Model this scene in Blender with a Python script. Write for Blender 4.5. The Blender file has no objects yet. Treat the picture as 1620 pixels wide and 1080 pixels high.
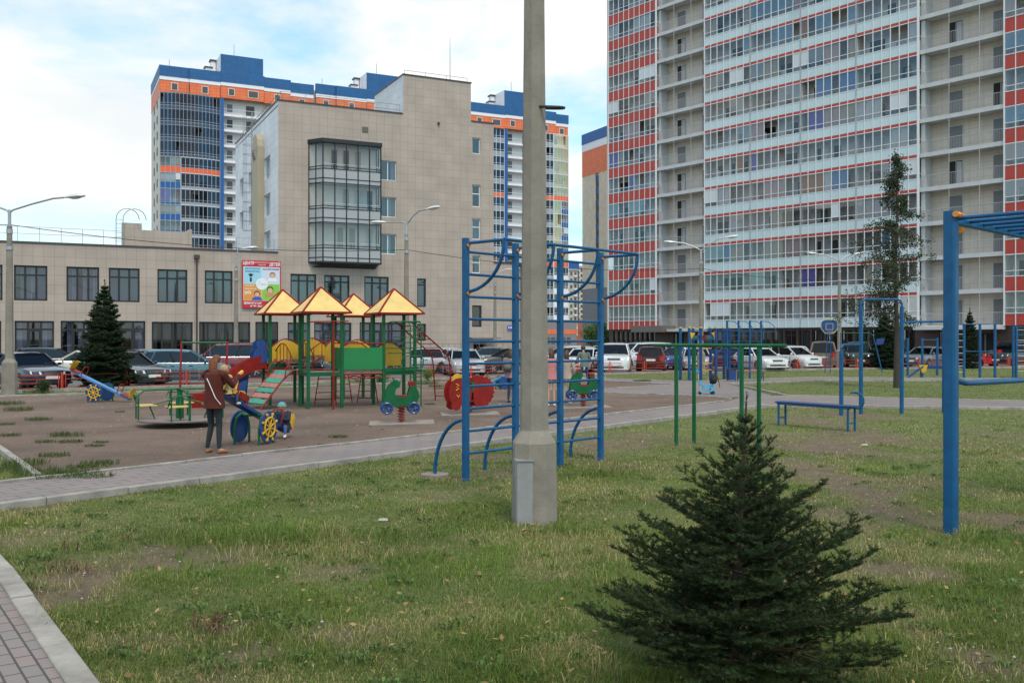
import bpy, bmesh, math, random
import numpy as np
from mathutils import Vector, Matrix
R = math.radians
SC = bpy.context.scene
COL = SC.collection
# ------------------------------------------------------------------ camera
CH = 1.9
cam_d = bpy.data.cameras.new('camera'); cam = bpy.data.objects.new('camera', cam_d); COL.objects.link(cam)
cam.location = (0, 0, CH); cam.rotation_euler = (R(90), 0, 0)
cam_d.sensor_width = 36; cam_d.lens = 36*1500/1620; cam_d.shift_y = -4/1620
cam_d.clip_start = 0.1; cam_d.clip_end = 5000
SC.camera = cam
# ------------------------------------------------------------------ world
SUN_EL, SUN_AZ = 57.0, 160.0       # azimuth clockwise from +Y
w = bpy.data.worlds.new('World'); SC.world = w; w.use_nodes = True
nt = w.node_tree; nt.nodes.clear()
N = nt.nodes.new; L = nt.links.new
out = N('ShaderNodeOutputWorld'); bg = N('ShaderNodeBackground'); bg.inputs[1].default_value = 0.12
sky = N('ShaderNodeTexSky'); sky.sky_type = 'NISHITA'; sky.sun_disc = False
sky.sun_elevation = R(SUN_EL); sky.sun_rotation = R(SUN_AZ); sky.air_density = 1.0; sky.dust_density = 1.5
tc = N('ShaderNodeTexCoord')
mp = N('ShaderNodeMapping'); mp.inputs['Scale'].default_value = (1.0, 1.0, 3.2); mp.inputs['Location'].default_value = (0.35, 0.1, 0.2)
n1 = N('ShaderNodeTexNoise'); n1.inputs['Scale'].default_value = 2.1; n1.inputs['Detail'].default_value = 8; n1.inputs['Roughness'].default_value = .55
n1.inputs['Distortion'].default_value = .25
cr = N('ShaderNodeValToRGB'); cr.color_ramp.elements[0].position = .43; cr.color_ramp.elements[1].position = .55
cr.color_ramp.elements[0].color = (.12, .12, .12, 1); cr.color_ramp.elements[1].color = (1, 1, 1, 1)
n2 = N('ShaderNodeTexNoise'); n2.inputs['Scale'].default_value = 3.7; n2.inputs['Detail'].default_value = 6
cr2 = N('ShaderNodeValToRGB'); cr2.color_ramp.elements[0].position = .35; cr2.color_ramp.elements[1].position = .7
cr2.color_ramp.elements[0].color = (6.1, 6.4, 6.5, 1); cr2.color_ramp.elements[1].color = (8.1, 7.75, 7.35, 1)
skm = N('ShaderNodeMix'); skm.data_type = 'RGBA'; skm.blend_type = 'MULTIPLY'; skm.inputs[0].default_value = 1
skm.inputs[7].default_value = (1.15, 1.75, 1.80, 1)
mx = N('ShaderNodeMix'); mx.data_type = 'RGBA'
L(tc.outputs['Generated'], mp.inputs[0]); L(mp.outputs[0], n1.inputs[0]); L(mp.outputs[0], n2.inputs[0])
L(n1.outputs[0], cr.inputs[0]); L(n2.outputs[0], cr2.inputs[0]); L(sky.outputs[0], skm.inputs[6])
L(cr.outputs[0], mx.inputs[0]); L(skm.outputs[2], mx.inputs[6]); L(cr2.outputs[0], mx.inputs[7])
L(mx.outputs[2], bg.inputs[0]); L(bg.outputs[0], out.inputs[0])
# ------------------------------------------------------------------ sun (veiled by cloud)
sd = bpy.data.lights.new('sun', 'SUN'); sd.energy = 1.6; sd.angle = R(12); sd.color = (1, .89, .74)
so = bpy.data.objects.new('sun', sd); COL.objects.link(so)
sdir = Vector((math.sin(R(SUN_AZ))*math.cos(R(SUN_EL)), math.cos(R(SUN_AZ))*math.cos(R(SUN_EL)), math.sin(R(SUN_EL))))
so.rotation_euler = sdir.to_track_quat('Z', 'Y').to_euler(); so.location = (0, 0, 60)
SC.view_settings.view_transform = 'Standard'; SC.view_settings.look = 'None'
SC.view_settings.exposure = 0.32; SC.view_settings.gamma = 1.0
# ------------------------------------------------------------------ helpers
rng = np.random.default_rng(7); rnd = random.Random(11)
def G(px, py):
    Y = 1500*CH/(py-536.0); return Vector(((px-810)/1500*Y, Y, 0))
def ZP(py, Y): return CH+(536-py)*Y/1500
MATS = {}
def mat(name, col, rough=.6, metal=0, var=.0, vscale=4, bump=0, bscale=40, spec=.5, coat=0, chip=None):
    if name in MATS: return MATS[name]
    m = bpy.data.materials.new(name); m.use_nodes = True; t = m.node_tree; b = t.nodes['Principled BSDF']
    b.inputs['Base Color'].default_value = (*col, 1); b.inputs['Roughness'].default_value = rough
    b.inputs['Metallic'].default_value = metal; b.inputs['Specular IOR Level'].default_value = spec
    b.inputs['Coat Weight'].default_value = coat
    t2 = t.nodes.new
    if var or bump:
        c = t2('ShaderNodeTexCoord')
    if var:
        n = t2('ShaderNodeTexNoise'); n.inputs['Scale'].default_value = vscale; n.inputs['Detail'].default_value = 7
        n.inputs['Roughness'].default_value = .65
        t.links.new(c.outputs['Object'], n.inputs[0])
        r = t2('ShaderNodeValToRGB'); r.color_ramp.elements[0].position = .3; r.color_ramp.elements[1].position = .7
        r.color_ramp.elements[0].color = tuple(max(0, x*(1-var)) for x in col)+(1,)
        r.color_ramp.elements[1].color = tuple(min(1, x*(1+var*.7)) for x in col)+(1,)
        t.links.new(n.outputs[0], r.inputs[0]); t.links.new(r.outputs[0], b.inputs['Base Color'])
    if bump:
        n = t2('ShaderNodeTexNoise'); n.inputs['Scale'].default_value = bscale; n.inputs['Detail'].default_value = 5
        t.links.new(c.outputs['Object'], n.inputs[0])
        bp = t2('ShaderNodeBump'); bp.inputs['Strength'].default_value = bump; bp.inputs['Distance'].default_value = .02
        t.links.new(n.outputs[0], bp.inputs['Height']); t.links.new(bp.outputs[0], b.inputs['Normal'])
    if chip:      # worn spots where the paint is off
        n = t2('ShaderNodeTexNoise'); n.inputs['Scale'].default_value = 26; n.inputs['Detail'].default_value = 6; n.inputs['Roughness'].default_value = .7
        t.links.new(c.outputs['Object'], n.inputs[0]); rr = t2('ShaderNodeMapRange'); rr.inputs[1].default_value = .66; rr.inputs[2].default_value = .70
        t.links.new(n.outputs[0], rr.inputs[0]); mm = t2('ShaderNodeMix'); mm.data_type = 'RGBA'; mm.inputs[7].default_value = (*chip, 1)
        src = b.inputs['Base Color'].links[0].from_socket; t.links.new(src, mm.inputs[6]); t.links.new(rr.outputs[0], mm.inputs[0]); t.links.new(mm.outputs[2], b.inputs['Base Color'])
    MATS[name] = m; return m
def tile_mat(name, c1, c2, cm, bw, bh, mortar=.012, rough=.5, offset=0, bias=0, axes='xz', bump=.3, streak=.0):
    if name in MATS: return MATS[name]
    m = bpy.data.materials.new(name); m.use_nodes = True; t = m.node_tree; b = t.nodes['Principled BSDF']
    b.inputs['Roughness'].default_value = rough
    c = t.nodes.new('ShaderNodeTexCoord'); s = t.nodes.new('ShaderNodeSeparateXYZ'); k = t.nodes.new('ShaderNodeCombineXYZ')
    t.links.new(c.outputs['Object'], s.inputs[0])
    if axes == 'xz':      # x+y works for both walls at right angles
        ad = t.nodes.new('ShaderNodeMath'); ad.operation = 'ADD'
        t.links.new(s.outputs[0], ad.inputs[0]); t.links.new(s.outputs[1], ad.inputs[1])
        t.links.new(ad.outputs[0], k.inputs[0]); t.links.new(s.outputs[2], k.inputs[1])
    else:
        t.links.new(s.outputs[0], k.inputs[0]); t.links.new(s.outputs[1], k.inputs[1])
    br = t.nodes.new('ShaderNodeTexBrick'); br.offset = offset; br.squash = 1
    br.inputs['Color1'].default_value = (*c1, 1); br.inputs['Color2'].default_value = (*c2, 1); br.inputs['Mortar'].default_value = (*cm, 1)
    br.inputs['Scale'].default_value = 1; br.inputs['Mortar Size'].default_value = mortar; br.inputs['Mortar Smooth'].default_value = .1
    br.inputs['Bias'].default_value = bias; br.inputs['Brick Width'].default_value = bw; br.inputs['Row Height'].default_value = bh
    t.links.new(k.outputs[0], br.inputs[0])
    n = t.nodes.new('ShaderNodeTexNoise'); n.inputs['Scale'].default_value = .6; n.inputs['Detail'].default_value = 8
    t.links.new(c.outputs['Object'], n.inputs[0])
    r = t.nodes.new('ShaderNodeMapRange'); r.inputs[1].default_value = .3; r.inputs[2].default_value = .7; r.inputs[3].default_value = .88; r.inputs[4].default_value = 1.08
    t.links.new(n.outputs[0], r.inputs[0])
    mm = t.nodes.new('ShaderNodeMix'); mm.data_type = 'RGBA'; mm.blend_type = 'MULTIPLY'; mm.inputs[0].default_value = 1
    t.links.new(br.outputs[0], mm.inputs[6]); t.links.new(r.outputs[0], mm.inputs[7]); t.links.new(mm.outputs[2], b.inputs['Base Color'])
    bp = t.nodes.new('ShaderNodeBump'); bp.inputs['Strength'].default_value = bump; bp.inputs['Distance'].default_value = .01; bp.invert = True
    t.links.new(br.outputs[1], bp.inputs['Height']); t.links.new(bp.outputs[0], b.inputs['Normal'])
    MATS[name] = m; return m
def glass_mat(name, refl=.25, tint=(.8, .85, .88), rough=.02, rcol=(.85, .95, 1), rmax=.6):
    if name in MATS: return MATS[name]
    m = bpy.data.materials.new(name); m.use_nodes = True; t = m.node_tree; t.nodes.clear()
    o = t.nodes.new('ShaderNodeOutputMaterial'); mxs = t.nodes.new('ShaderNodeMixShader')
    tr = t.nodes.new('ShaderNodeBsdfTransparent'); gl = t.nodes.new('ShaderNodeBsdfGlossy')
    tr.inputs[0].default_value = (*tint, 1); gl.inputs['Roughness'].default_value = rough; gl.inputs[0].default_value = (*rcol, 1)
    lw = t.nodes.new('ShaderNodeLayerWeight'); lw.inputs[0].default_value = .25
    mr = t.nodes.new('ShaderNodeMapRange'); mr.inputs[3].default_value = refl; mr.inputs[4].default_value = rmax
    t.links.new(lw.outputs['Fresnel'], mr.inputs[0]); t.links.new(mr.outputs[0], mxs.inputs[0])
    t.links.new(tr.outputs[0], mxs.inputs[1]); t.links.new(gl.outputs[0], mxs.inputs[2]); t.links.new(mxs.outputs[0], o.inputs[0])
    MATS[name] = m; return m
class MB:
    def __init__(s): s.v = []; s.f = []; s.m = []
    def add(s, vs, fs, mi=0):
        o = len(s.v); s.v.extend([tuple(p) for p in vs])
        for f in fs: s.f.append([i+o for i in f]); s.m.append(mi)
        return s
    def quad(s, a, b, c, d, mi=0): return s.add([a, b, c, d], [(0, 1, 2, 3)], mi)
    def box(s, x0, x1, y0, y1, z0, z1, mi=0):
        v = [(x0,y0,z0),(x1,y0,z0),(x1,y1,z0),(x0,y1,z0),(x0,y0,z1),(x1,y0,z1),(x1,y1,z1),(x0,y1,z1)]
        return s.add(v, [(0,3,2,1),(4,5,6,7),(0,1,5,4),(1,2,6,5),(2,3,7,6),(3,0,4,7)], mi)
    def bar(s, a, b, w, h, mi=0, up=(0,0,1), bev=0):
        a = Vector(a); b = Vector(b); d = (b-a).normalized(); u = Vector(up)
        if abs(d.dot(u)) > .98: u = Vector((1, 0, 0))
        x = d.cross(u).normalized(); y = x.cross(d).normalized(); v = []
        if bev:
            e = bev; sec = [(-w/2+e,-h/2),(w/2-e,-h/2),(w/2,-h/2+e),(w/2,h/2-e),(w/2-e,h/2),(-w/2+e,h/2),(-w/2,h/2-e),(-w/2,-h/2+e)]
        else: sec = [(-w/2,-h/2),(w/2,-h/2),(w/2,h/2),(-w/2,h/2)]
        n = len(sec)
        for p in (a, b):
            for (i, j) in sec: v.append(p+x*i+y*j)
        f = [tuple(range(n))[::-1], tuple(range(n, 2*n))]+[(i, (i+1) % n, n+(i+1) % n, n+i) for i in range(n)]
        return s.add(v, f, mi)
    def tube(s, pts, r, n=8, mi=0, closed=False):
        P = [Vector(p) for p in pts]; k = len(P); rs = r if hasattr(r, '__len__') else [r]*k
        T = []
        for i in range(k):
            if closed: t = P[(i+1) % k]-P[i-1]
            else: t = P[min(i+1, k-1)]-P[max(i-1, 0)]
            T.append(t.normalized())
        u = Vector((0, 0, 1)) if abs(T[0].z) < .9 else Vector((1, 0, 0))
        x = T[0].cross(u).normalized(); v = []
        for i in range(k):
            x = (x-T[i]*x.dot(T[i])).normalized(); y = T[i].cross(x)
            for j in range(n):
                a = 2*math.pi*j/n; v.append(P[i]+(x*math.cos(a)+y*math.sin(a))*rs[i])
        f = []
        for i in range(k if closed else k-1):
            i2 = (i+1) % k
            for j in range(n): f.append((i*n+j, i*n+(j+1) % n, i2*n+(j+1) % n, i2*n+j))
        if not closed: f.append(tuple(range(n))[::-1]); f.append(tuple((k-1)*n+j for j in range(n)))
        return s.add(v, f, mi)
    def prism(s, pts, ext, mi=0):
        P = [Vector(p) for p in pts]; e = Vector(ext); n = len(P)
        return s.add(P+[p+e for p in P], [tuple(range(n))[::-1], tuple(range(n, 2*n))]+[(i, (i+1) % n, n+(i+1) % n, n+i) for i in range(n)], mi)
    def lathe(s, prof, c, n=16, mi=0, axis='z'):
        v = []; k = len(prof)
        for (r, h) in prof:
            for j in range(n):
                a = 2*math.pi*j/n; p = (r*math.cos(a), r*math.sin(a), h)
                if axis == 'y': p = (p[0], p[2], p[1])
                if axis == 'x': p = (p[2], p[0], p[1])
                v.append((p[0]+c[0], p[1]+c[1], p[2]+c[2]))
        f = [(i*n+j, i*n+(j+1) % n, (i+1)*n+(j+1) % n, (i+1)*n+j) for i in range(k-1) for j in range(n)]
        f += [tuple(range(n))[::-1], tuple((k-1)*n+j for j in range(n))]
        return s.add(v, f, mi)
    def ball(s, c, r, n=10, mi=0, sc=(1,1,1)):
        v = []; k = n//2+1
        for i in range(k):
            t = math.pi*(i+.02)/(k-1+.04)
            for j in range(n):
                a = 2*math.pi*j/n
                v.append((c[0]+r*sc[0]*math.sin(t)*math.cos(a), c[1]+r*sc[1]*math.sin(t)*math.sin(a), c[2]+r*sc[2]*math.cos(t)))
        f = [(i*n+j, (i+1)*n+j, (i+1)*n+(j+1) % n, i*n+(j+1) % n) for i in range(k-1) for j in range(n)]
        return s.add(v, f, mi)
    def build(s, name, mats, parent=None, smooth=False, fix=True):
        me = bpy.data.meshes.new(name); me.from_pydata(s.v, [], s.f)
        if not isinstance(mats, (list, tuple)): mats = [mats]
        for m in mats: me.materials.append(m)
        me.polygons.foreach_set('material_index', s.m)
        if fix:
            bm = bmesh.new(); bm.from_mesh(me); bmesh.ops.recalc_face_normals(bm, faces=bm.faces); bm.to_mesh(me); bm.free()
        if smooth:
            me.polygons.foreach_set('use_smooth', [True]*len(me.polygons))
            try: me.set_sharp_from_angle(angle=R(40))
            except Exception: pass
        me.update()
        o = bpy.data.objects.new(name, me); COL.objects.link(o)
        if parent: o.parent = parent
        return o
def tag(o, label=None, cat=None, group=None, kind=None):
    if label: o['label'] = label
    if cat: o['category'] = cat
    if group: o['group'] = group
    if kind: o['kind'] = kind
    return o
def thing(name, label, cat, loc=(0,0,0), rz=0, group=None):
    o = bpy.data.objects.new(name, None); COL.objects.link(o); o.empty_display_size = .2
    o.location = loc; o.rotation_euler = (0, 0, rz); return tag(o, label, cat, group)
def fast_mesh(name, V, F, mats, mi=None, parent=None, smooth=False, col=None):
    """V (n,3), F (m,k) numpy arrays, all faces with k corners"""
    me = bpy.data.meshes.new(name); n, (m, k) = len(V), F.shape
    me.vertices.add(n); me.vertices.foreach_set('co', np.ascontiguousarray(V, dtype=np.float32).ravel())
    me.loops.add(m*k); me.loops.foreach_set('vertex_index', np.ascontiguousarray(F, dtype=np.int32).ravel())
    me.polygons.add(m); me.polygons.foreach_set('loop_start', np.arange(0, m*k, k, dtype=np.int32))
    for q in (mats if isinstance(mats, (list, tuple)) else [mats]): me.materials.append(q)
    if mi is not None: me.polygons.foreach_set('material_index', mi.astype(np.int32))
    if smooth: me.polygons.foreach_set('use_smooth', np.ones(m, dtype=bool))
    me.update(calc_edges=True)
    if col is not None:
        a = me.color_attributes.new('tint', 'FLOAT_COLOR', 'POINT'); c4 = np.ones((n, 4), dtype=np.float32); c4[:, :3] = col
        a.data.foreach_set('color', c4.ravel())
    o = bpy.data.objects.new(name, me); COL.objects.link(o)
    if parent: o.parent = parent
    return o
def attr_mat(name, rough=.6, translucent=0.0, mul=1.0):
    if name in MATS: return MATS[name]
    m = bpy.data.materials.new(name); m.use_nodes = True; t = m.node_tree; b = t.nodes['Principled BSDF']
    a = t.nodes.new('ShaderNodeAttribute'); a.attribute_name = 'tint'
    t.links.new(a.outputs['Color'], b.inputs['Base Color']); b.inputs['Roughness'].default_value = rough
    b.inputs['Specular IOR Level'].default_value = .25
    if translucent:
        tl = t.nodes.new('ShaderNodeBsdfTranslucent'); ms = t.nodes.new('ShaderNodeMixShader'); ms.inputs[0].default_value = translucent
        t.links.new(a.outputs['Color'], tl.inputs[0]); t.links.new(b.outputs[0], ms.inputs[1]); t.links.new(tl.outputs[0], ms.inputs[2])
        t.links.new(ms.outputs[0], t.nodes['Material Output'].inputs[0])
    MATS[name] = m; return m
def vnoise(x, y, scale, seed=0, octaves=3):
    """smooth value noise 0..1"""
    out = np.zeros_like(x, dtype=float); amp, tot = 1., 0.
    for o in range(octaves):
        X = x*scale*(2**o)+seed*17.3+o*5.1; Y = y*scale*(2**o)+seed*9.7+o*3.3
        xi = np.floor(X).astype(np.int64); yi = np.floor(Y).astype(np.int64); fx = X-xi; fy = Y-yi
        fx = fx*fx*(3-2*fx); fy = fy*fy*(3-2*fy)
        def h(a, b):
            n = (a*374761393+b*668265263+seed*982451653+o*7919) & 0x7fffffff
            n = ((n ^ (n >> 13))*1274126177) & 0x7fffffff
            return ((n ^ (n >> 16)) & 0xffff)/65535.
        v = (h(xi, yi)*(1-fx)+h(xi+1, yi)*fx)*(1-fy)+(h(xi, yi+1)*(1-fx)+h(xi+1, yi+1)*fx)*fy
        out += v*amp; tot += amp; amp *= .5
    return out/tot
def inpoly(x, y, poly):
    r = np.zeros(x.shape, dtype=bool); n = len(poly)
    for i in range(n):
        x1, y1 = poly[i][:2]; x2, y2 = poly[(i+1) % n][:2]
        if y1 == y2: continue
        c = ((y1 > y) != (y2 > y)) & (x < (x2-x1)*(y-y1)/(y2-y1)+x1); r ^= c
    return r
# ------------------------------------------------------------------ ground
def gv(px, py): p = G(px, py); return (p.x, p.y)
PD = Vector((.631, .776, 0)); PN = Vector((-.776, .631, 0))          # direction of the paved path and its far side
def path_pt(along, c): p = PD*along+PN*c; return (p.x, p.y)
C_NEAR, C_FAR = 11.08, 12.86
m_far = mat('dry_ground', (.075, .085, .045), .95, var=.4, vscale=.3)
asph = mat('asphalt', (.13, .125, .12), .92, var=.25, vscale=1.2, bump=.3, bscale=60)
def sheet(name, poly, z, m, zb=None, kind='structure'):
    b = MB()
    if zb is None: b.add([(x, y, z) for x, y in poly], [tuple(range(len(poly)))])
    else: b.prism([(x, y, zb) for x, y in poly], (0, 0, z-zb))
    o = b.build(name, m); tag(o, kind=kind); return o
sheet('ground', [(-2500, -2500), (2500, -2500), (2500, 2500), (-2500, 2500)], -.16, m_far)
FENCE = [(-33, 23.2), (-16.7, 35.2), (5.35, 51.8), (19.6, 59.4), (33, 63), (60, 66)]
KERB = [(-34, 17.2), (-15.6, 31.7), (-4.07, 40.7), (4.5, 45.6)]
# asphalt of the yard and the car park beyond the fence
sheet('road', [(-90, -20), (-33, 22.7), (-16.7, 34.7), (5.35, 51.3), (19.6, 58.9), (33, 62.4), (90, 68), (200, 260), (-160, 260), (-160, -20)], -.05, asph)
# ---- lawn (one dense sheet carrying bare patches)
paths = [
    [path_pt(-14, C_NEAR), path_pt(-14, C_FAR), (6.45, 28.35), (7.4, 30.6), (9.2, 31.6), (12.5, 29.9), (15.5, 28.6), (22, 28.0), (60, 27.6),
     (60, 24.2), (22, 25.2), (14, 25.9), (9.2, 26.75), (7.1, 26.9)],                       # paved path and its branch to the right
]
path_far = [(-1, 37.3), (3.3, 33.5), (7.1, 30.6), (8.6, 31.4), (9.1, 39.9), (14, 43.4), (19.8, 43.3), (40, 41.2), (70, 40.2), (70, 42.4), (40, 43.2), (19.8, 45.5), (14.6, 46.4), (7.9, 41.9), (4.1, 45.2), (1.5, 46.2), (0.6, 44.4), (4.1, 42.4), (6.9, 39.0), (3.6, 35.7), (-.3, 39.2)]
corner_path = [(-4.16, 7.63), (-2.30, 5.0), (.1, 1.6), (-4.5, -1.7), (-12, 3.4), (-6.4, 10.7)]
dirt = [path_pt(5.9, C_FAR), path_pt(22.0, C_FAR), (6.6, 28.5), (7.1, 30.7), (3.3, 33.6), (-1, 37.4), (-.3, 39.2), (3.6, 35.8), (6.9, 39.1), (4.1, 42.5), (.6, 44.5), (-4.07, 40.6), (-15.6, 31.6), (-20.2, 28.0), (-17, 27.2), (-14.5, 24.4), (-8.69, 16.1), (-6.64, 13.19)]
def dirt_mat():
    m = bpy.data.materials.new('trodden_earth'); m.use_nodes = True; t = m.node_tree; b = t.nodes['Principled BSDF']; b.inputs['Roughness'].default_value = .95
    c = t.nodes.new('ShaderNodeTexCoord'); n = t.nodes.new('ShaderNodeTexNoise'); n.inputs['Scale'].default_value = .35; n.inputs['Detail'].default_value = 12; n.inputs['Roughness'].default_value = .72
    r = t.nodes.new('ShaderNodeValToRGB'); r.color_ramp.elements[0].position = .32; r.color_ramp.elements[1].position = .7
    r.color_ramp.elements[0].color = (.112, .078, .058, 1); r.color_ramp.elements[1].color = (.245, .175, .135, 1)
    n3 = t.nodes.new('ShaderNodeTexNoise'); n3.inputs['Scale'].default_value = 38; n3.inputs['Detail'].default_value = 6; n3.inputs['Roughness'].default_value = .8
    r3 = t.nodes.new('ShaderNodeValToRGB'); r3.color_ramp.elements[0].position = .35; r3.color_ramp.elements[1].position = .68
    r3.color_ramp.elements[0].color = (.36, .34, .33, 1); r3.color_ramp.elements[1].color = (1.62, 1.58, 1.55, 1)
    mm = t.nodes.new('ShaderNodeMix'); mm.data_type = 'RGBA'; mm.blend_type = 'MULTIPLY'; mm.inputs[0].default_value = 1
    bp = t.nodes.new('ShaderNodeBump'); bp.inputs['Strength'].default_value = 1.0; bp.inputs['Distance'].default_value = .03
    for q in (n, n3): t.links.new(c.outputs['Object'], q.inputs[0])
    t.links.new(n.outputs[0], r.inputs[0]); t.links.new(n3.outputs[0], r3.inputs[0]); t.links.new(r.outputs[0], mm.inputs[6]); t.links.new(r3.outputs[0], mm.inputs[7])
    t.links.new(mm.outputs[2], b.inputs['Base Color']); t.links.new(n3.outputs[0], bp.inputs['Height']); t.links.new(bp.outputs[0], b.inputs['Normal'])
    return m
m_dirt = dirt_mat()
# bare spots of the lawn, (x, y, rx, ry, strength)
BARE = []
for (px, py, wpx, hpx, k) in [(100, 925, 90, 45, 1), (280, 880, 110, 22, .9), (170, 900, 70, 20, .7), (360, 985, 60, 14, .6), (545, 900, 70, 14, .7), (520, 1000, 90, 18, .6), (620, 860, 70, 10, .5),
        (960, 700, 60, 14, .8), (1020, 690, 50, 8, .7), (1300, 705, 110, 15, 1), (1380, 690, 60, 14, 1), (1330, 760, 50, 40, .9), (1340, 820, 35, 40, .7), (1405, 900, 70, 26, 1),
        (1350, 655, 60, 7, 1), (1290, 665, 60, 7, .9), (1430, 765, 90, 16, .6), (1590, 820, 60, 16, 1), (1540, 815, 30, 9, .9), (790, 748, 50, 10, .8), (1560, 1045, 70, 30, .8), (1460, 1000, 50, 20, .5),
        (1385, 960, 60, 18, .6), (1480, 700, 90, 9, .6), (1600, 690, 60, 12, .5), (720, 775, 60, 10, .4), (250, 1010, 80, 16, .4), (60, 840, 60, 16, .5), (1250, 740, 60, 20, .5), (1010, 735, 70, 10, .4), (850, 830, 30, 9, .5)]:
    c = G(px, py); a = G(px, py-hpx); b_ = G(px, py+hpx)
    BARE.append((c.x, c.y, wpx/1500*c.y, abs(a.y-b_.y)/2, k))
for (x_, y_) in [(4.37, 9.44), (-.63, 12.9), (.06, 13.6), (.74, 14.6), (1.41, 15.1), (2.98, 17.2), (3.38, 17.6), (3.9, 16.3), (8.3, 23.9), (8.98, 24.4), (10.07, 24.5), (-1.06, 13.3)]: BARE.append((x_, y_, .22, .22, .9))
def bare(x, y):
    v = np.zeros_like(x, dtype=float)
    n = vnoise(x, y, 1.7, 3, 4)
    for (cx, cy, rx, ry, k) in BARE:
        d = np.sqrt(((x-cx)/rx)**2+((y-cy)/ry)**2)+(n-.5)*1.6
        v = np.maximum(v, k*np.clip(1.45-d, 0, 1))
    n2_ = vnoise(x, y, .8, 8, 4); n3_ = vnoise(x, y, 5.5, 12, 2)
    v = np.maximum(v, np.clip((n2_-.64)*5, 0, .8)*np.where(y < 26, 1, .25))
    n5_ = vnoise(x, y, 14, 19, 2); v = np.clip(v*(.72+.56*n5_)+(n3_-.5)*.5, 0, 1)
    return v*np.where(y > 26.5, .45, 1)
def grid_axis(a, b, s0, g):
    r = [a]; s = s0
    while r[-1] < b: r.append(r[-1]+s); s *= g
    return np.array(r)
xs = np.concatenate([-grid_axis(0, 36, .06, 1.012)[::-1][:-1], grid_axis(0, 70, .06, 1.012)]); ys = np.concatenate([np.linspace(-30, 1.5, 20), grid_axis(2, 68, .06, 1.008)])
XX, YY = np.meshgrid(xs, ys)
ZZ = -.045+.035*vnoise(XX, YY, .5, 5, 3)
Fq = np.arange(len(xs)*len(ys)).reshape(len(ys), len(xs))
F = np.stack([Fq[:-1, :-1], Fq[:-1, 1:], Fq[1:, 1:], Fq[1:, :-1]], -1).reshape(-1, 4)
cx = XX.ravel()[F].mean(1); cy = YY.ravel()[F].mean(1)
# keep only this side of the fence
fy = np.interp(cx, [p[0] for p in FENCE], [p[1] for p in FENCE]); keep = (cy < fy-.4) & (cx > -34)
F = F[keep]
bv = bare(XX.ravel(), YY.ravel())
colr = np.stack([bv, bv, bv], 1)
m = bpy.data.materials.new('lawn_soil'); m.use_nodes = True; t = m.node_tree; b = t.nodes['Principled BSDF']; b.inputs['Roughness'].default_value = .95
at = t.nodes.new('ShaderNodeAttribute'); at.attribute_name = 'tint'
c = t.nodes.new('ShaderNodeTexCoord')
def nz(scale, det=8, ro=.6):
    n = t.nodes.new('ShaderNodeTexNoise'); n.inputs['Scale'].default_value = scale; n.inputs['Detail'].default_value = det; n.inputs['Roughness'].default_value = ro
    t.links.new(c.outputs['Object'], n.inputs[0]); return n
def ramp(n, p0, c0, p1, c1, mid=None):
    r = t.nodes.new('ShaderNodeValToRGB'); r.color_ramp.elements[0].position = p0; r.color_ramp.elements[1].position = p1
    r.color_ramp.elements[0].color = (*c0, 1); r.color_ramp.elements[1].color = (*c1, 1)
    if mid: e = r.color_ramp.elements.new(mid[0]); e.color = (*mid[1], 1)
    t.links.new(n.outputs[0], r.inputs[0]); return r
ga = ramp(nz(1.1, 12, .8), .36, (.10, .125, .028), .68, (.20, .20, .075), (.5, (.13, .155, .042)))
gb = ramp(nz(30, 6, .8), .3, (.55, .55, .5), .7, (1.35, 1.35, 1.3))
da = ramp(nz(3, 10, .75), .3, (.115, .080, .052), .72, (.225, .16, .108))
m1 = t.nodes.new('ShaderNodeMix'); m1.data_type = 'RGBA'; m2 = t.nodes.new('ShaderNodeMix'); m2.data_type = 'RGBA'; m2.blend_type = 'MULTIPLY'; m2.inputs[0].default_value = 1
sp = t.nodes.new('ShaderNodeSeparateColor'); t.links.new(at.outputs['Color'], sp.inputs[0])
t.links.new(sp.outputs[0], m1.inputs[0]); t.links.new(ga.outputs[0], m1.inputs[6]); t.links.new(da.outputs[0], m1.inputs[7])
t.links.new(m1.outputs[2], m2.inputs[6]); t.links.new(gb.outputs[0], m2.inputs[7]); t.links.new(m2.outputs[2], b.inputs['Base Color'])
bp = t.nodes.new('ShaderNodeBump'); bp.inputs['Strength'].default_value = .9; bp.inputs['Distance'].default_value = .04
nb = nz(18, 8, .8); t.links.new(nb.outputs[0], bp.inputs['Height']); t.links.new(bp.outputs[0], b.inputs['Normal'])
lawn = fast_mesh('lawn', np.stack([XX.ravel(), YY.ravel(), ZZ.ravel()], 1), F, m, col=colr, smooth=True); tag(lawn, kind='structure')
sheet('play_area_ground', dirt, .004, m_dirt)
def paver_mat(name, ang, bw=.2, bh=.1, dark=1.0):
    m = tile_mat(name, tuple(c*dark for c in (.20, .18, .172)), tuple(c*dark for c in (.24, .19, .178)), (.07, .062, .055), bw, bh, .007, .85, .5, 0, 'xy', .8)
    t = m.node_tree; c = [n for n in t.nodes if n.type == 'TEX_COORD'][0]; s = [n for n in t.nodes if n.type == 'SEPXYZ'][0]
    mp = t.nodes.new('ShaderNodeMapping'); mp.inputs['Rotation'].default_value = (0, 0, ang); t.links.new(c.outputs['Object'], mp.inputs[0]); t.links.new(mp.outputs[0], s.inputs[0])
    return m
pav = paver_mat('path_pavers', -math.atan2(PD.y, PD.x), .42, .21)
pav2 = paver_mat('corner_pavers', R(54), .2, .1)
kerbm = mat('kerb_concrete', (.31, .285, .255), .9, var=.38, vscale=3, bump=.3, bscale=50)
sheet('path', paths[0], .03, pav, -.1); o = sheet('path', path_far, .026, paver_mat('far_pavers', .3, .4, .2), -.1)
sheet('path', corner_path, .035, pav2, -.1)
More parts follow.
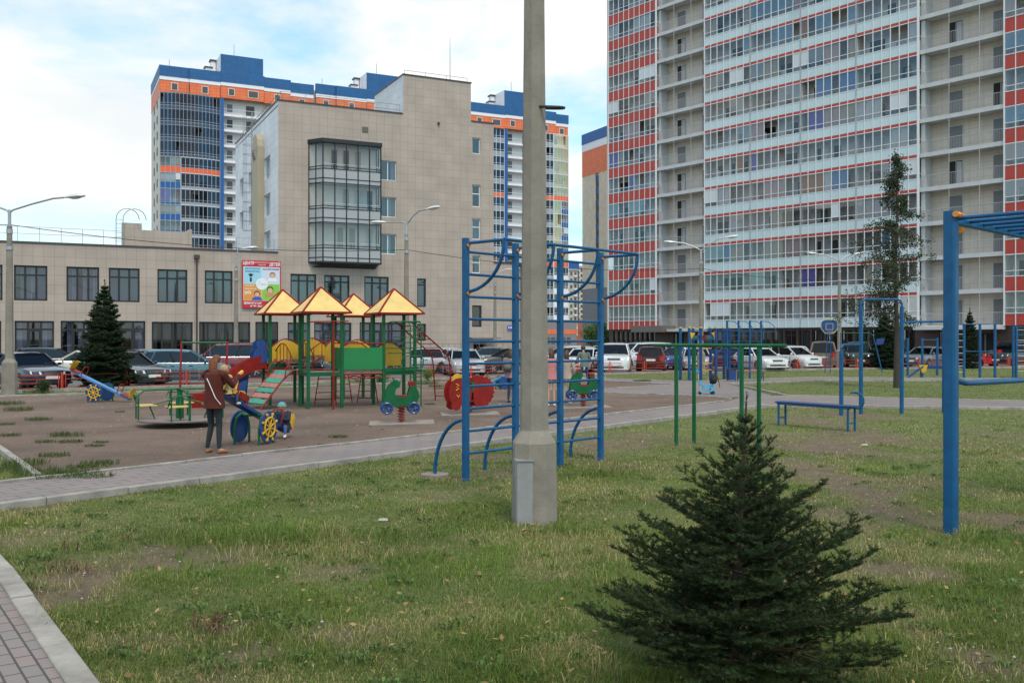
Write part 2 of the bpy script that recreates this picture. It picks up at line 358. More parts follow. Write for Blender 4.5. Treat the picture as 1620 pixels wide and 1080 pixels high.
def kerb(pts, w=.08, z=.05, seg=1.0, zb=-.12):
    b = MB()
    for (p, q) in zip(pts[:-1], pts[1:]):
        p = Vector((*p, 0)); q = Vector((*q, 0)); Ln = (q-p).length; n = max(1, round(Ln/seg)); d = (q-p)/n
        for i in range(n):
            a = p+d*i+d.normalized()*.006; c2 = p+d*(i+1)-d.normalized()*.006; dz = rnd.uniform(-.006, .006)
            b.bar((a.x, a.y, (z+zb)/2+dz), (c2.x, c2.y, (z+zb)/2+dz), w, z-zb, bev=.008)
    o = b.build('kerb', kerbm); tag(o, kind='structure'); return o
kerb([path_pt(-14, C_NEAR-.04), (7.15, 26.75)], .1, .062)
kerb([path_pt(-14, C_FAR+.04), (6.35, 28.5)], .08, .055)
kerb([(-6.45, 10.75), (-4.12, 7.66), (-2.25, 5.02), (.18, 1.6)], .15, .06)
kerb([(-1, 37.2), (3.3, 33.4), (6.4, 31.0), (6.9, 29.9)], .1, .05); kerb([(-.3, 39.3), (3.6, 35.9), (6.9, 39.1), (4.1, 42.5), (.6, 44.5)], .1, .05)
kerb([(7.2, 26.8), (9.2, 26.65), (14, 25.8), (22, 25.1), (45, 24.3)], .1, .045)
kerb([(60, 27.7), (22, 28.1), (15.5, 28.7), (12.5, 30.0), (9.2, 31.7), (9.2, 39.9), (14, 43.3), (19.8, 43.2), (40, 41.1), (60, 40.4)], .1, .045)
kerb(KERB[:1]+KERB[1:]+[(1.5, 46.3)], .12, .06)
kerb([(1.5, 46.3), (4.1, 45.35), (7.9, 42.1), (14.6, 46.5), (19.8, 45.6), (40, 43.3)], .1, .045)
kerb([(-6.5, 12.99), (-8.69, 16.1), (-14.5, 24.4)], .1, .07)
kerb([(p[0]+.2, p[1]-.4) for p in FENCE], .15, .09, 3)
# ------------------------------------------------------------------ grass blades
def not_paved(x, y):
    ok = ~inpoly(x, y, paths[0]) & ~inpoly(x, y, path_far) & ~inpoly(x, y, corner_path)
    return ok
def strip_corner(x, y):
    return np.zeros(x.shape, bool)
def blades(n, y0, y1, hmin, hmax, wd, power=1.0):
    # sample evenly over the picture's ground between two distances
    n3 = n*3; u = rng.random(n3); y = y0*(y1/y0)**(u**power); x = (rng.random(n3)-.5)*2*(y*.60+.6)
    d = inpoly(x, y, dirt); corner = strip_corner(x, y)
    fyy = np.interp(x, [p[0] for p in FENCE], [p[1] for p in FENCE])-.5
    bd = bare(x, y); keep = not_paved(x, y) & (~d | corner) & (y < fyy) & (rng.random(n3) > bd*.97)
    clump = vnoise(x, y, 3.2, 21, 3); keep &= rng.random(n3) < .35+clump*1.1
    x, y, bd = x[keep][:n], y[keep][:n], bd[keep][:n]; n = len(x)
    tall = vnoise(x, y, 1.3, 33, 3)
    h = (hmin+(hmax-hmin)*rng.random(n)**2.2)*(.35+1.5*tall**1.6)
    # longer tufts: by the pole, beside the corner kerb, a few clumps
    for (cx_, cy_, r_, k_) in TUFTS:
        dd = np.exp(-(((x-cx_)/r_)**2+((y-cy_)/r_)**2)); h *= 1+k_*dd
    a = rng.random(n)*2*np.pi; lean = .2+rng.random(n)*1.3; ww = wd*(.6+.8*rng.random(n))*np.clip(y/8, 1, 6)**.75
    ca, sa = np.cos(a), np.sin(a); z0 = -.045+.035*vnoise(x, y, .5, 5, 3)
    b1 = np.stack([x-sa*ww/2, y+ca*ww/2, z0], 1); b2 = np.stack([x+sa*ww/2, y-ca*ww/2, z0], 1)
    mx_ = x+ca*h*lean*.35; my_ = y+sa*h*lean*.35; mz = z0+h*.6
    m1_ = np.stack([mx_-sa*ww*.4, my_+ca*ww*.4, mz], 1); m2_ = np.stack([mx_+sa*ww*.4, my_-ca*ww*.4, mz], 1)
    tp = np.stack([x+ca*h*lean, y+sa*h*lean, z0+h*np.clip(1-.42*lean, .25, 1)], 1)
    V = np.stack([b1, b2, m2_, m1_, tp], 1).reshape(-1, 3); i = np.arange(n)*5
    T = np.concatenate([np.stack([i, i+1, i+2], 1), np.stack([i, i+2, i+3], 1), np.stack([i+3, i+2, i+4], 1)])
    g = vnoise(x, y, .7, 41, 3); dry = np.clip((vnoise(x, y, 1.6, 55, 4)-.47)*4.5+bd*.9, 0, 1); pat = (.62+.75*vnoise(x, y, .9, 77, 4))[:, None]
    c_g = np.stack([.092+.08*g, .165+.06*g, .022+.015*g], 1); c_d = np.stack([.36+.1*g, .30+.07*g, .14+.03*g], 1)
    pick = (rng.random(n) < .05+dry*.50)[:, None]; cc = np.where(pick, c_d, c_g*pat)*(.6+.85*rng.random(n))[:, None]
    far_l = ((y > 27)[:, None])*1.0; cc = cc*(1-far_l)+far_l*np.stack([.095+.03*g, .15+.03*g, .025+.01*g], 1)*(.75+.5*rng.random(n))[:, None]
    return V, T, np.repeat(cc, 5, 0)
TUFTS = [(.25, 9.75, .55, 1.7), (-3.65, 7.3, .45, 1.6), (-3.2, 6.5, .35, 1.2), (-2.6, 8.9, .6, 1.0), (-1.9, 9.2, .5, 1.0), (-1.3, 8.9, .4, .9), (.5, 11.3, .6, .8), (-.6, 12.8, .5, .8), (4.4, 9.4, .3, 1.1), (1.2, 13.8, .8, 1.2), (6.5, 10, .7, .6), (1.3, 5, .8, .6), (-5.4, 9.6, .6, 1.0)]
Vs, Ts, Cs, off = [], [], [], 0
for args in [(230000, 4.6, 9.5, .016, .085, .0034), (170000, 9.5, 18, .014, .06, .0042), (70000, 18, 62, .02, .07, .0045)]:
    V, T, Cc = blades(*args); Vs.append(V); Ts.append(T+off); Cs.append(Cc); off += len(V)
gr = fast_mesh('grass', np.concatenate(Vs), np.concatenate(Ts), attr_mat('grass_blade', .55, .3), col=np.concatenate(Cs)); tag(gr, kind='stuff')
# scattered grass tufts on the earth of the playground + broad-leaved weeds
def tufts(spots, per, h, spread, wd, base, name, broad=False):
    V, T, C = [], [], []; k = 0
    for (sx, sy, sz) in spots:
        n = int(per*sz); a = rng.random(n)*2*np.pi; rr = np.sqrt(rng.random(n))*spread*sz; x = sx+np.cos(a)*rr*1.3; y = sy+np.sin(a)*rr
        hh = h*(.5+.7*rng.random(n))*sz; b = rng.random(n)*2*np.pi; ln = rng.random(n)*(1.6 if broad else 1.0); w_ = wd*(.7+.6*rng.random(n))
        ca, sa = np.cos(b), np.sin(b)
        p0 = np.stack([x, y, np.zeros(n)], 1)-[0, 0, .02]; md = np.stack([x+ca*hh*ln*.55, y+sa*hh*ln*.55, hh*.55], 1)
        tp = np.stack([x+ca*hh*ln*1.1, y+sa*hh*ln*1.1, hh*np.clip(1-.4*ln, .35, 1)], 1); sd_ = np.stack([-sa*w_, ca*w_, np.zeros(n)], 1)/2
        V.append(np.stack([p0, md+sd_, tp, md-sd_], 1).reshape(-1, 3)); T.append(np.arange(n*4).reshape(-1, 4)+k); k += n*4
        cc = np.array(base)[None]*(.6+.8*rng.random(n))[:, None]; C.append(np.repeat(cc, 4, 0))
    o = fast_mesh(name, np.concatenate(V), np.concatenate(T), attr_mat('grass_blade', .55, .3), col=np.concatenate(C)); tag(o, kind='stuff'); return o
sp_ = []
for (px, py, s_) in [(158, 735, 1), (150, 706, .6), (130, 740, .8), (105, 690, 1.2), (60, 665, 1.1), (85, 722, .9), (30, 650, 1.4), (15, 640, 1.5), (100, 752, 1), (125, 750, 1.1), (60, 750, 1.3), (90, 757, 1.2), (535, 692, .7), (510, 706, .6), (10, 672, .7), (190, 652, .5), (680, 640, .6), (160, 700, .5), (150, 757, 1.0), (40, 735, 1.2), (12, 742, 1.3), (15, 690, .8), (110, 700, .8), (72, 700, .7), (672, 608, 2.0), (690, 612, 1.2), (1015, 604, 1.5), (60, 622, 1.8), (560, 604, 1.6)]:
    p = G(px, py); sp_.append((p.x, p.y, s_))
tufts(sp_, 260, .10, .22, .008, (.075, .115, .028), 'grass_tufts')
wd_ = []
for (px, py, s_) in [(158, 738, .9), (300, 960, .9), (420, 975, 1.1), (465, 985, 1.0), (380, 960, .8), (70, 880, .8), (330, 905, .7), (640, 945, .7), (700, 990, .6), (40, 930, 1.0), (60, 900, 1.0), (1420, 740, .9), (1390, 748, .8), (1450, 738, .8), (1360, 742, .7), (1610, 925, 1.0), (1580, 680, .8), (1560, 690, .6), (420, 780, .5), (760, 800, .5), (730, 810, .6), (1480, 860, .6), (990, 780, .5), (200, 1030, .8), (560, 1040, .8), (780, 1050, .9), (870, 1010, .7), (350, 1050, .7), (480, 880, .7), (300, 820, .6), (110, 830, .8), (150, 850, .7), (1560, 950, .6), (1500, 960, .6), (845, 815, .6)]:
    p = G(px, py); wd_.append((p.x, p.y, s_*.72))
for _ in range(260):
    y_ = 5.2*(16/5.2)**rnd.random(); x_ = (rnd.random()-.5)*1.15*y_
    if PN.x*x_+PN.y*y_ < 10.7 and not (x_ < -2 and y_ < 7.8): wd_.append((x_, y_, rnd.uniform(.12, .5)))
tufts(wd_, 70, .06, .16, .020, (.125, .195, .055), 'weeds', True)
rd = [(G(px, py).x, G(px, py).y, s) for (px, py, s) in [(320, 990, .8), (350, 980, .7), (120, 905, .8), (95, 900, .9), (200, 850, .6), (470, 850, .5), (345, 1000, .7), (110, 870, .8), (700, 880, .4)]]
tufts(rd, 26, .13, .10, .012, (.17, .10, .055), 'dry_weeds', True)
str_ = [(q[0]+rnd.uniform(-q[2], q[2]), q[1]+rnd.uniform(-q[3], q[3])*1.3, rnd.uniform(.6, 1.3)) for q in BARE for _ in range(9) if q[1] < 20 and PN.x*q[0]+PN.y*q[1] < 10.2]
tufts(str_, 16, .035, .16, .004, (.36, .29, .16), 'dry_straw', True)
# pebbles and litter on the earth and lawn
def pebbles():
    V, T, C, k = [], [], [], 0; n = 7000
    y = 5*(38/5)**rng.random(n); x = (rng.random(n)-.5)*1.25*y; s = .004+.012*rng.random(n)**3; s *= np.clip(y/14, .8, 2)
    d = inpoly(x, y, dirt); ok = not_paved(x, y) & (d | (bare(x, y) > .4)); x, y, s = x[ok], y[ok], s[ok]; n = len(x)
    base = np.array([(1, 0, 0), (.3, .9, 0), (-.8, .6, 0), (-.7, -.7, 0), (.4, -.9, 0), (0, 0, .8)])
    V = (np.stack([x, y, np.full(n, .0)], 1)[:, None, :]+base[None]*s[:, None, None]*(.7+.6*rng.random((n, 6, 1))))
    f = np.array([(0, 1, 5), (1, 2, 5), (2, 3, 5), (3, 4, 5), (4, 0, 5)]); T = (f[None]+(np.arange(n)*6)[:, None, None]).reshape(-1, 3)
    g = .18+.3*rng.random(n); C = np.repeat(np.stack([g, g*.9, g*.8], 1), 6, 0)
    o = fast_mesh('pebbles', V.reshape(-1, 3), T, attr_mat('pebble', .9), col=C); tag(o, kind='stuff')
pebbles()
def leaves():
    n = 900; y = 5*(22/5)**rng.random(n); x = (rng.random(n)-.5)*1.25*y; ok = not_paved(x, y) | (rng.random(n) < .15); x, y = x[ok], y[ok]; n = len(x)
    s = (.012+.016*rng.random(n))[:, None]; a = rng.random(n)*6.28; u = np.stack([np.cos(a), np.sin(a), rng.normal(size=n)*.3], 1)*s; v = np.stack([-np.sin(a), np.cos(a), rng.normal(size=n)*.4], 1)*s*.55; c = np.stack([x, y, np.full(n, .025)], 1)
    V = np.stack([c-u, c-v, c+u, c+v], 1).reshape(-1, 3); k = rng.random(n)[:, None]; C = np.array((.16, .085, .04))*(1-k)+np.array((.36, .26, .11))*k
    o = fast_mesh('fallen_leaves', V, np.arange(n*4).reshape(-1, 4), attr_mat('dry_leaf', .8), col=np.repeat(C, 4, 0)); tag(o, kind='stuff')
leaves()
# ------------------------------------------------------------------ buildings
class Fac:
    """a facade line: local x along it, local y into the building"""
    def __init__(s, ox, oy, ang): s.o = Vector((ox, oy, 0)); s.a = ang; s.u = Vector((math.cos(ang), math.sin(ang), 0)); s.n = Vector((-math.sin(ang), math.cos(ang), 0))
    def x(s, px, d=0):
        k = (px-810)/1500; p = s.o+s.n*d; return (k*p.y-p.x)/(s.u.x-k*s.u.y)
    def Y(s, x, d=0): return (s.o+s.n*d+s.u*x).y
    def z(s, px, py, d=0): return ZP(py, s.Y(s.x(px, d), d))
    def rect(s, x0, x1, y0, y1, d=0):
        """picture box (top edge y0, bottom y1 at its middle) -> local x0,x1,z0,z1"""
        xm = (x0+x1)/2; return s.x(x0, d), s.x(x1, d), s.z(xm, y1, d), s.z(xm, y0, d)
def wall_holes(b, x0, x1, z0, z1, holes, y=0, depth=.2, mi=0, mr=None):
    """a wall sheet at local y with rectangular openings and their reveals"""
    mr = mi if mr is None else mr
    X = sorted({x0, x1, *[h[0] for h in holes], *[h[1] for h in holes]}); X = [q for q in X if x0 <= q <= x1]
    Z = sorted({z0, z1, *[h[2] for h in holes], *[h[3] for h in holes]}); Z = [q for q in Z if z0 <= q <= z1]
    for i in range(len(X)-1):
        for j in range(len(Z)-1):
            mx_, mz_ = (X[i]+X[i+1])/2, (Z[j]+Z[j+1])/2
            if any(h[0] < mx_ < h[1] and h[2] < mz_ < h[3] for h in holes): continue
            b.quad((X[i], y, Z[j]), (X[i+1], y, Z[j]), (X[i+1], y, Z[j+1]), (X[i], y, Z[j+1]), mi)
    for (a, c, d, e) in holes:
        y2 = y+depth
        b.quad((a, y, d), (a, y2, d), (a, y2, e), (a, y, e), mr); b.quad((c, y, d), (c, y2, d), (c, y2, e), (c, y, e), mr)
        b.quad((a, y, d), (c, y, d), (c, y2, d), (a, y2, d), mr); b.quad((a, y, e), (c, y, e), (c, y2, e), (a, y2, e), mr)
fr_dark = mat('window_frame_graphite', (.014, .015, .018), .5)
fr_white = mat('window_frame_white', (.72, .73, .74), .4)
g_std = glass_mat('window_glass', .09, (.50, .53, .62))
g_clear = glass_mat('clear_glass', .06, (.95, .95, .95), rmax=.45); g_blue = glass_mat('blue_tinted_glass', .30, (.30, .38, .45), rcol=(.7, .82, .95))
g_dim = glass_mat('dim_glass', .05, (.35, .38, .4))
room = mat('dark_room', (.025, .024, .023), .9); room2 = mat('grey_room', (.10, .098, .094), .9)
def curtain_mat(name, col, k=22):
    if name in MATS: return MATS[name]
    m = mat(name, col, .85); t = m.node_tree; b = t.nodes['Principled BSDF']
    c = t.nodes.new('ShaderNodeTexCoord'); wv = t.nodes.new('ShaderNodeTexWave'); wv.inputs['Scale'].default_value = k/6.28; wv.inputs['Distortion'].default_value = 1.5; wv.inputs['Detail'].default_value = 1
    t.links.new(c.outputs['Object'], wv.inputs[0]); r = t.nodes.new('ShaderNodeMix'); r.data_type = 'RGBA'
    r.inputs[6].default_value = tuple(q*.55 for q in col)+(1,); r.inputs[7].default_value = (*col, 1); t.links.new(wv.outputs[1], r.inputs[0]); t.links.new(r.outputs[2], b.inputs['Base Color'])
    return m
cur_w = curtain_mat('curtain_white', (.55, .56, .58)); cur_g = curtain_mat('blind_grey', (.29, .31, .37), 60); cur_b = curtain_mat('curtain_beige', (.42, .37, .29))
cur_p = curtain_mat('curtain_pink', (.5, .36, .36)); cur_bl = curtain_mat('curtain_blue', (.12, .25, .5)); cur_o = curtain_mat('curtain_orange', (.42, .17, .06)); cur_v = curtain_mat('curtain_violet', (.16, .12, .45))
def window(parent, x0, x1, z0, z1, y, cols, trans=None, fm=fr_dark, gm=g_std, back=None, fw=.07, door=None, name='window', share=.5):
    """frame with mullions + one pane sheet; back = material of what hangs right behind; cols = number of lights; trans = height of the transom"""
    b = MB(); e = .002
    b.box(x0+e, x0+fw, y, y+.08, z0+e, z1-e); b.box(x1-fw, x1-e, y, y+.08, z0+e, z1-e); b.box(x0+fw, x1-fw, y, y+.08, z0+e, z0+fw); b.box(x0+fw, x1-fw, y, y+.08, z1-fw, z1-e)
    for i in range(1, cols):
        xm = x0+(x1-x0)*i/cols; b.box(xm-fw*.55, xm+fw*.55, y+.003, y+.077, z0+fw, z1-fw)
    if trans:
        for tz in (trans if isinstance(trans, (list, tuple)) else [trans]): b.box(x0+fw, x1-fw, y+.006, y+.074, tz-fw*.5, tz+fw*.5)
    if door is not None:
        xa = x0+(x1-x0)*door/cols; xb = x0+(x1-x0)*(door+1)/cols; zt = (trans if not isinstance(trans, (list, tuple)) else trans[0]) if trans else z1
        for (p, q, r_, s_) in [(xa+.05, xa+.13, z0+.05, zt-.05), (xb-.13, xb-.05, z0+.05, zt-.05), (xa+.13, xb-.13, z0+.05, z0+.16), (xa+.13, xb-.13, zt-.13, zt-.05)]: b.box(p, q, y-.012, y+.05, r_, s_)
    o = b.build(name, fm, parent)
    g = MB(); g.quad((x0+fw*.5, y+.04, z0+fw*.5), (x1-fw*.5, y+.04, z0+fw*.5), (x1-fw*.5, y+.04, z1-fw*.5), (x0+fw*.5, y+.04, z1-fw*.5), 0)
    if back is not None:
        mats = [gm, room]+list(back)
        g.box(x0+.03, x1-.03, y+.5, y+.9, z0+.03, z1-.03, 1)
        zt = z1-.1
        n = len(back)
        for i in range(cols*2):
            if rnd.random() > share: continue
            xa = x0+.05+(x1-x0-.1)*i/(cols*2); xb = x0+.05+(x1-x0-.1)*(i+1)/(cols*2)
            g.quad((xa, y+.2, z0+.1), (xb, y+.2, z0+.1), (xb, y+.2, zt), (xa, y+.2, zt), 2+rnd.randrange(n))
    else: mats = [gm, room]; g.box(x0+.03, x1-.03, y+.5, y+.9, z0+.03, z1-.03, 1)
    g.build('pane', mats, o, fix=False); return o
# ================================================================== tan four-storey block with two-storey wing
TA = math.atan2(.441, .898)
FT = Fac(-32.4, 60.0, TA)
tan_m = tile_mat('beige_facade_panels', (.40, .328, .278), (.425, .348, .292), (.26, .21, .18), .62, .60, .010, .45)
wht_m = tile_mat('pale_facade_panels', (.66, .68, .72), (.70, .72, .75), (.42, .43, .45), .62, .60, .012, .45)
metal_dk = mat('dark_sheet_metal', (.06, .045, .04), .5); rail_m = mat('galvanised_rail', (.32, .33, .34), .5, .6)
bt = thing('office_building', 'beige panelled block of four storeys with a long two-storey wing and a glazed oriel', 'building', tuple(FT.o), TA)
xc = FT.x(440); xe = FT.x(781); zr0 = FT.z(100, 386.5); zr4 = FT.z(440, 159); xp0, xp1 = FT.x(638), FT.x(745); zp = FT.z(638, 118.5); xr = FT.x(781)
holes = []; wins = []
def W(px0, px1, py0, py1, **k):
    r = FT.rect(px0, px1, py0, py1); holes.append(r); wins.append((r, k))
for (a, c) in [(-52, 4), (22, 75), (105, 157), (172, 221), (249, 296.5), (324, 368)]:
    t = a+(c-a)/2; W(a, c, 420+(t-48)*.0275, 475.5+(t-48)*.0155, cols=3, tr=.27, back=(cur_w, cur_g) if a < 110 else (cur_g,), share=.55 if a < 110 else .97)
for (a, c, dr) in [(-50, 2, 1), (23, 85.5, 1), (96, 151, 1), (172, 230, 1)]: W(a, c, 507.5, 563, cols=3, tr=.24, door=dr, back=(cur_w, cur_g), share=.6)
for (a, c) in [(240, 305), (315, 371)]: W(a, c, 509, 560.5, cols=4, tr=None, back=(cur_b,), share=.7, gm=g_dim)
W(377, 396, 509, 558, cols=1, tr=None, back=(cur_b,), share=.4, gm=g_dim); W(404, 442.5, 509, 558, cols=2, tr=None, back=(cur_g,), share=.2, gm=g_dim)
for (a, c, dr) in [(455, 490, 0), (497, 556, 1), (569, 637.5, 1)]: W(a, c, 510, 560, cols=4 if c-a > 50 else 2, tr=.27, door=dr, back=(cur_g, cur_w), share=.85)
for (a, c, y0, y1) in [(459.5, 500.5, 433.5, 482.5), (513, 553, 435.5, 483.5), (576.5, 615, 437.5, 484.5)]: W(a, c, y0, y1, cols=3, tr=.22, back=(cur_g,), share=.95)
W(660, 674, 440.5, 485.5, cols=1, tr=.22, back=(cur_g,), share=1); W(660, 674, 512, 539, cols=1, tr=None, back=None)
for (y0, y1) in [(254.5, 285.5), (312, 343.5), (370, 402)]: W(601, 627, y0, y1, cols=2, tr=None, fm=fr_white, back=(cur_b, cur_w), share=.7, fw=.06)
for (y0, y1) in [(218, 243.5), (292.5, 327.5), (346, 379), (404, 432)]: W(747, 760, y0, y1, cols=1, tr=.4 if y0 > 250 else None, fm=fr_white, back=(cur_g,), share=.4, fw=.07)
W(747, 762, 483, 517, cols=1, tr=None, back=None); W(748, 770, 541, 568, cols=1, tr=None, back=None)
wb = MB(); D = 17.0
wall_holes(wb, FT.x(-160), xc, 0, zr0, [h for h in holes if h[0] < xc], 0, .22)
wall_holes(wb, xc, xe, 0, zr4, [h for h in holes if h[0] >= xc-.01], 0, .22)
# stair head above the right part
wb.quad((xp0, 0, zr4), (xp1, 0, zr4), (xp1, 0, zp), (xp0, 0, zp)); wb.quad((xp1, 0, zr4), (xp1, 7, zr4), (xp1, 7, zp), (xp1, 0, zp))
wb.quad((xe, 0, 0), (xe, D, 0), (xe, D, zr4), (xe, 0, zr4)); xe2 = FT.x(827); zr5 = FT.z(800, 417); wb.quad((xe, 0, 0), (xe2, 0, 0), (xe2, 0, zr5), (xe, 0, zr5)); wb.quad((xe2, 0, 0), (xe2, D, 0), (xe2, D, zr5), (xe2, 0, zr5)); wb.quad((xe, .02, zr5-.05), (xe2, .02, zr5-.05), (xe2, D, zr5-.05), (xe, D, zr5-.05)); wb.quad((xe, D, 0), (FT.x(-160), D, 0), (FT.x(-160), D, zr0), (xe, D, zr0)); wb.quad((xe, D, zr0), (xc, D, zr0), (xc, D, zr4), (xe, D, zr4))
wb.build('wall', tan_m, bt, fix=False)
# white side wall of the tall part, with its windows
wl = MB(); sh = []
def sz(px, py):   # picture point on the side wall plane x = xc -> (depth, z)
    p = FT.o+FT.u*xc; k = (px-810)/1500; d = (k*p.y-p.x)/(FT.n.x-k*FT.n.y); return d, ZP(py, (p+FT.n*d).y)
for (x0, x1, y0, y1) in [(418, 427.5, 248, 283), (418, 427.5, 307, 342), (418, 427.5, 366, 394), (393.5, 400, 271.5, 302.5), (393.5, 400, 326, 356), (379.5, 385.5, 282.5, 312.5), (379.5, 385.5, 335, 364)]:
    a, z1 = sz(x1, y0); c, _ = sz(x0, y0); _, z0 = sz((x0+x1)/2, y1); z1 = sz((x0+x1)/2, y0)[1]; sh.append((a, c, z0, z1))
def side_quads():
    tmp = MB(); wall_holes(tmp, 0, D, zr0-.5, zr4, sh, 0, .25); return tmp
tmp = side_quads(); wl.add([(xc+y, x, z) for (x, y, z) in tmp.v], tmp.f)
wl.build('side_wall', wht_m, bt, fix=False)
wl = MB(); wl.quad((xp0, 0, zr4), (xp0, 7, zr4), (xp0, 7, zp), (xp0, 0, zp)); wl.build('stair_head_side', wht_m, bt, fix=False)
for (a, c, z0, z1) in sh:
    b = MB(); b.box(xc+.15, xc+.2, a, c, z0, z0+.08); b.box(xc+.15, xc+.2, a, c, z1-.08, z1); b.box(xc+.15, xc+.2, a, a+.08, z0+.08, z1-.08); b.box(xc+.15, xc+.2, c-.08, c, z0+.08, z1-.08); b.box(xc+.15, xc+.2, (a+c)/2-.04, (a+c)/2+.04, z0+.08, z1-.08)
    o = b.build('window', fr_white, bt); g = MB(); g.quad((xc+.18, a, z0), (xc+.18, c, z0), (xc+.18, c, z1), (xc+.18, a, z1)); g.box(xc+.5, xc+.7, a+.01, c-.01, z0+.01, z1-.01, 1); g.build('pane', [g_std, room2], o, fix=False)
# beige rounded shaft on the side wall
a, _ = sz(418, 400); c, _ = sz(409, 400); b = MB(); zt = sz(413, 236)[1]; b.box(xc-.5, xc-.003, min(a, c), max(a, c), zr0, zt); b.lathe([(abs(a-c)/2, 0), (abs(a-c)/2, .5)], (xc-.5, (a+c)/2, zt), 12, 0, 'x'); b.build('shaft', mat('beige_sheet', (.40, .34, .24), .6), bt)
rb = MB(); rb.box(FT.x(-160), xc, .02, D, zr0-.1, zr0+.0-.04); rb.box(xc, xe, .02, D, zr4-.4, zr4-.3); rb.box(xp0+.02, xp1-.02, .02, 7, zp-.2, zp-.1)
rb.build('roof', asph, bt)
for bx_ in [(FT.x(-160), xc, -.06, .35, zr0-.02, zr0+.10), (xc-.06, xp0-.055, -.06, .3, zr4, zr4+.09), (xp1+.055, xe+.05, -.06, .3, zr4, zr4+.09), (xp0-.05, xp1+.05, -.06, .3, zp, zp+.09), (xc-.05, xc+.3, .303, D, zr4, zr4+.09), (xp0-.05, xp0+.2, .303, 7, zp, zp+.09), (xe-.2, xe+.05, .303, D, zr4, zr4+.09), (xe+.002, xe2+.05, -.06, .3, zr5, zr5+.12)]:
    cp = MB(); cp.box(*bx_); cp.build('parapet_coping', metal_dk, bt)
def railing(b, pts, h, step, r=.02, rails=(1., .5), mi=0):
    for (p, q) in zip(pts[:-1], pts[1:]):
        p = Vector(p); q = Vector(q); n = max(1, int((q-p).length/step))
        for f in rails: b.tube([p+Vector((0, 0, h*f)), q+Vector((0, 0, h*f))], r, 5, mi)
        for i in range(n+1): a = p.lerp(q, i/n); b.tube([a, a+Vector((0, 0, h))], r, 5, mi)
for a_ in [([(FT.x(-120), .6, zr0+.1), (FT.x(197), .6, zr0+.1)], 1.0, 1.15, .016, (1., .55)), ([(xc+.4, D, zr4), (xc+.3, .5, zr4), (xp0-.1, .5, zr4)], .8, 1.6, .02), ([(xp0+.2, .3, zp), (xp1-.2, .3, zp)], .45, 1.7, .02, (1.,)), ([(FT.x(376), .4, zr0+.1), (xc-.2, .4, zr0+.1)], .9, 1.2, .018)]:
    b = MB(); railing(b, *a_); b.build('roof_railing', rail_m, bt)
b = MB(); x0, x1 = FT.x(207.5, 3), FT.x(299, 3); zt = FT.z(230, 364, 3); zt2 = FT.z(212, 353, 3)
b.box(x0+.7, x1, 3, 8, zr0-.1, zt); b.box(x0-.6, x0+.7, 3, 3.4, zr0-.1, zt2); b.box(x1, x1+.2, 2.9, 8, zr0-.1, zt+.2); b.build('roof_house', tan_m, bt)
b = MB()
for dx in (0, .45):
    xl = x0-1.0+dx; P = [(xl, 2.6, zr0)]+[(xl, 2.6, zt2+.2)]+[(xl+.0+.75*(1-math.cos(t)), 2.6, zt2+.2+.75*math.sin(t)) for t in [math.pi*k/8 for k in range(1, 9)]]; b.tube(P, .03, 6)
for k in range(8): b.tube([(x0-1.0, 2.6, zr0+.3*k), (x0-.55, 2.6, zr0+.3*k)], .018, 5)
b.build('roof_ladder', rail_m, bt)
# caged ladder on the white side wall
b = MB(); dl = sz(404, 300)[0]; xl = xc-.25
for dd in (-.25, .25): b.tube([(xl, dl+dd, zr0+.5), (xl, dl+dd, zr4+.9)], .025, 5)
for k in range(int((zr4-zr0)/.3)): b.tube([(xl, dl-.25, zr0+.6+k*.3), (xl, dl+.25, zr0+.6+k*.3)], .015, 4)
for k in range(int((zr4-zr0-2)/.75)):
    zz = zr0+2.4+k*.75; b.tube([(xl-.7*math.sin(t), dl-.35*math.cos(t), zz) for t in [math.pi*q/8 for q in range(9)]], .018, 4)
for t in (.8, 1.57, 2.3): b.tube([(xl-.7*math.sin(t), dl-.35*math.cos(t), zr0+2.4) , (xl-.7*math.sin(t), dl-.35*math.cos(t), zr4+.6)], .014, 4)
b.build('caged_ladder', rail_m, bt)
for (r, k) in wins:
    hgt = r[3]-r[2]; tr = r[3]-k['tr']*hgt if k.get('tr') else None
    window(bt, *r, .12, k['cols'], tr, fm=k.get('fm', fr_dark), gm=k.get('gm', g_std), back=k.get('back'), share=k.get('share', .5), door=k.get('door'), fw=k.get('fw', .11))
# vents, downpipes, antenna, small lamp
vm = mat('vent_grille', (.17, .15, .12), .7)
for (y0, y1) in [(201, 209.5), (225, 232)]:
    r = FT.rect(573, 582, y0, y1); b = MB(); b.box(r[0], r[1], -.05, -.003, r[2], r[3]); [b.box(r[0], r[1], -.065, -.05, r[2]+(r[3]-r[2])*(k+.3)/5, r[2]+(r[3]-r[2])*(k+.7)/5) for k in range(5)]; b.build('vent', vm, bt)
for (px, z1) in [(311, FT.z(311, 409)), (784, FT.z(824, 422))]:
    xx = FT.x(px) if px < 700 else FT.x(824); b = MB(); b.tube([(xx, -.14, .3), (xx, -.14, z1)], .06, 8); b.box(xx-.18, xx+.18, -.25, -.02, z1, z1+.25); b.build('downpipe', metal_dk, bt)
b = MB(); xa = FT.x(712, 1); za = FT.z(712, 60, 1); b.tube([(xa, 1, zp), (xa, 1, zp+2.2), (xa, 1, za)], [.035, .025, .012], 5); b.build('antenna', rail_m, bt)
b = MB(); r = FT.rect(692, 695, 194, 198); b.box(r[0], r[1], -.15, -.002, r[2], r[3]); b.build('wall_lamp', metal_dk, bt)
b = MB(); b.box(FT.x(-160), xe+.02, -.03, -.004, 0, .55); b.build('plinth', mat('plinth_stone', (.10, .085, .075), .8, var=.2), bt)
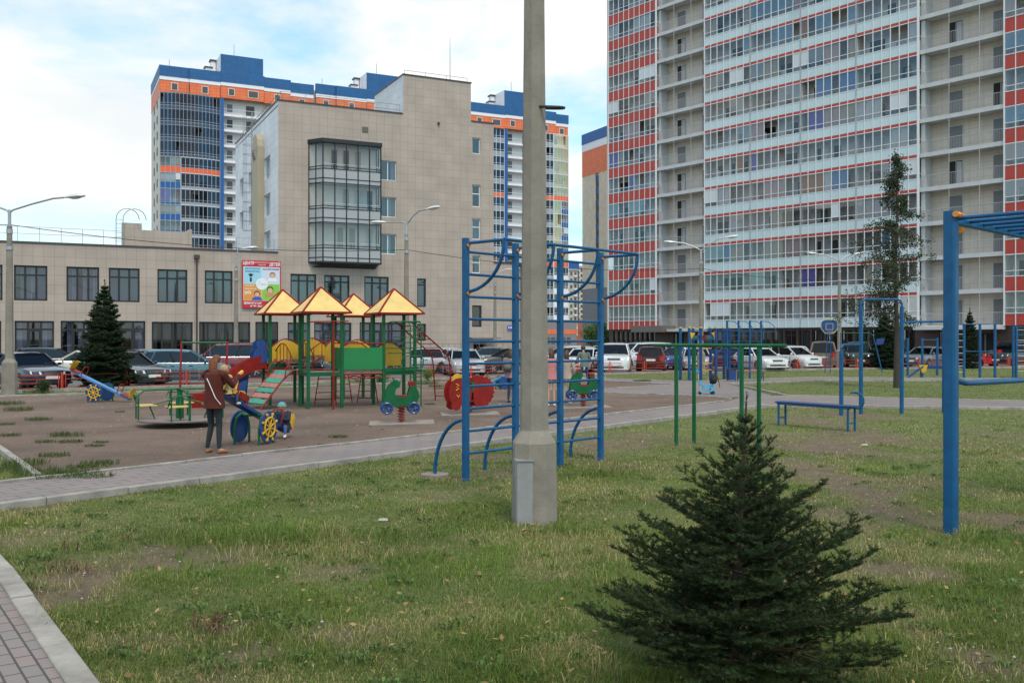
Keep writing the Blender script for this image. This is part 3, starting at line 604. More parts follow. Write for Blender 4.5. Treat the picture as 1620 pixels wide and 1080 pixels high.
b = MB(); r = FT.rect(737, 775, 538, 570); b.box(r[0], r[1]+.4, -1.2, -.04, r[3]+.1, r[3]+.22); railing(b, [(r[0]-6, -1.3, .55), (r[1]+1, -1.3, .55)], 1.0, .5, .02); b.box(r[0]-6, r[1]+1, -1.4, -.04, 0, .5); b.build('entrance_steps', mat('grey_steps', (.2, .2, .2), .8), bt)
# glazed oriel, four levels of glass and grey panels
pan_g = mat('grey_oriel_panel', (.36, .375, .39), .4)
ox0, ox1 = FT.x(511, -1.1), FT.x(602.5, -1.1); dp = 1.1
def zo(py): return FT.z(560, py, -dp)
lv = [(230, 272), (295.5, 336), (357, 398.5)]
tops = []
ztop = zo(229); zbot = zo(414.5)
hgl = (ztop-zbot)/3
for k in range(3):
    zt = ztop-k*hgl; b = MB(); zg = zt-hgl*.50; zrl = zt-hgl*.62; zp1 = zt-hgl*.66; zp2 = zt-hgl*.90; zz = zt-hgl
    def face(p, q, n):   # p,q = 2d ends of the face, n panes
        p = Vector((p[0], p[1], 0)); q = Vector((q[0], q[1], 0)); d = (q-p); nn = Vector((d.y, -d.x, 0)).normalized()
        for i in range(n+1):
            a = p+d*i/n; b.bar((a.x, a.y, zz), (a.x, a.y, zt), .065, .08, 0)
        for h_ in (zt-.05, zt-hgl*.60, zt-hgl*.66, zt-hgl*.90): b.bar((p.x, p.y, h_), (q.x, q.y, h_), .06, .055, 0)
        def sheet_(z0, z1, mi, off=0): b.quad(tuple(p-nn*off+Vector((0, 0, z0))), tuple(q-nn*off+Vector((0, 0, z0))), tuple(q-nn*off+Vector((0, 0, z1))), tuple(p-nn*off+Vector((0, 0, z1))), mi)
        sheet_(zz, zt-hgl*.66, 1); sheet_(zt-hgl*.66, zt, 2)
    face((ox0, -dp), (ox1, -dp), 5); face((ox0-.75, -.02), (ox0, -dp), 2); face((ox1, -dp), (ox1, -.02), 2)
    # inside: slab, lit back wall, curtains, handrail
    b.prism([(ox0-.7, 0, zz+.02), (ox0, -dp+.06, zz+.02), (ox1-.06, -dp+.06, zz+.02), (ox1-.06, 0, zz+.02)], (0, 0, .15), 3)
    b.quad((ox0-.7, -.03, zz+.2), (ox1, -.03, zz+.2), (ox1, -.03, zt-.05), (ox0-.7, -.03, zt-.05), 4)
    for i in range(9):
        if rnd.random() < .5: xa = ox0+i*.45; b.quad((xa, -.12, zz+.9), (xa+.4, -.12, zz+.9), (xa+.4, -.12, zt-.3), (xa, -.12, zt-.3), rnd.choice([5, 6, 7]))
    b.tube([(ox0, -dp+.25, zt-hgl*.52), (ox1, -dp+.25, zt-hgl*.52)], .03, 6, 3)
    for i in range(20): xa = ox0+.1+(ox1-ox0-.2)*i/19; b.tube([(xa, -dp+.25, zt-hgl*.66), (xa, -dp+.25, zt-hgl*.52)], .014, 4, 3)
    b.build('glazed_oriel_bay', [fr_dark, pan_g, g_clear, mat('white_paint', (.75, .75, .73), .5), mat('oriel_back_wall', (.68, .62, .55), .8), cur_w, cur_b, room], bt, fix=False)
b = MB(); b.prism([(ox0-.85, -.02, ztop), (ox0-.05, -dp-.1, ztop), (ox1+.08, -dp-.1, ztop), (ox1+.08, -.02, ztop)], (0, 0, .28)); b.build('oriel_cap', fr_dark, bt); b = MB(); b.prism([(ox0-.8, -.02, zbot-.12), (ox0-.03, -dp-.05, zbot-.12), (ox1+.05, -dp-.05, zbot-.12), (ox1+.05, -.02, zbot-.12)], (0, 0, .13))
b.prism([(ox0-.5, -.02, zbot-.4), (ox0+.2, -dp+.2, zbot-.13), (ox1-.1, -dp+.2, zbot-.13), (ox1-.1, -.02, zbot-.4)], (0, 0, .02)); b.build('oriel_tray', fr_dark, bt)
# ------------------------------------------------------------------ text helper
def text(s, size, m, parent, loc, rot=(R(90), 0, 0), align='CENTER', width=None, name='lettering', ext=.004, bold=0):
    cu = bpy.data.curves.new(name, 'FONT'); cu.body = s; cu.size = size; cu.align_x = align; cu.align_y = 'CENTER'; cu.extrude = ext; cu.offset = bold
    o = bpy.data.objects.new(name, cu); COL.objects.link(o)
    dg = bpy.context.evaluated_depsgraph_get(); me = bpy.data.meshes.new_from_object(o.evaluated_get(dg)); bpy.data.objects.remove(o)
    me.materials.clear(); me.materials.append(m); o = bpy.data.objects.new(name, me); COL.objects.link(o)
    xs_ = [v.co.x for v in me.vertices]
    o.parent = parent; o.location = loc; o.rotation_euler = rot
    if width and xs_: k = width/(max(xs_)-min(xs_)); o.scale = (k, 1, 1)
    return o
# billboard on the wing
r = FT.rect(382.5, 443.5, 412.5, 487.5); p = FT.o+FT.u*r[0]-FT.n*.16
bb = thing('billboard', 'square advertising banner with red border and four coloured fields on the beige wing', 'billboard', (p.x, p.y, r[2]), TA)
Wb, Hb = r[1]-r[0], r[3]-r[2]
red_s = mat('sign_red', (.52, .015, .03), .5); b = MB(); b.box(0, Wb, 0, .08, 0, Hb); b.build('board', red_s, bb)
ws = mat('sign_white', (.78, .80, .82), .5); bs_ = mat('sign_sky_blue', (.33, .62, .75), .5); os_ = mat('sign_orange', (.72, .30, .05), .5); gs_ = mat('sign_green', (.22, .55, .06), .5); ps_ = mat('sign_pale', (.60, .66, .76), .5)
fx0, fx1, fz0, fz1 = .03*Wb, .97*Wb, .155*Hb, .865*Hb; fxm, fzm = Wb*.505, Hb*.51
def panel(x0, x1, z0, z1, m, y=-.004, name='field', n=0):
    b = MB(); b.box(x0, x1, y, y+.003 if y > -.005 else y+.003, z0, z1); return b.build(name, m, bb)
panel(fx0, fx1, fz0, fz1, ws, -.004); panel(fx0+.02, fxm-.01, fzm+.01, fz1-.02, bs_, -.008); panel(fxm+.01, fx1-.02, fzm+.01, fz1-.02, ps_, -.008); panel(fx0+.02, fxm-.01, fz0+.02, fzm-.01, os_, -.008); panel(fxm+.01, fx1-.02, fz0+.02, fzm-.01, gs_, -.008)
b = MB(); b.lathe([(Wb*.155, -.014), (Wb*.155, -.0095)], (fxm, 0, fzm), 28, 0, 'y'); b.build('round_field', ws, bb)
tb = mat('sign_text_blue', (.05, .25, .45), .5); tn = mat('sign_text_navy', (.06, .06, .22), .5); blk = mat('sign_black', (.02, .02, .03), .5)
text('ЦЕНТР', .30, ws, bb, (Wb*.165, -.01, Hb*.935), width=Wb*.29, bold=.008); text('ДЕТЕЙ', .30, ws, bb, (Wb*.84, -.01, Hb*.925), width=Wb*.28, bold=.008)
text('ИНТЕЛЛЕКТУАЛЬНОГО', .13, ws, bb, (Wb*.51, -.01, Hb*.955), width=Wb*.36); text('РАЗВИТИЯ', .13, ws, bb, (Wb*.51, -.01, Hb*.905), width=Wb*.18)
text('МЕНТАЛЬНАЯ', .17, tb, bb, (Wb*.26, -.013, Hb*.825), width=Wb*.38, bold=.004); text('АРИФМЕТИКА', .17, tb, bb, (Wb*.26, -.013, Hb*.765), width=Wb*.38, bold=.004)
text('КАЛЛИГРАФИЯ', .17, tn, bb, (Wb*.74, -.013, Hb*.82), width=Wb*.42, bold=.004)
text('ТАБЛИЦА', .15, ws, bb, (Wb*.18, -.013, Hb*.465), width=Wb*.24); text('УМНОЖЕНИЯ', .15, ws, bb, (Wb*.21, -.013, Hb*.40), width=Wb*.30); text('2X2', .26, ws, bb, (Wb*.14, -.013, Hb*.32), rot=(R(90), R(-8), 0), bold=.01)
text('@ДетиТут.рф', .19, ws, bb, (Wb*.27, -.01, Hb*.105), width=Wb*.46, bold=.005); text('8 906 222 32', .17, ws, bb, (Wb*.40, -.01, Hb*.04), width=Wb*.38, bold=.005); text('проф', .11, ws, bb, (Wb*.68, -.01, Hb*.115))
b = MB(); cx_, cz_ = Wb*.22, Hb*.70; b.prism([(cx_-.22, -.012, cz_), (cx_, -.012, cz_+.09), (cx_+.22, -.012, cz_), (cx_, -.012, cz_-.09)], (0, .003, 0)); b.box(cx_-.1, cx_+.1, -.0155, -.0125, cz_-.14, cz_-.05); b.box(cx_-.07, cx_+.07, -.0125, -.010, cz_-.5, cz_-.2); b.build('cap_emblem', blk, bb)
sk = mat('sign_skin', (.66, .42, .30), .6); hr = mat('sign_hair', (.08, .05, .04), .6); sh1 = mat('sign_shirt', (.62, .64, .72), .6); bl1 = mat('sign_blue', (.04, .09, .42), .6)
def portrait(x, z, r_, y, shirt, hair=hr):
    o = MB(); o.lathe([(r_*1.1, y), (r_*1.1, y+.0018)], (x, 0, z+r_*.22), 16, 0, 'y'); q = o.build('portrait_hair', hair, bb)
    o = MB(); o.lathe([(r_*.85, y-.003), (r_*.85, y-.0012)], (x, 0, z-r_*.05), 16, 0, 'y'); o.build('portrait_face', sk, bb)
    o = MB(); o.prism([(x-r_*2, y, z-r_*2.2), (x+r_*2, y, z-r_*2.2), (x+r_*1.5, y, z-r_*1.2), (x+r_*.4, y, z-r_*.8), (x-r_*.4, y, z-r_*.8), (x-r_*1.5, y, z-r_*1.2)], (0, .0018, 0)); o.build('portrait_shirt', shirt, bb)
portrait(Wb*.38, Hb*.29, .19, -.016, bl1); portrait(Wb*.72, Hb*.38, .21, -.016, mat('sign_desk', (.6, .25, .12), .6)); portrait(Wb*.78, Hb*.69, .19, -.016, ws, mat('sign_hair_brown', (.28, .13, .08), .6))
b = MB(); x_ = Wb*.43; z_ = Hb*.53; b.tube([(x_-.05, -.017, z_-.12), (x_, -.017, z_), (x_+.06, -.017, z_+.1)], .02, 5); b.ball((x_+.02, -.017, z_+.14), .035, 8); b.build('figure_emblem', bs_, bb); text('ДетиТут', .09, tn, bb, (Wb*.55, -.017, Hb*.50))
# little blue number plate
pl = thing('house_number_plate', 'small blue house plate by the right end of the beige wall', 'sign', tuple((FT.o+FT.u*FT.x(802.5)-FT.n*.1)+Vector((0, 0, FT.z(805, 522)))), TA)
b = MB(); b.box(0, .55, 0, .05, 0, .36); b.build('plate', mat('plate_blue', (.10, .10, .5), .4), pl); b = MB(); b.box(.05, .12, -.006, -.002, .14, .26); [b.box(.17+.11*k, .24+.11*k, -.006, -.002, .14, .26) for k in range(3)]; b.build('plate_number', ws, pl)
# ================================================================== right tower (white and red glazed balconies)
FA = Fac(20.5, 101.0, math.atan2(-.772, .637))
tw = thing('apartment_tower', 'tall apartment tower with bands of glazed balconies in pale blue and red', 'building', tuple(FA.o), FA.a)
tile_b = tile_mat('tower_beige_panels', (.60, .53, .45), (.64, .565, .48), (.38, .33, .28), 1.2, .6, .015, .6)
brown = tile_mat('brown_base_panels', (.060, .035, .028), (.075, .042, .034), (.02, .015, .012), 1.2, .6, .02, .5)
red_p = mat('red_band_panel', (.44, .048, .032), .45, var=.12, vscale=.5); sky_p = mat('pale_blue_panel', (.56, .68, .71), .4, var=.06, vscale=.5)
slab_m = mat('slab_concrete', (.55, .56, .57), .7, var=.12, vscale=1); door_m = mat('grey_metal_door', (.16, .165, .17), .5)
gl_t = glass_mat('balcony_glass', .07, (.90, .93, .95), rmax=.42); gl_sk = glass_mat('balcony_glass_bright', .18, (.5, .56, .6), rmax=.7)
frost = mat('frosted_panel', (.60, .64, .67), .3); foil = mat('foil_panel', (.75, .77, .78), .25, .6)
pane_int = mat('balcony_interior', (.62, .58, .55), .8); stuff_a = mat('stored_box', (.2, .13, .08), .8); stuff_b = mat('laundry', (.55, .5, .5), .9)
NF, Z0 = 14, 3.0
def glazed(parent, x0, x1, zf, n, spandrel, y0=0., depth=1.45, red=True, first=False, name='glazed_balcony', red_m=None, sw=(.95, .30), fr=fr_white, gmats=None, zb=None, curv=None, dark=0, interior=None, mullion=.07):
    """one floor of a glazed balcony run. zf = floor level; spandrel panel, railing rail, panes, top strip"""
    red_m = red_m or red_p; b = MB(); A, B = sw; H = 3.0
    mats = [fr, spandrel, red_m, gl_t, gl_sk, frost, cur_w, cur_b, cur_p, cur_bl, cur_o, cur_v, room, pane_int, slab_m, stuff_a, stuff_b, foil]
    if gmats: mats[3], mats[4] = gmats
    if interior: mats[13] = interior
    za, zw0, zw1 = zf, zf+A, zf+H-B
    f = curv or (lambda x: 0.)
    dx = (x1-x0)/n; ztr = zw0+.45
    for i in range(n+1):
        xm = x0+dx*i; ym = y0+f(xm); w_ = mullion/2*(1.8 if i in (0, n) else 1)
        b.box(xm-w_, xm+w_, ym-.035, ym+.04, za+.002, zf+H-.002, 0)
    i = 0; kind_run = 0; kd = 'clear'
    for i in range(n):
        xa, xb = x0+dx*i, x0+dx*(i+1); ya, yb = y0+f(xa), y0+f(xb)
        def q(z0, z1, mi, o=0.): b.quad((xa, ya+o, z0), (xb, yb+o, z0), (xb, yb+o, z1), (xa, ya+o, z1), mi)
        q(za, zw0, 1); q(zw1, zf+H, 2)
        b.bar((xa, ya, zw0), (xb, yb, zw0), .05, .07, 0); b.bar((xa, ya, zw1), (xb, yb, zw1), .05, .07, 0); b.bar((xa, ya, ztr), (xb, yb, ztr), .045, .055, 0)
        if kind_run <= 0:
            kd = rnd.choices(['clear', 'bright', 'frost', 'curt', 'curtc', 'open', 'foil'], [46, 13, 6, 15, 8, 10, 2] if not dark else [70, 22, 0, 2, 0, 6, 0])[0]; kind_run = rnd.choice([1, 2, 2, 3]) if kd != 'open' else rnd.choice([1, 1, 2])
            cm = {'curt': rnd.choice([6, 6, 7]), 'curtc': rnd.choice([8, 9, 10, 11, 7])}.get(kd, 6)
        kind_run -= 1
        if kd == 'frost': q(ztr+.02, zw1-.02, 5, .01); q(zw0+.02, ztr-.02, 3, .01)
        elif kd == 'foil': q(zw0+.02, zw1-.02, 17, .01)
        elif kd == 'open': q(zw0+.02, ztr-.02, 3, .01)
        else:
            q(zw0+.02, ztr-.02, 3, .01); q(ztr+.02, zw1-.02, 4 if kd == 'bright' else 3, .01)
            if kd in ('curt', 'curtc'): b.quad((xa+.03, ya+.12, zw0+.1), (xb-.03, yb+.12, zw0+.1), (xb-.03, yb+.12, zw1-.03), (xa+.03, ya+.12, zw1-.03), cm)
    # depth: floor, partitions, back wall with its doors and windows, things stood on the balcony
    yb_ = y0+depth-.02
    b.box(x0+.02, x1-.02, y0+.06+max(0, f((x0+x1)/2)), yb_, zf+.02, zf+.2, 14)
    b.quad((x0+.02, yb_-.01, zf), (x1-.02, yb_-.01, zf), (x1-.02, yb_-.01, zf+H), (x0+.02, yb_-.01, zf+H), 13)
    for xp in (x0+.03, x1-.09): b.box(xp, xp+.06, y0+.08, yb_, zf+.2, zf+H, 13)
    xx = x0+.6
    while xx < x1-1.6:
        ww = rnd.choice([.8, 1.5, 1.5]); zl = zf+.25 if ww < 1 else zf+1.05
        b.box(xx-.06, xx+ww+.06, yb_-.05, yb_-.02, zl-.06, zf+2.4, 0); b.box(xx, xx+ww, yb_-.07, yb_-.05, zl, zf+2.34, 12 if rnd.random() < .6 else 6)
        if rnd.random() < .45: b.quad((xx, yb_-.08, zl), (xx+ww*.5, yb_-.08, zl), (xx+ww*.5, yb_-.08, zf+2.34), (xx, yb_-.08, zf+2.34), 6)
        xx += ww+rnd.uniform(.25, 1.6)
    for _ in range(rnd.choice([0, 1, 1, 2])):
        xx = rnd.uniform(x0+.3, x1-.8); b.box(xx, xx+rnd.uniform(.3, .6), y0+.5, y0+.8, zf+.2, zf+rnd.uniform(.9, 1.9), rnd.choice([15, 16, 14]))
    return b.build(name, mats, parent, fix=False)
xm0, xm1 = 0.0, 23.5; L0, L1 = -14.3, -6.9; Rr0, Rr1 = 30.8, 40.6
ng = 4
for k in range(NF):
    zf = Z0+3*k
    for g in range(ng): glazed(tw, xm0+(xm1-xm0)*g/ng, xm0+(xm1-xm0)*(g+1)/ng, zf, 7, sky_p, sw=(.88, .30))
    glazed(tw, L0, L1, zf, 9, red_p, sw=(.98, .26)); glazed(tw, Rr0, Rr1, zf, 11, red_p, sw=(.98, .26))
# right-hand returns of the bays (they face the playground)
for (xr_, sp) in ((xm1, sky_p), (L1, red_p), (Rr1, red_p)):
    b = MB()
    for k in range(NF):
        zf = Z0+3*k; A = .98 if sp is red_p else .9; Bt = .26 if sp is red_p else .22
        for (z0, z1, mi) in ((zf, zf+A, 1), (zf+A, zf+3-Bt, 3), (zf+3-Bt, zf+3, 2)): b.quad((xr_+.1, .03, z0), (xr_+.1, 1.4, z0), (xr_+.1, 1.4, z1), (xr_+.1, .03, z1), mi)
        for zz in (zf+A, zf+A+.45, zf+3-Bt): b.box(xr_+.07, xr_+.13, .03, 1.4, zz-.03, zz+.03, 0)
    for yy in (.0, .7, 1.38): b.box(xr_+.05, xr_+.14, yy, yy+.06, Z0, Z0+3*NF, 0)
    b.build('balcony_return', [fr_white, sp, red_p, gl_t], tw, fix=False)
b = MB(); HT = Z0+3*NF+1.5
hol = [(-6.9, -.0, 0, 0)]
b.box(L0+.0, Rr1, 1.5, 15, Z0, HT); b.box(L0-.25, L0-.02, .0, 15, Z0, HT); b.build('wall', tile_b, tw)
b = MB(); b.box(L0-.4, Rr1+.2, -.1, 15.2, HT, HT+.3); b.build('roof', slab_m, tw)
rec = [(L1+.16, xm0-.05), (xm1+.16, Rr0-.05)]
for (xa, xb) in rec:
    for k in range(NF+1):
        zf = Z0+3*k; b = MB(); b.box(xa, xb, .12, 1.49, zf-.22, zf-.02); b.box(xa, xb, .08, .119, zf-.30, zf+.06); b.build('balcony_slab', slab_m, tw)
        if k == NF: break
        b = MB()
        b.tube([(xa, .16, zf+1.08), (xb, .16, zf+1.08)], .025, 5)
        n = int((xb-xa)/.13)
        for i in range(n): xx = xa+(xb-xa)*i/n; b.box(xx-.008, xx+.008, .152, .168, zf+.06, zf+1.07)
        for xx in (xa+(xb-xa)*.36, xa+(xb-xa)*.72): b.tube([(xx, .1, zf-.02), (xx, .1, zf+2.7)], .03, 5)
        b.build('balcony_railing', mat('thin_grey_rail', (.40, .40, .41), .6), tw)
        for (ff, wd2) in ((.27, 1.15), (.80, 1.1)):
            xd = xa+(xb-xa)*ff; b = MB(); b.box(xd-.06, xd+wd2+.06, 1.44, 1.498, zf, zf+2.3, 1)
            lf = xa < 0; op = rnd.random() < (.6 if lf else .15)
            b.box(xd, xd+wd2, 1.41, 1.438, zf+.05, zf+2.22, 2 if op else 0)
            if op: b.box(xd+wd2*.52, xd+wd2*.56, 1.40, 1.412, zf+.05, zf+2.22, 1); b.quad((xd+wd2*.6, 1.405, zf+.1), (xd+wd2-.03, 1.405, zf+.1), (xd+wd2-.03, 1.405, zf+2.15), (xd+wd2*.6, 1.405, zf+2.15), 3)
            b.build('balcony_door', [door_m, fr_white if lf else slab_m, room, cur_w], tw, fix=False)
    b = MB(); b.box(xa-.0, xa+.35, .3, 1.48, Z0, HT-1.5); b.build('recess_pier', slab_m, tw)
# brown ground floor with shop windows, canopies and doors
def shop(x0, x1, n, parent=tw, y=.5):
    hs = [(x0+(x1-x0)*i/n+.12, x0+(x1-x0)*(i+1)/n-.12, .75, 2.75) for i in range(n)]; return hs
hs = shop(L0+.3, L1-.3, 9)+shop(.6, 23.2, 15)+shop(Rr0+.5, Rr1-.3, 5)
hd = [(-4.6, -3.1, 0, 2.5), (-2.4, -.4, 0, 2.6), (25.2, 26.8, 0, 2.4), (28.2, 29.8, 0, 2.4)]
b = MB(); wall_holes(b, L0-.2, Rr1, 0, Z0-.02, hs+hd, .35, .3); b.quad((L0-.2, .35, 0), (L0-.2, 15, 0), (L0-.2, 15, Z0), (L0-.2, .35, Z0)); b.quad((Rr1, .35, 0), (Rr1, 15, 0), (Rr1, 15, Z0), (Rr1, .35, Z0)); b.build('base_wall', brown, tw, fix=False)
for i, h in enumerate(hs): window(tw, *h, .5, 1 if h[1]-h[0] < 1.2 else 2, h[3]-.5 if i % 3 == 0 else None, fm=mat('brown_frame', (.06, .04, .035), .5), gm=g_dim if i > 9 else g_std, back=(cur_w, cur_v) if 14 < i < 20 else (cur_w, cur_g), share=.75 if i < 9 else .35, name='shop_window')
for h in hd:
    b = MB(); b.box(h[0], h[1], .8, .85, h[2], h[3]); b.box(h[0]+.02, h[0]+.12, .62, .79, .02, h[3]-.02, 1); b.box(h[1]-.12, h[1]-.02, .62, .79, .02, h[3]-.02, 1); b.box((h[0]+h[1])/2-.05, (h[0]+h[1])/2+.05, .63, .79, .02, h[3]-.1, 1); b.build('entrance_door', [room, fr_white if h[0] < 0 else door_m], tw)
b = MB(); b.box(-8.6, -4.2, -2.2, .3, Z0-.35, Z0+.35); b.build('entrance_canopy', mat('canopy_brown_grey', (.16, .13, .12), .6), tw)
b = MB(); b.box(-4.1, .3, -1.4, .3, Z0-.3, Z0-.03); b.box(xm1+.2, Rr0, -1.2, .3, Z0-.32, Z0-.03); b.build('entrance_canopy', slab_m, tw)
b = MB(); railing(b, [(-9.5, -2.4, 0), (-2, -2.4, 0)], 1.0, .5, .02); b.box(-9.5, -2, -2.3, .3, 0, .12); b.build('ramp_railing', rail_m, tw)
b = MB(); zz = Z0+3*6+1.0; b.box(11.6, 12.5, -.45, -.06, Z0+3*10+2.0, Z0+3*10+2.55); b.lathe([(.2, -.462), (.2, -.452)], (12.2, 0, Z0+32.27), 14, 1, 'y'); b.build('air_conditioner', [fr_white, room], tw)
# ================================================================== long blue and orange block behind
FB = Fac(-65.95, 177.6, TA)
bt2 = thing('apartment_block', 'long apartment block with blue, white and orange top storey behind the beige building', 'building', tuple(FB.o), TA)
blue_p = tile_mat('blue_roof_panels', (.008, .10, .28), (.009, .11, .30), (.005, .055, .15), 1.2, .6, .02, .5)
org_p = tile_mat('orange_panels', (.78, .17, .055), (.82, .185, .06), (.5, .1, .04), 1.2, .6, .03, .5)
white_p = mat('white_band', (.80, .80, .84), .6); cream = tile_mat('cream_panels', (.62, .58, .50), (.66, .61, .53), (.4, .37, .33), 1.2, .6, .015, .6)
blue_b = mat('blue_balcony_panel', (.010, .10, .32), .5); org_b = mat('orange_balcony_panel', (.80, .13, .035), .5); gry_b = mat('grey_spandrel', (.30, .33, .37), .5)
gold = glass_mat('gold_reflection_glass', .32, (.95, .80, .5), .05, (1.0, .84, .55)); gold_in = mat('gold_reflection_interior', (.80, .68, .45), .8); gl_d = glass_mat('dark_blue_glass', .05, (.16, .20, .26), .03, (.55, .7, .95), .4)  # golden reflection of the corner glazing put into glass tint and interior colour
wallw = mat('recess_white', (.66, .65, .62), .7)
FH, NFB, ZT = 3.0, 16, 48.2
def bands(parent, x0, x1, y, zt, steps=0, name=''):
    b = MB(); b.box(x0, x1, y, y+.4, zt, zt+2.3); b.build('orange_band', org_p, parent)
    b = MB(); b.box(x0-.05, x1+.05, y-.08, y+.4, zt+2.302, zt+3.0); b.build('white_line', white_p, parent)
    b = MB(); b.box(x0-.1, x1+.1, y-.14, y+.5, zt+3.002, zt+5.0); b.build('blue_parapet', blue_p, parent)
    n = max(1, int((x1-x0)/3.2))
    for i in range(n):
        xx = x0+(x1-x0)*(i+.5)/n; b = MB(); w_ = .9 if i % 2 else .5; b.box(xx-w_-.1, xx+w_+.1, y-.05, y-.003, zt+.5, zt+1.9); b.box(xx-w_, xx+w_, y-.07, y-.051, zt+.6, zt+1.8, 1); b.build('window', [fr_white, g_dim and room2], parent)
XE = 87.9; ML = 29.4; dk_sp = mat('dark_blue_spandrel', (.035, .055, .10), .25); fr_gr = mat('grey_mullion', (.34, .37, .42), .5)
b = MB(); b.box(0, XE, 1.5, 16, 0, ZT+4); b.build('wall', cream, bt2)
def cv(a, c, h): return lambda x: -h*(1-((x-(a+c)/2)/((c-a)/2))**2)
for mi_ in range(3):
    o = mi_*ML; flip = (mi_ == 2)
    # curved glazed corner
    segs = []
    if mi_ == 0: A0, A1 = 0.0, 10.9; P0 = 10.95; R0, R1 = 11.6, 19.2; G0, G1 = 19.8, 29.0
    elif mi_ == 1: A0, A1 = 29.6, 40.0; P0 = 40.1; R0, R1 = 40.8, 48.6; G0, G1 = 49.2, 58.4
    else: A0, A1 = 59.2, 71.6; P0 = 71.65; R0, R1 = 72.3, 79.2; G0, G1 = 79.9, 87.8
    cA = cv(A0, A1, .9 if mi_ == 0 else .3); cG = cv(G0, G1, .7)
    for k in range(NFB):
        zf = ZT-FH*(k+1)
        vis = (mi_ == 0) or (mi_ == 2) or k < 1
        if mi_ == 0:
            if k == 3: glazed(bt2, A0, A1, zf, 18, org_b, 0, 1.45, sw=(1.0, .15), red_m=gry_b, gmats=(gl_d, gl_d), curv=cA, dark=1, interior=room2, mullion=.09) if False else None
            sp = gry_b
            if k < 4: glazed(bt2, A0, A1, zf, 16, dk_sp, 0, 1.45, sw=(.55, .12), red_m=dk_sp, gmats=(gl_d, gl_d), curv=cA, dark=1, interior=room2, mullion=.07, fr=fr_gr)
            else:
                glazed(bt2, A0, 3.6, zf, 4, org_b if k == 4 else blue_b, 0, 1.45, sw=(1.2 if k != 6 else .4, .1), fr=fr_gr, red_m=gry_b, gmats=(gl_t, gl_t), curv=cA, interior=pane_int, mullion=.09)
                glazed(bt2, 3.65, A1, zf, 9, org_b if k in (4, 9) else gry_b, 0, 1.45, sw=(1.0 if k in (4, 9) else .5, .12), fr=fr_gr, red_m=white_p, gmats=(gl_d, gl_d), curv=cA, dark=0 if k == 6 else 1, interior=room2 if k != 6 else pane_int, mullion=.10)
        if mi_ == 2:
            glazed(bt2, 67.6, A1, zf, 4, org_b if k in (4, 9) else gry_b, 0, 1.45, sw=(.9, .12), red_m=gry_b, gmats=(gl_d, gl_d), dark=1, interior=room2, mullion=.10)
            glazed(bt2, G0, 83.6, zf, 4, org_b if k in (4, 9) else gry_b, 0, 1.45, sw=(.9, .12), red_m=gry_b, gmats=(gl_d, gl_d), curv=cG, dark=1, interior=room2, mullion=.10)
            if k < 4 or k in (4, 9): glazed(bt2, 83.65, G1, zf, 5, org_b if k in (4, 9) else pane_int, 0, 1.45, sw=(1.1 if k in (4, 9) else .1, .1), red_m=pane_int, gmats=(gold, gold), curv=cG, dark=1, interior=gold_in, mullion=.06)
            elif k < 10:
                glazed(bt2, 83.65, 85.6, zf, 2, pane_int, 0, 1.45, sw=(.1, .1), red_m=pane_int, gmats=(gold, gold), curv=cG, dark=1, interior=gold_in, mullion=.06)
                glazed(bt2, 85.65, G1, zf, 3, blue_b, 0, 1.45, sw=(1.2, .1), red_m=slab_m, gmats=(gl_t, gl_t), curv=cG, interior=pane_int, mullion=.06)
            else: glazed(bt2, 83.65, G1, zf, 5, white_p, 0, 1.45, sw=(1.1, .2), red_m=slab_m, gmats=(gl_t, gl_d), curv=cG, interior=pane_int, mullion=.08)
        if mi_ in (0, 2):
            b = MB(); b.box(R0, R1, .0, 1.49, zf-.25, zf-.05); b.box(R0, R1, -.05, -.001, zf-.3, zf+.9) if False else b.box(R0, R1, -.04, -.001, zf-.32, zf+.05); b.tube([(R0, .0, zf+1.0), (R1, .0, zf+1.0)], .04, 4)
            b.build('balcony_slab', white_p, bt2)
            for xd, w_ in ((R0+.7, 1.3), (R0+4.3, 1.9)):
                b = MB(); b.box(xd, xd+w_, 1.42, 1.497, zf+(.1 if w_ > 1.5 else .7), zf+2.4, 0); b.box(xd+.12, xd+w_-.12, 1.38, 1.419, zf+(.2 if w_ > 1.5 else .8), zf+2.3, 1); b.build('window', [fr_white, room2 if rnd.random() < .7 else door_m], bt2)
            # white back wall of the recess
    if mi_ in (0, 2):
        b = MB(); b.quad((R0, 1.49, 0), (R1, 1.49, 0), (R1, 1.49, ZT), (R0, 1.49, ZT)); b.build('recess_wall', wallw, bt2, fix=False)
        b = MB(); b.box(P0, P0+.62, -.35, 1.4, 0, ZT); b.build('blue_pilaster', blue_b, bt2)
    bands(bt2, A0+.02, A0+5.2 if mi_ == 0 else A0+4, 0.0, ZT); bands(bt2, (A0+5.3) if mi_ == 0 else A0+4.1, A1-.1, -.5, ZT-.1); bands(bt2, P0, R1, -.2, ZT+.1); bands(bt2, G0-.5, G0+4.6, 0., ZT); bands(bt2, G0+4.7, G1+.1, .35, ZT-.3)
    b = MB(); ph0, ph1 = P0+.1, P0+8.2; b.box(ph0, ph1, .3, 6, ZT+5.0, ZT+8.6); b.build('lift_house', blue_p, bt2)
    b = MB(); b.box(ph0-.05, ph0+.002, .35, 6, ZT+5, ZT+8.5); b.box(ph0-2.4, ph0-1.2, 3, 4.4, ZT+5, ZT+6.4); b.box(ph0-1.1, ph0-.2, 5, 6.2, ZT+5, ZT+8.3); b.build('lift_house_side', white_p, bt2)
    b = MB(); b.box(ph0-1.3, ph0, 4.8, 6.4, ZT+8.3, ZT+8.6); b.box(ph0-2.6, ph0-1.0, 2.8, 4.6, ZT+6.4, ZT+6.6); b.build('vent_cap', metal_dk, bt2)
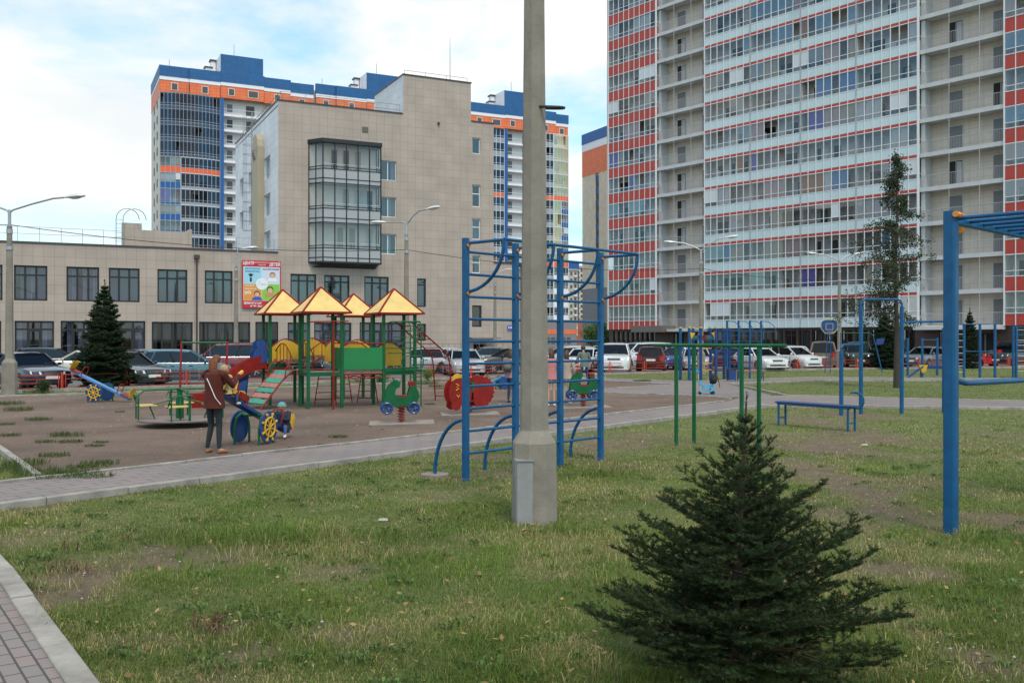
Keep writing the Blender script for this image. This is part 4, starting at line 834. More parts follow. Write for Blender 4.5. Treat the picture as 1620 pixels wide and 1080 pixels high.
    b = MB(); b.tube([(ph0+3, 3, ZT+8.6), (ph0+3, 3, ZT+11.5)], .06, 5); b.tube([(A0+2, 3, ZT+5), (A0+2, 3, ZT+7)], .06, 5); b.build('antenna', rail_m, bt2)
b = MB(); b.box(-.06, -.003, 0, 16, ZT+2.35, ZT+3.0); b.build('white_line', white_p, bt2); b = MB(); b.box(-.12, -.001, -.1, 16, ZT+3, ZT+5); b.build('blue_parapet', blue_p, bt2)
b = MB(); b.box(-.04, -.002, 0, 16, ZT-.8, ZT+2.34); b.build('orange_band', org_p, bt2)
b = MB(); b.box(-.03, -.002, .2, 1.4, 0, ZT-.9); b.build('corner_strip', wallw, bt2)
for k in range(NFB):
    for yy in (4, 9.5):
        b = MB(); b.box(-.06, -.003, yy, yy+1.3, ZT-FH*(k+1)+.8, ZT-FH*(k+1)+2.3, 0); b.build('window', [room2], bt2)
b = MB(); b.box(-.5, XE+1.5, -.9, -.75, 0, 7.5) if False else b.box(70, XE+1.4, -1.2, -.8, 0, 5.6); b.build('grey_base', mat('grey_render', (.22, .21, .22), .8), bt2)
b = MB(); b.box(79, XE+1.5, -1.26, -1.205, 3.0, 4.0); b.build('shop_band', org_p, bt2)
for i in range(6):
    b = MB(); xx = 80+i*1.35; b.box(xx, xx+.95, -1.26, -1.205, .8, 2.3) ; b.build('shop_window', room2, bt2)
# ================================================================== third tower between
FC = Fac(17.8, 240.0, math.atan2(-.898, .441))
b3 = thing('apartment_tower', 'beige tower end wall with blue, white and orange top, left of the red balconies', 'building', tuple(FC.o), FC.a)
zt3 = ZP(214, 240)
b = MB(); b.box(0, 6.2, 0, 14, 14.4, zt3-10.7); b.box(8.0, 24, 0, 14, 14.4, zt3-10.7); b.box(6.2, 8.0, .35, 14, 14.4, zt3-10.7); b.build('wall', tile_mat('sand_panels', (.68, .58, .47), (.71, .61, .49), (.5, .43, .35), 1.2, .6, .02, .6), b3)
b = MB(); b.box(0, 24, 0.02, 14, 0, 14.39); b.build('lower_wall', mat('grey_blue_render', (.23, .245, .27), .8, var=.08, vscale=.1), b3)
b = MB(); b.box(-.05, 24, -.05, 14, zt3-10.7, zt3-4.4); b.build('orange_band', org_p, b3); b = MB(); b.box(-.1, 24, -.1, 14, zt3-4.4+.002, zt3-2.6); b.build('white_line', white_p, b3); b = MB(); b.box(-.15, 24, -.15, 14, zt3-2.598, zt3); b.build('blue_parapet', blue_b, b3)
for k in range(10):
    z = zt3-11.2-k*3.0
    b = MB(); b.box(6.25, 7.95, .2, .34, z-1.5, z); b.build('blue_panel', blue_b, b3)
    b = MB(); b.box(6.25, 7.95, .25, .34, z-2.95, z-1.55); b.build('window', room2, b3)
    b = MB(); b.box(-1.4, -.05, 1, 4, z-1.2, z-.05, 0); b.box(-1.4, -.05, 1, 4, z-2.9, z-2.7, 1); b.box(-1.35, -1.3, 1.02, 3.98, z-2.7, z-1.2, 2); b.build('side_balcony', [blue_b if k % 3 else org_b, white_p, gl_t], b3)
# distant blocks seen in the gap
def far_block(px0, px1, ptop, Y, label, base, nf, cols, base_h=0):
    x0, x1 = (px0-810)/1500*Y, (px1-810)/1500*Y; zt = ZP(ptop, Y); t = thing('distant_block', label, 'building', (x0, Y, 0), R(8))
    W_ = x1-x0; b = MB(); b.box(0, W_, 0, 12, base_h, zt); b.build('wall', base, t)
    if base_h: b = MB(); b.box(-.05, W_+.05, -.05, 12, 0, base_h); b.build('brick_base', mat('red_brick_base', (.38, .13, .09), .8), t)
    h = (zt-base_h)/nf
    for k in range(nf):
        for c_ in range(cols):
            b = MB(); xx = W_*(c_+.25)/cols; b.box(xx, xx+W_/cols*.5, -.1, -.01, base_h+k*h+h*.3, base_h+k*h+h*.8, 0)
            if c_ % 2 == 0: b.box(xx-.2, xx+W_/cols*.5+.2, -.8, -.02, base_h+k*h+.1, base_h+k*h+h*.28, 1)
            b.build('window', [room2, blue_b if c_ == 0 else white_p], t)
    b = MB(); b.box(-.3, W_+.3, -.3, 12, zt, zt+.8); b.build('roof', mat('grey_roof', (.35, .36, .38), .8), t); return t
t = far_block(894, 914, 428, 330, 'distant cream block with blue balconies seen in the gap, its left part', mat('cream_render', (.55, .50, .42), .8), 10, 3, 3)
b = MB(); b.box(0.2, 5, 0, 12, ZP(428, 330)+.8, ZP(415, 330)); b.build('lift_house', blue_b, t)
far_block(911, 936, 424, 345, 'distant cream block on a red brick base seen in the gap', mat('cream_render2', (.62, .56, .46), .8), 10, 4, 9)
# ------------------------------------------------------------------ play and sports equipment
blue = mat('blue_enamel', (.008, .090, .225), .42, var=.28, vscale=5, spec=.3, chip=(.02, .035, .06)); green = mat('green_enamel', (.006, .105, .036), .42, var=.28, vscale=5, spec=.3, chip=(.05, .05, .03))
red = mat('red_enamel', (.24, .010, .006), .5, var=.3, vscale=5, spec=.3, chip=(.09, .04, .03)); yel = mat('yellow_enamel', (.60, .36, .03), .45, var=.18, vscale=4, spec=.3, chip=(.25, .16, .08)); orange = mat('orange_cap', (.75, .25, .02), .5)
roof_y = mat('roof_yellow', (.72, .50, .17), .6, var=.16, vscale=3); dblue = mat('deep_blue_panel', (.006, .048, .20), .42, var=.22, vscale=4, coat=.1); fred = mat('fence_red', (.50, .045, .018), .5, var=.15, vscale=2)
conc = mat('pole_concrete', (.25, .222, .185), .92, var=.26, vscale=2.5, bump=.35, bscale=60); conc2 = mat('slab_old_concrete', (.27, .23, .195), .95, var=.25, vscale=3, bump=.4)
steel = mat('galvanised_steel', (.42, .43, .44), .45, .7, var=.15); wood = mat('deck_boards', (.26, .20, .15), .8, var=.3, vscale=5); plast_y = mat('seat_yellow_board', (.62, .47, .14), .6, var=.2, vscale=6)
def V3(a, z=0): return Vector((a[0], a[1], z))
# ---- near concrete lamp pole
def oct_ring(r, z, c=(0, 0), rot=R(22.5)): return [(c[0]+r*math.cos(rot+i*math.pi/4), c[1]+r*math.sin(rot+i*math.pi/4), z) for i in range(8)]
def oct_loft(b, rings, mi=0):
    v = [p for r_ in rings for p in r_]; n = 8; k = len(rings)
    b.add(v, [tuple(range(n))[::-1], tuple((k-1)*n+j for j in range(n))]+[(i*n+j, i*n+(j+1) % n, (i+1)*n+(j+1) % n, (i+1)*n+j) for i in range(k-1) for j in range(n)], mi)
pole_l = mat('lamp_head_shell', (.62, .63, .64), .35, .2); lens = mat('lamp_lens', (.75, .78, .8), .15)
def lamp_head(name_parent, base, tip):
    """cobra head from the arm's end, pointing along base->tip"""
    d = (tip-base).normalized(); s = Vector((0, 0, 1)).cross(d).normalized(); u = d.cross(s)
    b = MB(); prof = [(0, .04, .035), (.08, .06, .05), (.25, .12, .085), (.45, .15, .09), (.62, .12, .07), (.7, .05, .03)]; v = []; n = 10
    for (t, w_, h_) in prof:
        for j in range(n): a = 2*math.pi*j/n; v.append(tip+d*t+s*(w_*math.cos(a))+u*(h_*math.sin(a)*(1 if math.sin(a) > 0 else .55)))
    b.add(v, [tuple(range(n))[::-1], tuple((len(prof)-1)*n+j for j in range(n))]+[(i*n+j, i*n+(j+1) % n, (i+1)*n+(j+1) % n, (i+1)*n+j) for i in range(len(prof)-1) for j in range(n)])
    h = b.build('lamp_head', pole_l, name_parent, smooth=True)
    b = MB(); v = []
    for k, r_ in ((0, 1), (1, .6)):
        for j in range(n): a = 2*math.pi*j/n; v.append(tip+d*(.38+.2*r_*math.cos(a))+s*(.12*r_*math.sin(a))-u*(.045+.03*k))
    b.add(v, [tuple(range(n)), tuple(range(n, 2*n))]+[(j, (j+1) % n, n+(j+1) % n, n+j) for j in range(n)]); b.build('lens', lens, h, smooth=True)
def street_lamp(x, y, label, top, r0=.20, r1=.145, rp=.10, arms=((1, 20),), hbase=1.25, rz=0, group='concrete street lamps', hatch=False, arm_l=1.1, arm_h=.55):
    t = thing('street_lamp', label, 'street lamp', (x, y, -.05), rz, group)
    b = MB(); oct_loft(b, [oct_ring(r0*1.06, 0), oct_ring(r0, hbase), oct_ring(r1, hbase+.13), oct_ring(rp, top)]); b.build('pole', conc, t)
    b = MB(); b.tube([(0, 0, top-.9), (0, 0, top+.55)], .055, 10); b.tube([(0, 0, top-.25), (0, 0, top-.1)], .10, 10); b.tube([(0, 0, top-.8), (0, 0, top-.68)], .12, 10); b.build('bracket', steel, t)
    for (sx, az, *lh) in arms:
        if lh: arm_l, arm_h = lh
        a = R(az); dr = Vector((math.cos(a), math.sin(a), 0)); P = [Vector((0, 0, top+.45)), Vector((0, 0, top+.55))+dr*.12, Vector((0, 0, top+.55+arm_h*.5))+dr*arm_l*.5, Vector((0, 0, top+.55+arm_h))+dr*arm_l, Vector((0, 0, top+.55+arm_h*1.08))+dr*(arm_l+.35)]
        b = MB(); b.tube(P, .032, 8); b.build('lamp_arm', steel, t); lamp_head(t, P[-2], P[-1])
    return t
# facing frame: the pole stands 10 m away
t = street_lamp(.235, 10.03, 'thick square based concrete lamp post standing in the near lawn, grey hatch box on it', 7.3, .235, .155, .093, arms=((1, 165), (1, 15)), hbase=.86, rz=R(8))
b = MB(); b.bar((-.135, -.17, -.0), (-.135, -.17, .69), .15, .17, bev=.008); b.bar((-.135, -.172, .69), (-.135, -.172, .70), .17, .19); b.build('hatch_box', mat('hatch_grey_paint', (.27, .27, .27), .6, var=.15, vscale=6), t)
b = MB(); b.ball((-.05, -.20, .58), .013, 8); b.ball((-.05, -.20, .12), .013, 8); b.build('screw', mat('rusty_bolt', (.12, .05, .02), .7), t)
b = MB(); b.tube([(.10+.16*math.cos(a)+.06, .16*math.sin(a), 4.4+.03*math.sin(a)) for a in [2*math.pi*k/20 for k in range(20)]], .016, 6, closed=True); b.build('wire_loop', mat('black_cable', (.02, .02, .02), .6), t)
LP = {}
for (px, Y, lab, arms, top) in [(15, 32.0, 'street lamp at the left edge of the photo beside the dark navy car', ((1, 3, 1.45, .40), (1, 172, 1.4, .4)), 5.75),
        (643, 41.0, 'street lamp with two arms rising behind the play tower with the red slanted ladder', ((1, -25, .62, .45), (1, 165, .6, .02)), 6.45), (373.5, 53.0, 'slim street lamp by the billboard with one short arm', ((1, 20, .12, .45),), 6.0),
        (1109, 51.8, 'street lamp with two arms in front of the recessed balconies, behind the green bars', ((1, -10, .95, .55), (1, 172, .95, .35)), 6.3), (1328, 61.0, 'street lamp right of the basketball backboard, before the pale blue balconies', ((1, 10, .7, .40), (1, 175, 1.0, .40)), 6.45),
        (783, 66.0, 'street lamp before the right end of the beige building, lamp pointing right', ((1, 10, .75, .35),), 5.9)]:
    X = (px-810)/1500*Y; street_lamp(X, Y, lab, top, .22 if Y > 45 else .24, .14, .085, arms, 1.15); LP[px] = Vector((X, Y, 5.75))
# cables between lamps
def cable(a, b_, sag, label, r=.012):
    pts = [a.lerp(b_, k/16)-Vector((0, 0, sag*4*(k/16)*(1-k/16))) for k in range(17)]
    c0 = pts[0]; bb_ = MB(); bb_.tube([p-c0 for p in pts], r, 4); o = bb_.build('overhead_cable', mat('black_cable', (.02, .02, .02), .6)); o.location = c0; tag(o, label, 'cable', 'overhead cables between the street lamps')
cable(LP[15], LP[643], .35, 'thin cable from the left edge lamp to the lamp behind the play tower'); cable(LP[643], LP[1109], .4, 'thin cable from the lamp behind the play tower to the lamp before the recessed balconies')
cable(LP[1109], LP[1328], .25, 'thin cable between the two lamps before the red and white tower'); cable(LP[15], Vector((-36, 22, 5.7)), .2, 'thin cable leaving the left edge lamp to the left')
# ---- blue wall bars with curved handles
A = Vector((-.63, 12.9, 0)); dL = Vector((1.41+.63, 15.1-12.9, 0)); ang = math.atan2(dL.y, dL.x); sp = dL.length/3
t = thing('climbing_wall_bars', 'blue wall bars of three ladders with curved handles, beside the thick concrete post', 'wall bars', (A.x, A.y, 0), ang)
for i in range(4):
    b = MB(); b.bar((i*sp, 0, -.1), (i*sp, 0, 3.27), .085, .085, bev=.012); b.build('post', blue, t)
    b = MB(); yo = -.72; pts = [(i*sp, yo*(k/10), 3.20-.0*k) for k in range(0, 11, 5)]
    b.tube([(i*sp, 0, 3.20), (i*sp, yo, 3.20)], .022, 8); arc = [(i*sp, yo*math.cos(a), 3.20-.66*math.sin(a)) for a in [math.pi/2*k/10 for k in range(11)]]; b.tube(arc, .024, 8); b.build('curved_handle', blue, t)
    b = MB(); arc = [(i*sp, .62*math.sin(a)+0, .80*math.cos(a)) for a in [math.pi/2*k/10 for k in range(11)]]; arc[-1] = (i*sp, .62, -.08); b.tube(arc, .026, 8); b.build('curved_brace', blue, t)
    b = MB(); b.tube([(i*sp, -.05, 3.17), (i*sp, -.072, 3.17)], .03, 8); b.tube([(i*sp, -.05, 2.52), (i*sp, -.072, 2.52)], .03, 8); b.build('bolt_cap', orange, t)
b = MB(); b.tube([(0, -.72, 3.205), (3*sp, -.72, 3.205)], .022, 8); b.build('top_rail', blue, t)
for i in range(3):
    for k in range(10):
        b = MB(); z = .34+.305*k; b.tube([(i*sp+.04, 0, z), ((i+1)*sp-.04, 0, z)], .019, 8); b.build('rung', blue, t)
o = MB(); o.lathe([(.2, -.06), (.2, .008), (.16, .012)], (0, .62, 0), 14); o.build('footing', conc2, t)
# ---- blue monkey bars at the right
Pm = Vector((4.37, 9.44, 0)); mu = Vector((.725, .69, 0)); am = math.atan2(mu.y, mu.x)
t = thing('monkey_bars', 'blue overhead ladder on square posts at the right edge of the photo', 'monkey bars', tuple(Pm), am)
for (x, y) in ((0, 0), (0, -1.0), (3.0, 0), (3.0, -1.0)): b = MB(); b.bar((x, y, -.1), (x, y, 3.17), .12, .12, bev=.02); b.build('post', blue, t)
for y in (0, -1.0): b = MB(); b.bar((.06, y, 3.08), (2.94, y, 3.08), .05, .07, bev=.008); b.build('side_beam', blue, t)
for k in range(9): b = MB(); b.tube([(.06+.36*k, -.0, 3.10), (.06+.36*k, -1.0, 3.10)], .021, 8); b.build('rung', blue, t)
b = MB(); b.tube([(.065, -.02, 1.49), (.25, -.05, 1.455), (.5, -.05, 1.45), (2.94, -.02, 1.42)], .03, 10); b.build('low_bar', blue, t)
b = MB(); b.tube([(-.07, -.07, 3.13), (.02, -.07, 3.13)], .03, 8); b.tube([(.07, -.065, 3.13), (.10, -.065, 3.13)], .03, 8); b.tube([(.07, -.065, 2.98), (.10, -.065, 2.98)], .03, 8); b.build('bolt_cap', orange, t)
# ---- green parallel bars
t = thing('parallel_bars', 'green parallel bars on four round posts, left of the blue sit-up bench', 'parallel bars', (2.98, 17.2, 0), R(-45))
for (x, y) in ((0, 0), (0, .565), (1.35, 0), (1.35, .565)): b = MB(); b.tube([(x, y, -.1), (x, y, 1.77)], .038, 10); b.build('post', green, t)
for y in (0, .565): b = MB(); b.tube([(-.5, y, 1.785), (1.88, y, 1.785)], .032, 10); b.build('bar', green, t)
# ---- blue sit-up bench
a1 = Vector((6.05, 21.3, 0)); a2 = Vector((7.13, 19.8, 0)); dd = a2-a1
t = thing('exercise_bench', 'long low blue sit-up bench with a hooked foot bar, on bare trodden ground', 'bench', tuple(a1), math.atan2(dd.y, dd.x)); Ln = dd.length
b = MB(); b.bar((-.06, 0, .49), (Ln+.05, 0, .49), .30, .035, bev=.012); b.build('seat', mat('bench_dark_blue', (.015, .05, .16), .45, var=.15), t)
for x in (0.02, Ln-.05):
    for y in (-.12, .12): b = MB(); b.tube([(x, y, -.1), (x, y, .472)], .024, 8); b.build('leg', blue, t)
    b = MB(); b.tube([(x, -.12, .14), (x, .12, .14)], .016, 6); b.build('stretcher', blue, t)
b = MB(); b.tube([(-.02, -.12, .455), (Ln, -.12, .455)], .022, 8); b.tube([(-.02, .12, .455), (Ln, .12, .455)], .022, 8); b.build('seat_frame', blue, t)
b = MB(); P = [(Ln+.02, .0, .46)]+[(Ln+.10+.14*math.sin(a), 0.0, .62-.16*math.cos(a)) for a in [math.pi*k/9 for k in range(10)]]+[(Ln-.03, 0, .78)]; b.tube(P, .022, 8); b.tube([(Ln+.02, -.13, .78), (Ln+.02, .13, .78)], .018, 8); b.build('foot_hook', blue, t)
# ---- blue chin-up bars of stepped heights
t = thing('chin_up_bars', 'blue chin-up bars in four stepped heights behind the sit-up bench', 'chin-up bars', (0, 0, 0))
pp = [(8.3, 23.9, 1.72), (8.98, 24.4, 2.86), (10.07, 24.5, 2.86), (11.3, 24.8, 2.3)]
for (x, y, z) in pp: b = MB(); b.tube([(x, y, -.1), (x, y, z-.12)], .052, 10); b.build('post', blue, t)
def arch(p, q, z, r=.03, d=.12):
    p = Vector((p[0], p[1], 0)); q = Vector((q[0], q[1], 0)); u = (q-p).normalized(); b = MB()
    P = [p+Vector((0, 0, z-d-.1)), p+Vector((0, 0, z-d)), p+u*d*.3+Vector((0, 0, z-d*.3)), p+u*d+Vector((0, 0, z)), q-u*d+Vector((0, 0, z)), q-u*d*.3+Vector((0, 0, z-d*.3)), q+Vector((0, 0, z-d)), q+Vector((0, 0, z-d-.1))]; b.tube(P, r, 8); return b
arch(pp[1], pp[2], 2.92).build('bar', blue, t)
b = MB(); b.tube([(8.3, 23.9, 1.58), (8.3, 23.9, 1.68), (8.36, 23.95, 1.75), (8.95, 24.37, 1.76)], .03, 8); b.build('bar', blue, t); b = MB(); b.tube([(10.1, 24.5, 2.33), (11.3, 24.8, 2.36)], .028, 8); b.build('bar', blue, t)
# ---- red low fence
SEG = []
def fence(pts):
    i = 0
    for (p, q) in zip(pts[:-1], pts[1:]):
        p = Vector((*p, 0)); q = Vector((*q, 0)); n = max(1, round((q-p).length/2.35))
        for k in range(n):
            a = p.lerp(q, k/n); c = p.lerp(q, (k+1)/n)
            if (-.70 < a.x/a.y < .62) or (-.70 < c.x/c.y < .62): SEG.append((a, c))
fence(FENCE)
ft = thing('parking_fence', 'low red metal fence of stepped rails along the car park', 'fence', (0, 0, 0))
pa, po = [], []
for i, (a, c) in enumerate(SEG):
    d = (c-a).normalized(); z0 = .0; b = MB()
    A1 = a+d*.12; C1 = c-d*.12; Z = lambda p, z: (p.x, p.y, z)
    b.bar(Z(A1, .10), Z(C1, .10), .022, .022); b.bar(Z(A1, .58), Z(C1, .58), .025, .025); b.bar(Z(A1, .10), Z(A1, .60), .025, .025); b.bar(Z(C1, .10), Z(C1, .60), .025, .025)
    M1 = a.lerp(c, .38); M2 = a.lerp(c, .62)
    if i % 2: b.bar(Z(A1, .42), Z(M2, .42), .02, .022); b.bar(Z(M2, .42), Z(M2, .28), .02, .02); b.bar(Z(M1, .28), Z(C1, .28), .02, .022); b.bar(Z(M1, .28), Z(M1, .42), .02, .02)
    else: b.bar(Z(A1, .28), Z(M2, .28), .02, .022); b.bar(Z(M2, .42), Z(M2, .28), .02, .02); b.bar(Z(M1, .42), Z(C1, .42), .02, .022); b.bar(Z(M1, .28), Z(M1, .42), .02, .02)
    b.build('rail_panel', fred, ft)
    b = MB(); b.bar(Z(a, -.1), Z(a, .66), .07, .07); b.build('post', fred, ft)
# ---- merry-go-round
t = thing('merry_go_round', 'merry-go-round with round deck, green tube handrails and yellow board seats', 'merry-go-round', (-7.27, 20.75, 0), R(12))
b = MB(); b.lathe([(.80, .12), (.88, .13), (.89, .155), (.88, .165), (.02, .168)], (0, 0, 0), 40); b.build('deck', mat('deck_plate', (.22, .17, .155), .75, .0, var=.2, vscale=4), t, smooth=True)
b = MB(); b.tube([(0, 0, 0), (0, 0, .62)], .085, 14); b.tube([(0, 0, .62), (0, 0, .80)], .06, 12); b.tube([(0, 0, .80), (0, 0, .83)], .09, 12); b.build('hub', green, t)
b = MB(); b.lathe([(.10, -.05), (.10, .12)], (0, 0, 0), 14); b.build('bearing', mat('dark_iron', (.04, .04, .04), .6), t)
for k in range(4):
    a = math.pi/2*k+.35; ca, sa = math.cos(a), math.sin(a)
    def q(r_, s_, z): return (ca*r_-sa*s_, sa*r_+ca*s_, z)
    b = MB(); b.tube([q(.03, 0, .80), q(.5, 0, .80), q(.74, 0, .79), q(.86, 0, .70), q(.86, 0, .17)], .019, 8); b.build('spoke', green, t)
    b = MB(); b.tube([q(.86, .1, .62), q(.9, .05, .70), q(.9, -.3, .70), q(.86, -.4, .60), q(.80, -.42, .46), q(.62, -.42, .45)], .016, 8)
    for (r_, s_) in ((.86, .02), (.84, -.36)): b.tube([q(r_, s_, .17), q(r_, s_, .70)], .016, 8)
    b.tube([q(.5, -.1, .17), q(.6, -.15, .45)], .016, 8); b.tube([q(.08, 0, .60), q(.60, -.12, .46)], .014, 6); b.build('handrail', green, t)
    b = MB(); P = [q(.48, .05, .455), q(.84, .05, .455), q(.84, -.42, .455), q(.48, -.42, .455)]; b.prism(P, (0, 0, .022)); b.build('seat', plast_y, t)
# ---- play tower complex
UV = TA
FAx = Vector((-5.52, 25.7, 0))
t = thing('play_structure', 'wooden and metal play complex with four yellow pyramid roofs, slide, ladders and bridges', 'play complex', tuple(FAx), UV)
S_ = .93
towers = {'A': (0, 0, 1.0), 'B': (2.15, .05, 1.0), 'C': (-.62, 1.95, 1.2), 'D': (1.95, 3.4, 1.2)}
for nm, (ox, oy, zpl) in towers.items():
    for (x, y) in ((0, 0), (S_, 0), (S_, S_), (0, S_)): b = MB(); b.bar((ox+x, oy+y, -.1), (ox+x, oy+y, 2.62), .085, .085, bev=.01); b.build('post', green, t)
    zr = 2.62; ov = .13; c = (ox+S_/2, oy+S_/2); hw = S_/2+ov+.08; zt = 3.34
    cs = [(c[0]-hw, c[1]-hw, zr), (c[0]+hw, c[1]-hw, zr), (c[0]+hw, c[1]+hw, zr), (c[0]-hw, c[1]+hw, zr)]; ap = (c[0], c[1], zt)
    b = MB()
    for i in range(4): b.add([cs[i], cs[(i+1) % 4], ap], [(0, 1, 2)])
    rf = b.build('roof', roof_y, t); b = MB()
    for i in range(4): b.bar(cs[i], cs[(i+1) % 4], .05, .05); b.bar(cs[i], ap, .045, .045)
    b.build('roof_trim', red, rf)
    b = MB(); b.box(ox+.05, ox+S_-.05, oy+.05, oy+S_-.05, zpl-.05, zpl); b.build('deck', wood, t)
    b = MB()
    for (p, q_) in (((0, 0), (S_, 0)), ((S_, 0), (S_, S_)), ((S_, S_), (0, S_)), ((0, S_), (0, 0))): b.bar((ox+p[0], oy+p[1], zpl-.06), (ox+q_[0], oy+q_[1], zpl-.06), .05, .11)
    b.build('deck_frame', green, t)
def arched(x0, y0, x1, y1, zb, h, m=yel, th=.02):
    p = Vector((x0, y0, 0)); q = Vector((x1, y1, 0)); n = 12; P = [p+Vector((0, 0, zb)), q+Vector((0, 0, zb))]
    for k in range(n+1): f = 1-k/n; P.append(p.lerp(q, f)+Vector((0, 0, zb+h*.68+h*.32*math.sin(math.pi*f))))
    nn = Vector((-(q-p).y, (q-p).x, 0)).normalized()*th; b = MB(); b.prism(P, nn); b.build('arched_panel', m, t)
    b = MB(); b.tube([p.lerp(q, f)+Vector((0, 0, zb+h*.72+h*.36*math.sin(math.pi*f))) for f in [k/12 for k in range(13)]], .017, 6)
    for f in (.5,): b.tube([p.lerp(q, f)+Vector((0, 0, zb+h*.98)), p.lerp(q, f)+Vector((0, 0, zb+h*1.08))], .012, 5)
    b.build('arched_rail', red, t)
C0 = towers['C']; D0 = towers['D']; B0 = towers['B']
arched(C0[0]+.06, C0[1], C0[0]+S_-.06, C0[1], 1.26, .60)
arched(C0[0]+S_+.15, C0[1]+S_+.1, D0[0]-.6, D0[1]-.1, 1.28, .60); arched(C0[0]+S_+.7, C0[1]+.1, C0[0]+S_+1.35, C0[1]+.45, 1.22, .62)
arched(D0[0]+.06, D0[1], D0[0]+S_-.06, D0[1], 1.26, .58); arched(B0[0]+.06, B0[1]+S_, B0[0]+S_-.06, B0[1]+S_, 1.12, .66); arched(B0[0]-1.0, B0[1]+S_+.1, B0[0]-.12, B0[1]+S_+.05, 1.15, .62)
# green solid box bridge between the two front towers
b = MB(); b.box(S_+.05, B0[0]-.05, .0, .03, 1.05, 1.66); b.build('bridge_panel', mat('green_panel', (.008, .19, .05), .4, var=.1, vscale=2, coat=.2), t)
b = MB(); b.box(S_+.02, S_+.05, .05, S_-.05, 1.05, 1.66); b.build('bridge_panel', MATS['green_panel'], t)
b = MB(); b.box(S_+.05, B0[0]-.05, S_-.03, S_, 1.05, 1.6); b.build('bridge_panel', MATS['green_panel'], t)
b = MB(); b.box(S_+.02, B0[0]-.02, .05, S_-.05, .95, 1.0); b.build('bridge_deck', wood, t)
for y in (.03, S_-.03):
    b = MB(); b.tube([(S_, y, .93), (B0[0], y, .93)], .022, 6); b.tube([(S_, y, .82)]+[(S_+(B0[0]-S_)*k/6, y, .80+.04*(k % 2)) for k in range(1, 6)]+[(B0[0], y, .82)], .016, 6)
    b.build('bridge_rail', red, t)
for y in (.0, S_): b = MB(); b.tube([(S_, y, 1.78), (B0[0], y, 1.78)], .018, 6); b.build('bridge_rail', red, t)
# red curved truss bridge A -> C and C -> D
for (p, q_) in (((.1, S_+.02, 1.0), (C0[0]+S_*.5, C0[1]-.03, 1.2)), ((C0[0]+S_+.05, C0[1]+S_*.5, 1.2), (D0[0]-.05, D0[1]+.2, 1.2)), ((D0[0]+S_*.5, D0[1]-.05, 1.2), (B0[0]+.2, B0[1]+S_+.05, 1.0))):
    p = Vector(p); q_ = Vector(q_); sd_ = Vector((-(q_-p).y, (q_-p).x, 0)).normalized()*.35; b = MB()
    for s in (-1, 1):
        b.tube([p.lerp(q_, k/10)+sd_*s+Vector((0, 0, .22*math.sin(math.pi*k/10)-.05)) for k in range(11)], .02, 6); b.tube([p.lerp(q_, k/10)+sd_*s+Vector((0, 0, .35+.32*math.sin(math.pi*k/10))) for k in range(11)], .017, 6)
        for k in range(1, 10, 2): c = p.lerp(q_, k/10)+sd_*s; b.tube([c+Vector((0, 0, .22*math.sin(math.pi*k/10)-.05)), c+Vector((0, 0, .35+.32*math.sin(math.pi*k/10)))], .012, 5)
    b.build('bridge_truss', red, t); b = MB()
    for k in range(8): c = p.lerp(q_, (k+.5)/8)+Vector((0, 0, .22*math.sin(math.pi*(k+.5)/8)-.02)); b.bar(c-sd_, c+sd_, .11, .03)
    b.build('bridge_planks', wood, t)
# stair with painted treads left of tower A
Mi = (Matrix.Translation(FAx) @ Matrix.Rotation(UV, 4, 'Z')).inverted()
P0 = Mi @ Vector((-6.33, 26.32, 1.02)); P1 = Mi @ Vector((-6.98, 25.72, .10)); sd_ = (Mi.to_3x3() @ Vector((.67, -.74, 0))).normalized()*.46; b = MB(); n = 7; rn_ = (P1-P0).normalized(); tn_ = sd_.cross(rn_).normalized(); tn_ = tn_ if tn_.z > 0 else -tn_
for s in (-1, 1):
    b.tube([P0+sd_*s*1.05+Vector((0, 0, .02)), P0.lerp(P1, .35)+sd_*s*1.05+Vector((0, 0, .08)), P1+sd_*s*1.05+rn_*.12], .024, 6)
    b.tube([P0+sd_*s*1.08-rn_*.05+Vector((0, 0, .20)), P0+sd_*s*1.08+Vector((0, 0, .32)), P0.lerp(P1, .22)+sd_*s*1.08+Vector((0, 0, .30)), P0.lerp(P1, .30)+sd_*s*1.08+Vector((0, 0, .05))], .018, 6)
b.build('stair_rail', red, t)
tp = mat('tread_pink', (.40, .17, .15), .7, var=.25, vscale=8); tg = mat('tread_green', (.05, .30, .20), .7, var=.25, vscale=8)
for k in range(n): c = P0.lerp(P1, (k+.4)/n)+Vector((0, 0, .06*math.sin(math.pi*k/n))); b = MB(); b.bar(c-sd_, c+sd_, .15, .03, up=tuple(tn_)); b.build('tread', tg if k % 2 == 0 else tp, t)
# red slide from tower C to the left, blue lobed side boards
b = MB(); sx = C0[0]-.02; P = []
for k in range(13):
    f = k/12; P.append(Vector((sx-.05-1.75*f, C0[1]+.35-.25*f, 1.22-.30*f-.78*(f**1.25)*(1-.0*f)+.12*math.sin(math.pi*f))))
P.append(P[-1]+Vector((-.35, -.05, .0)))
for (y0, y1, h0, h1, th) in ((-.25, .25, 0, .0, .02),):
    v = []
    for p in P: v += [p+Vector((0, -.29, .24)), p+Vector((0, -.25, .04)), p+Vector((0, .25, .04)), p+Vector((0, .29, .24)), p+Vector((0, .28, -.14)), p+Vector((0, -.28, -.14))]
    b.add(v, [(i*6+j, i*6+(j+1) % 6, (i+1)*6+(j+1) % 6, (i+1)*6+j) for i in range(len(P)-1) for j in range(6)]+[(5, 4, 3, 2, 1, 0), tuple((len(P)-1)*6+j for j in range(6))])
b.build('slide', red, t)
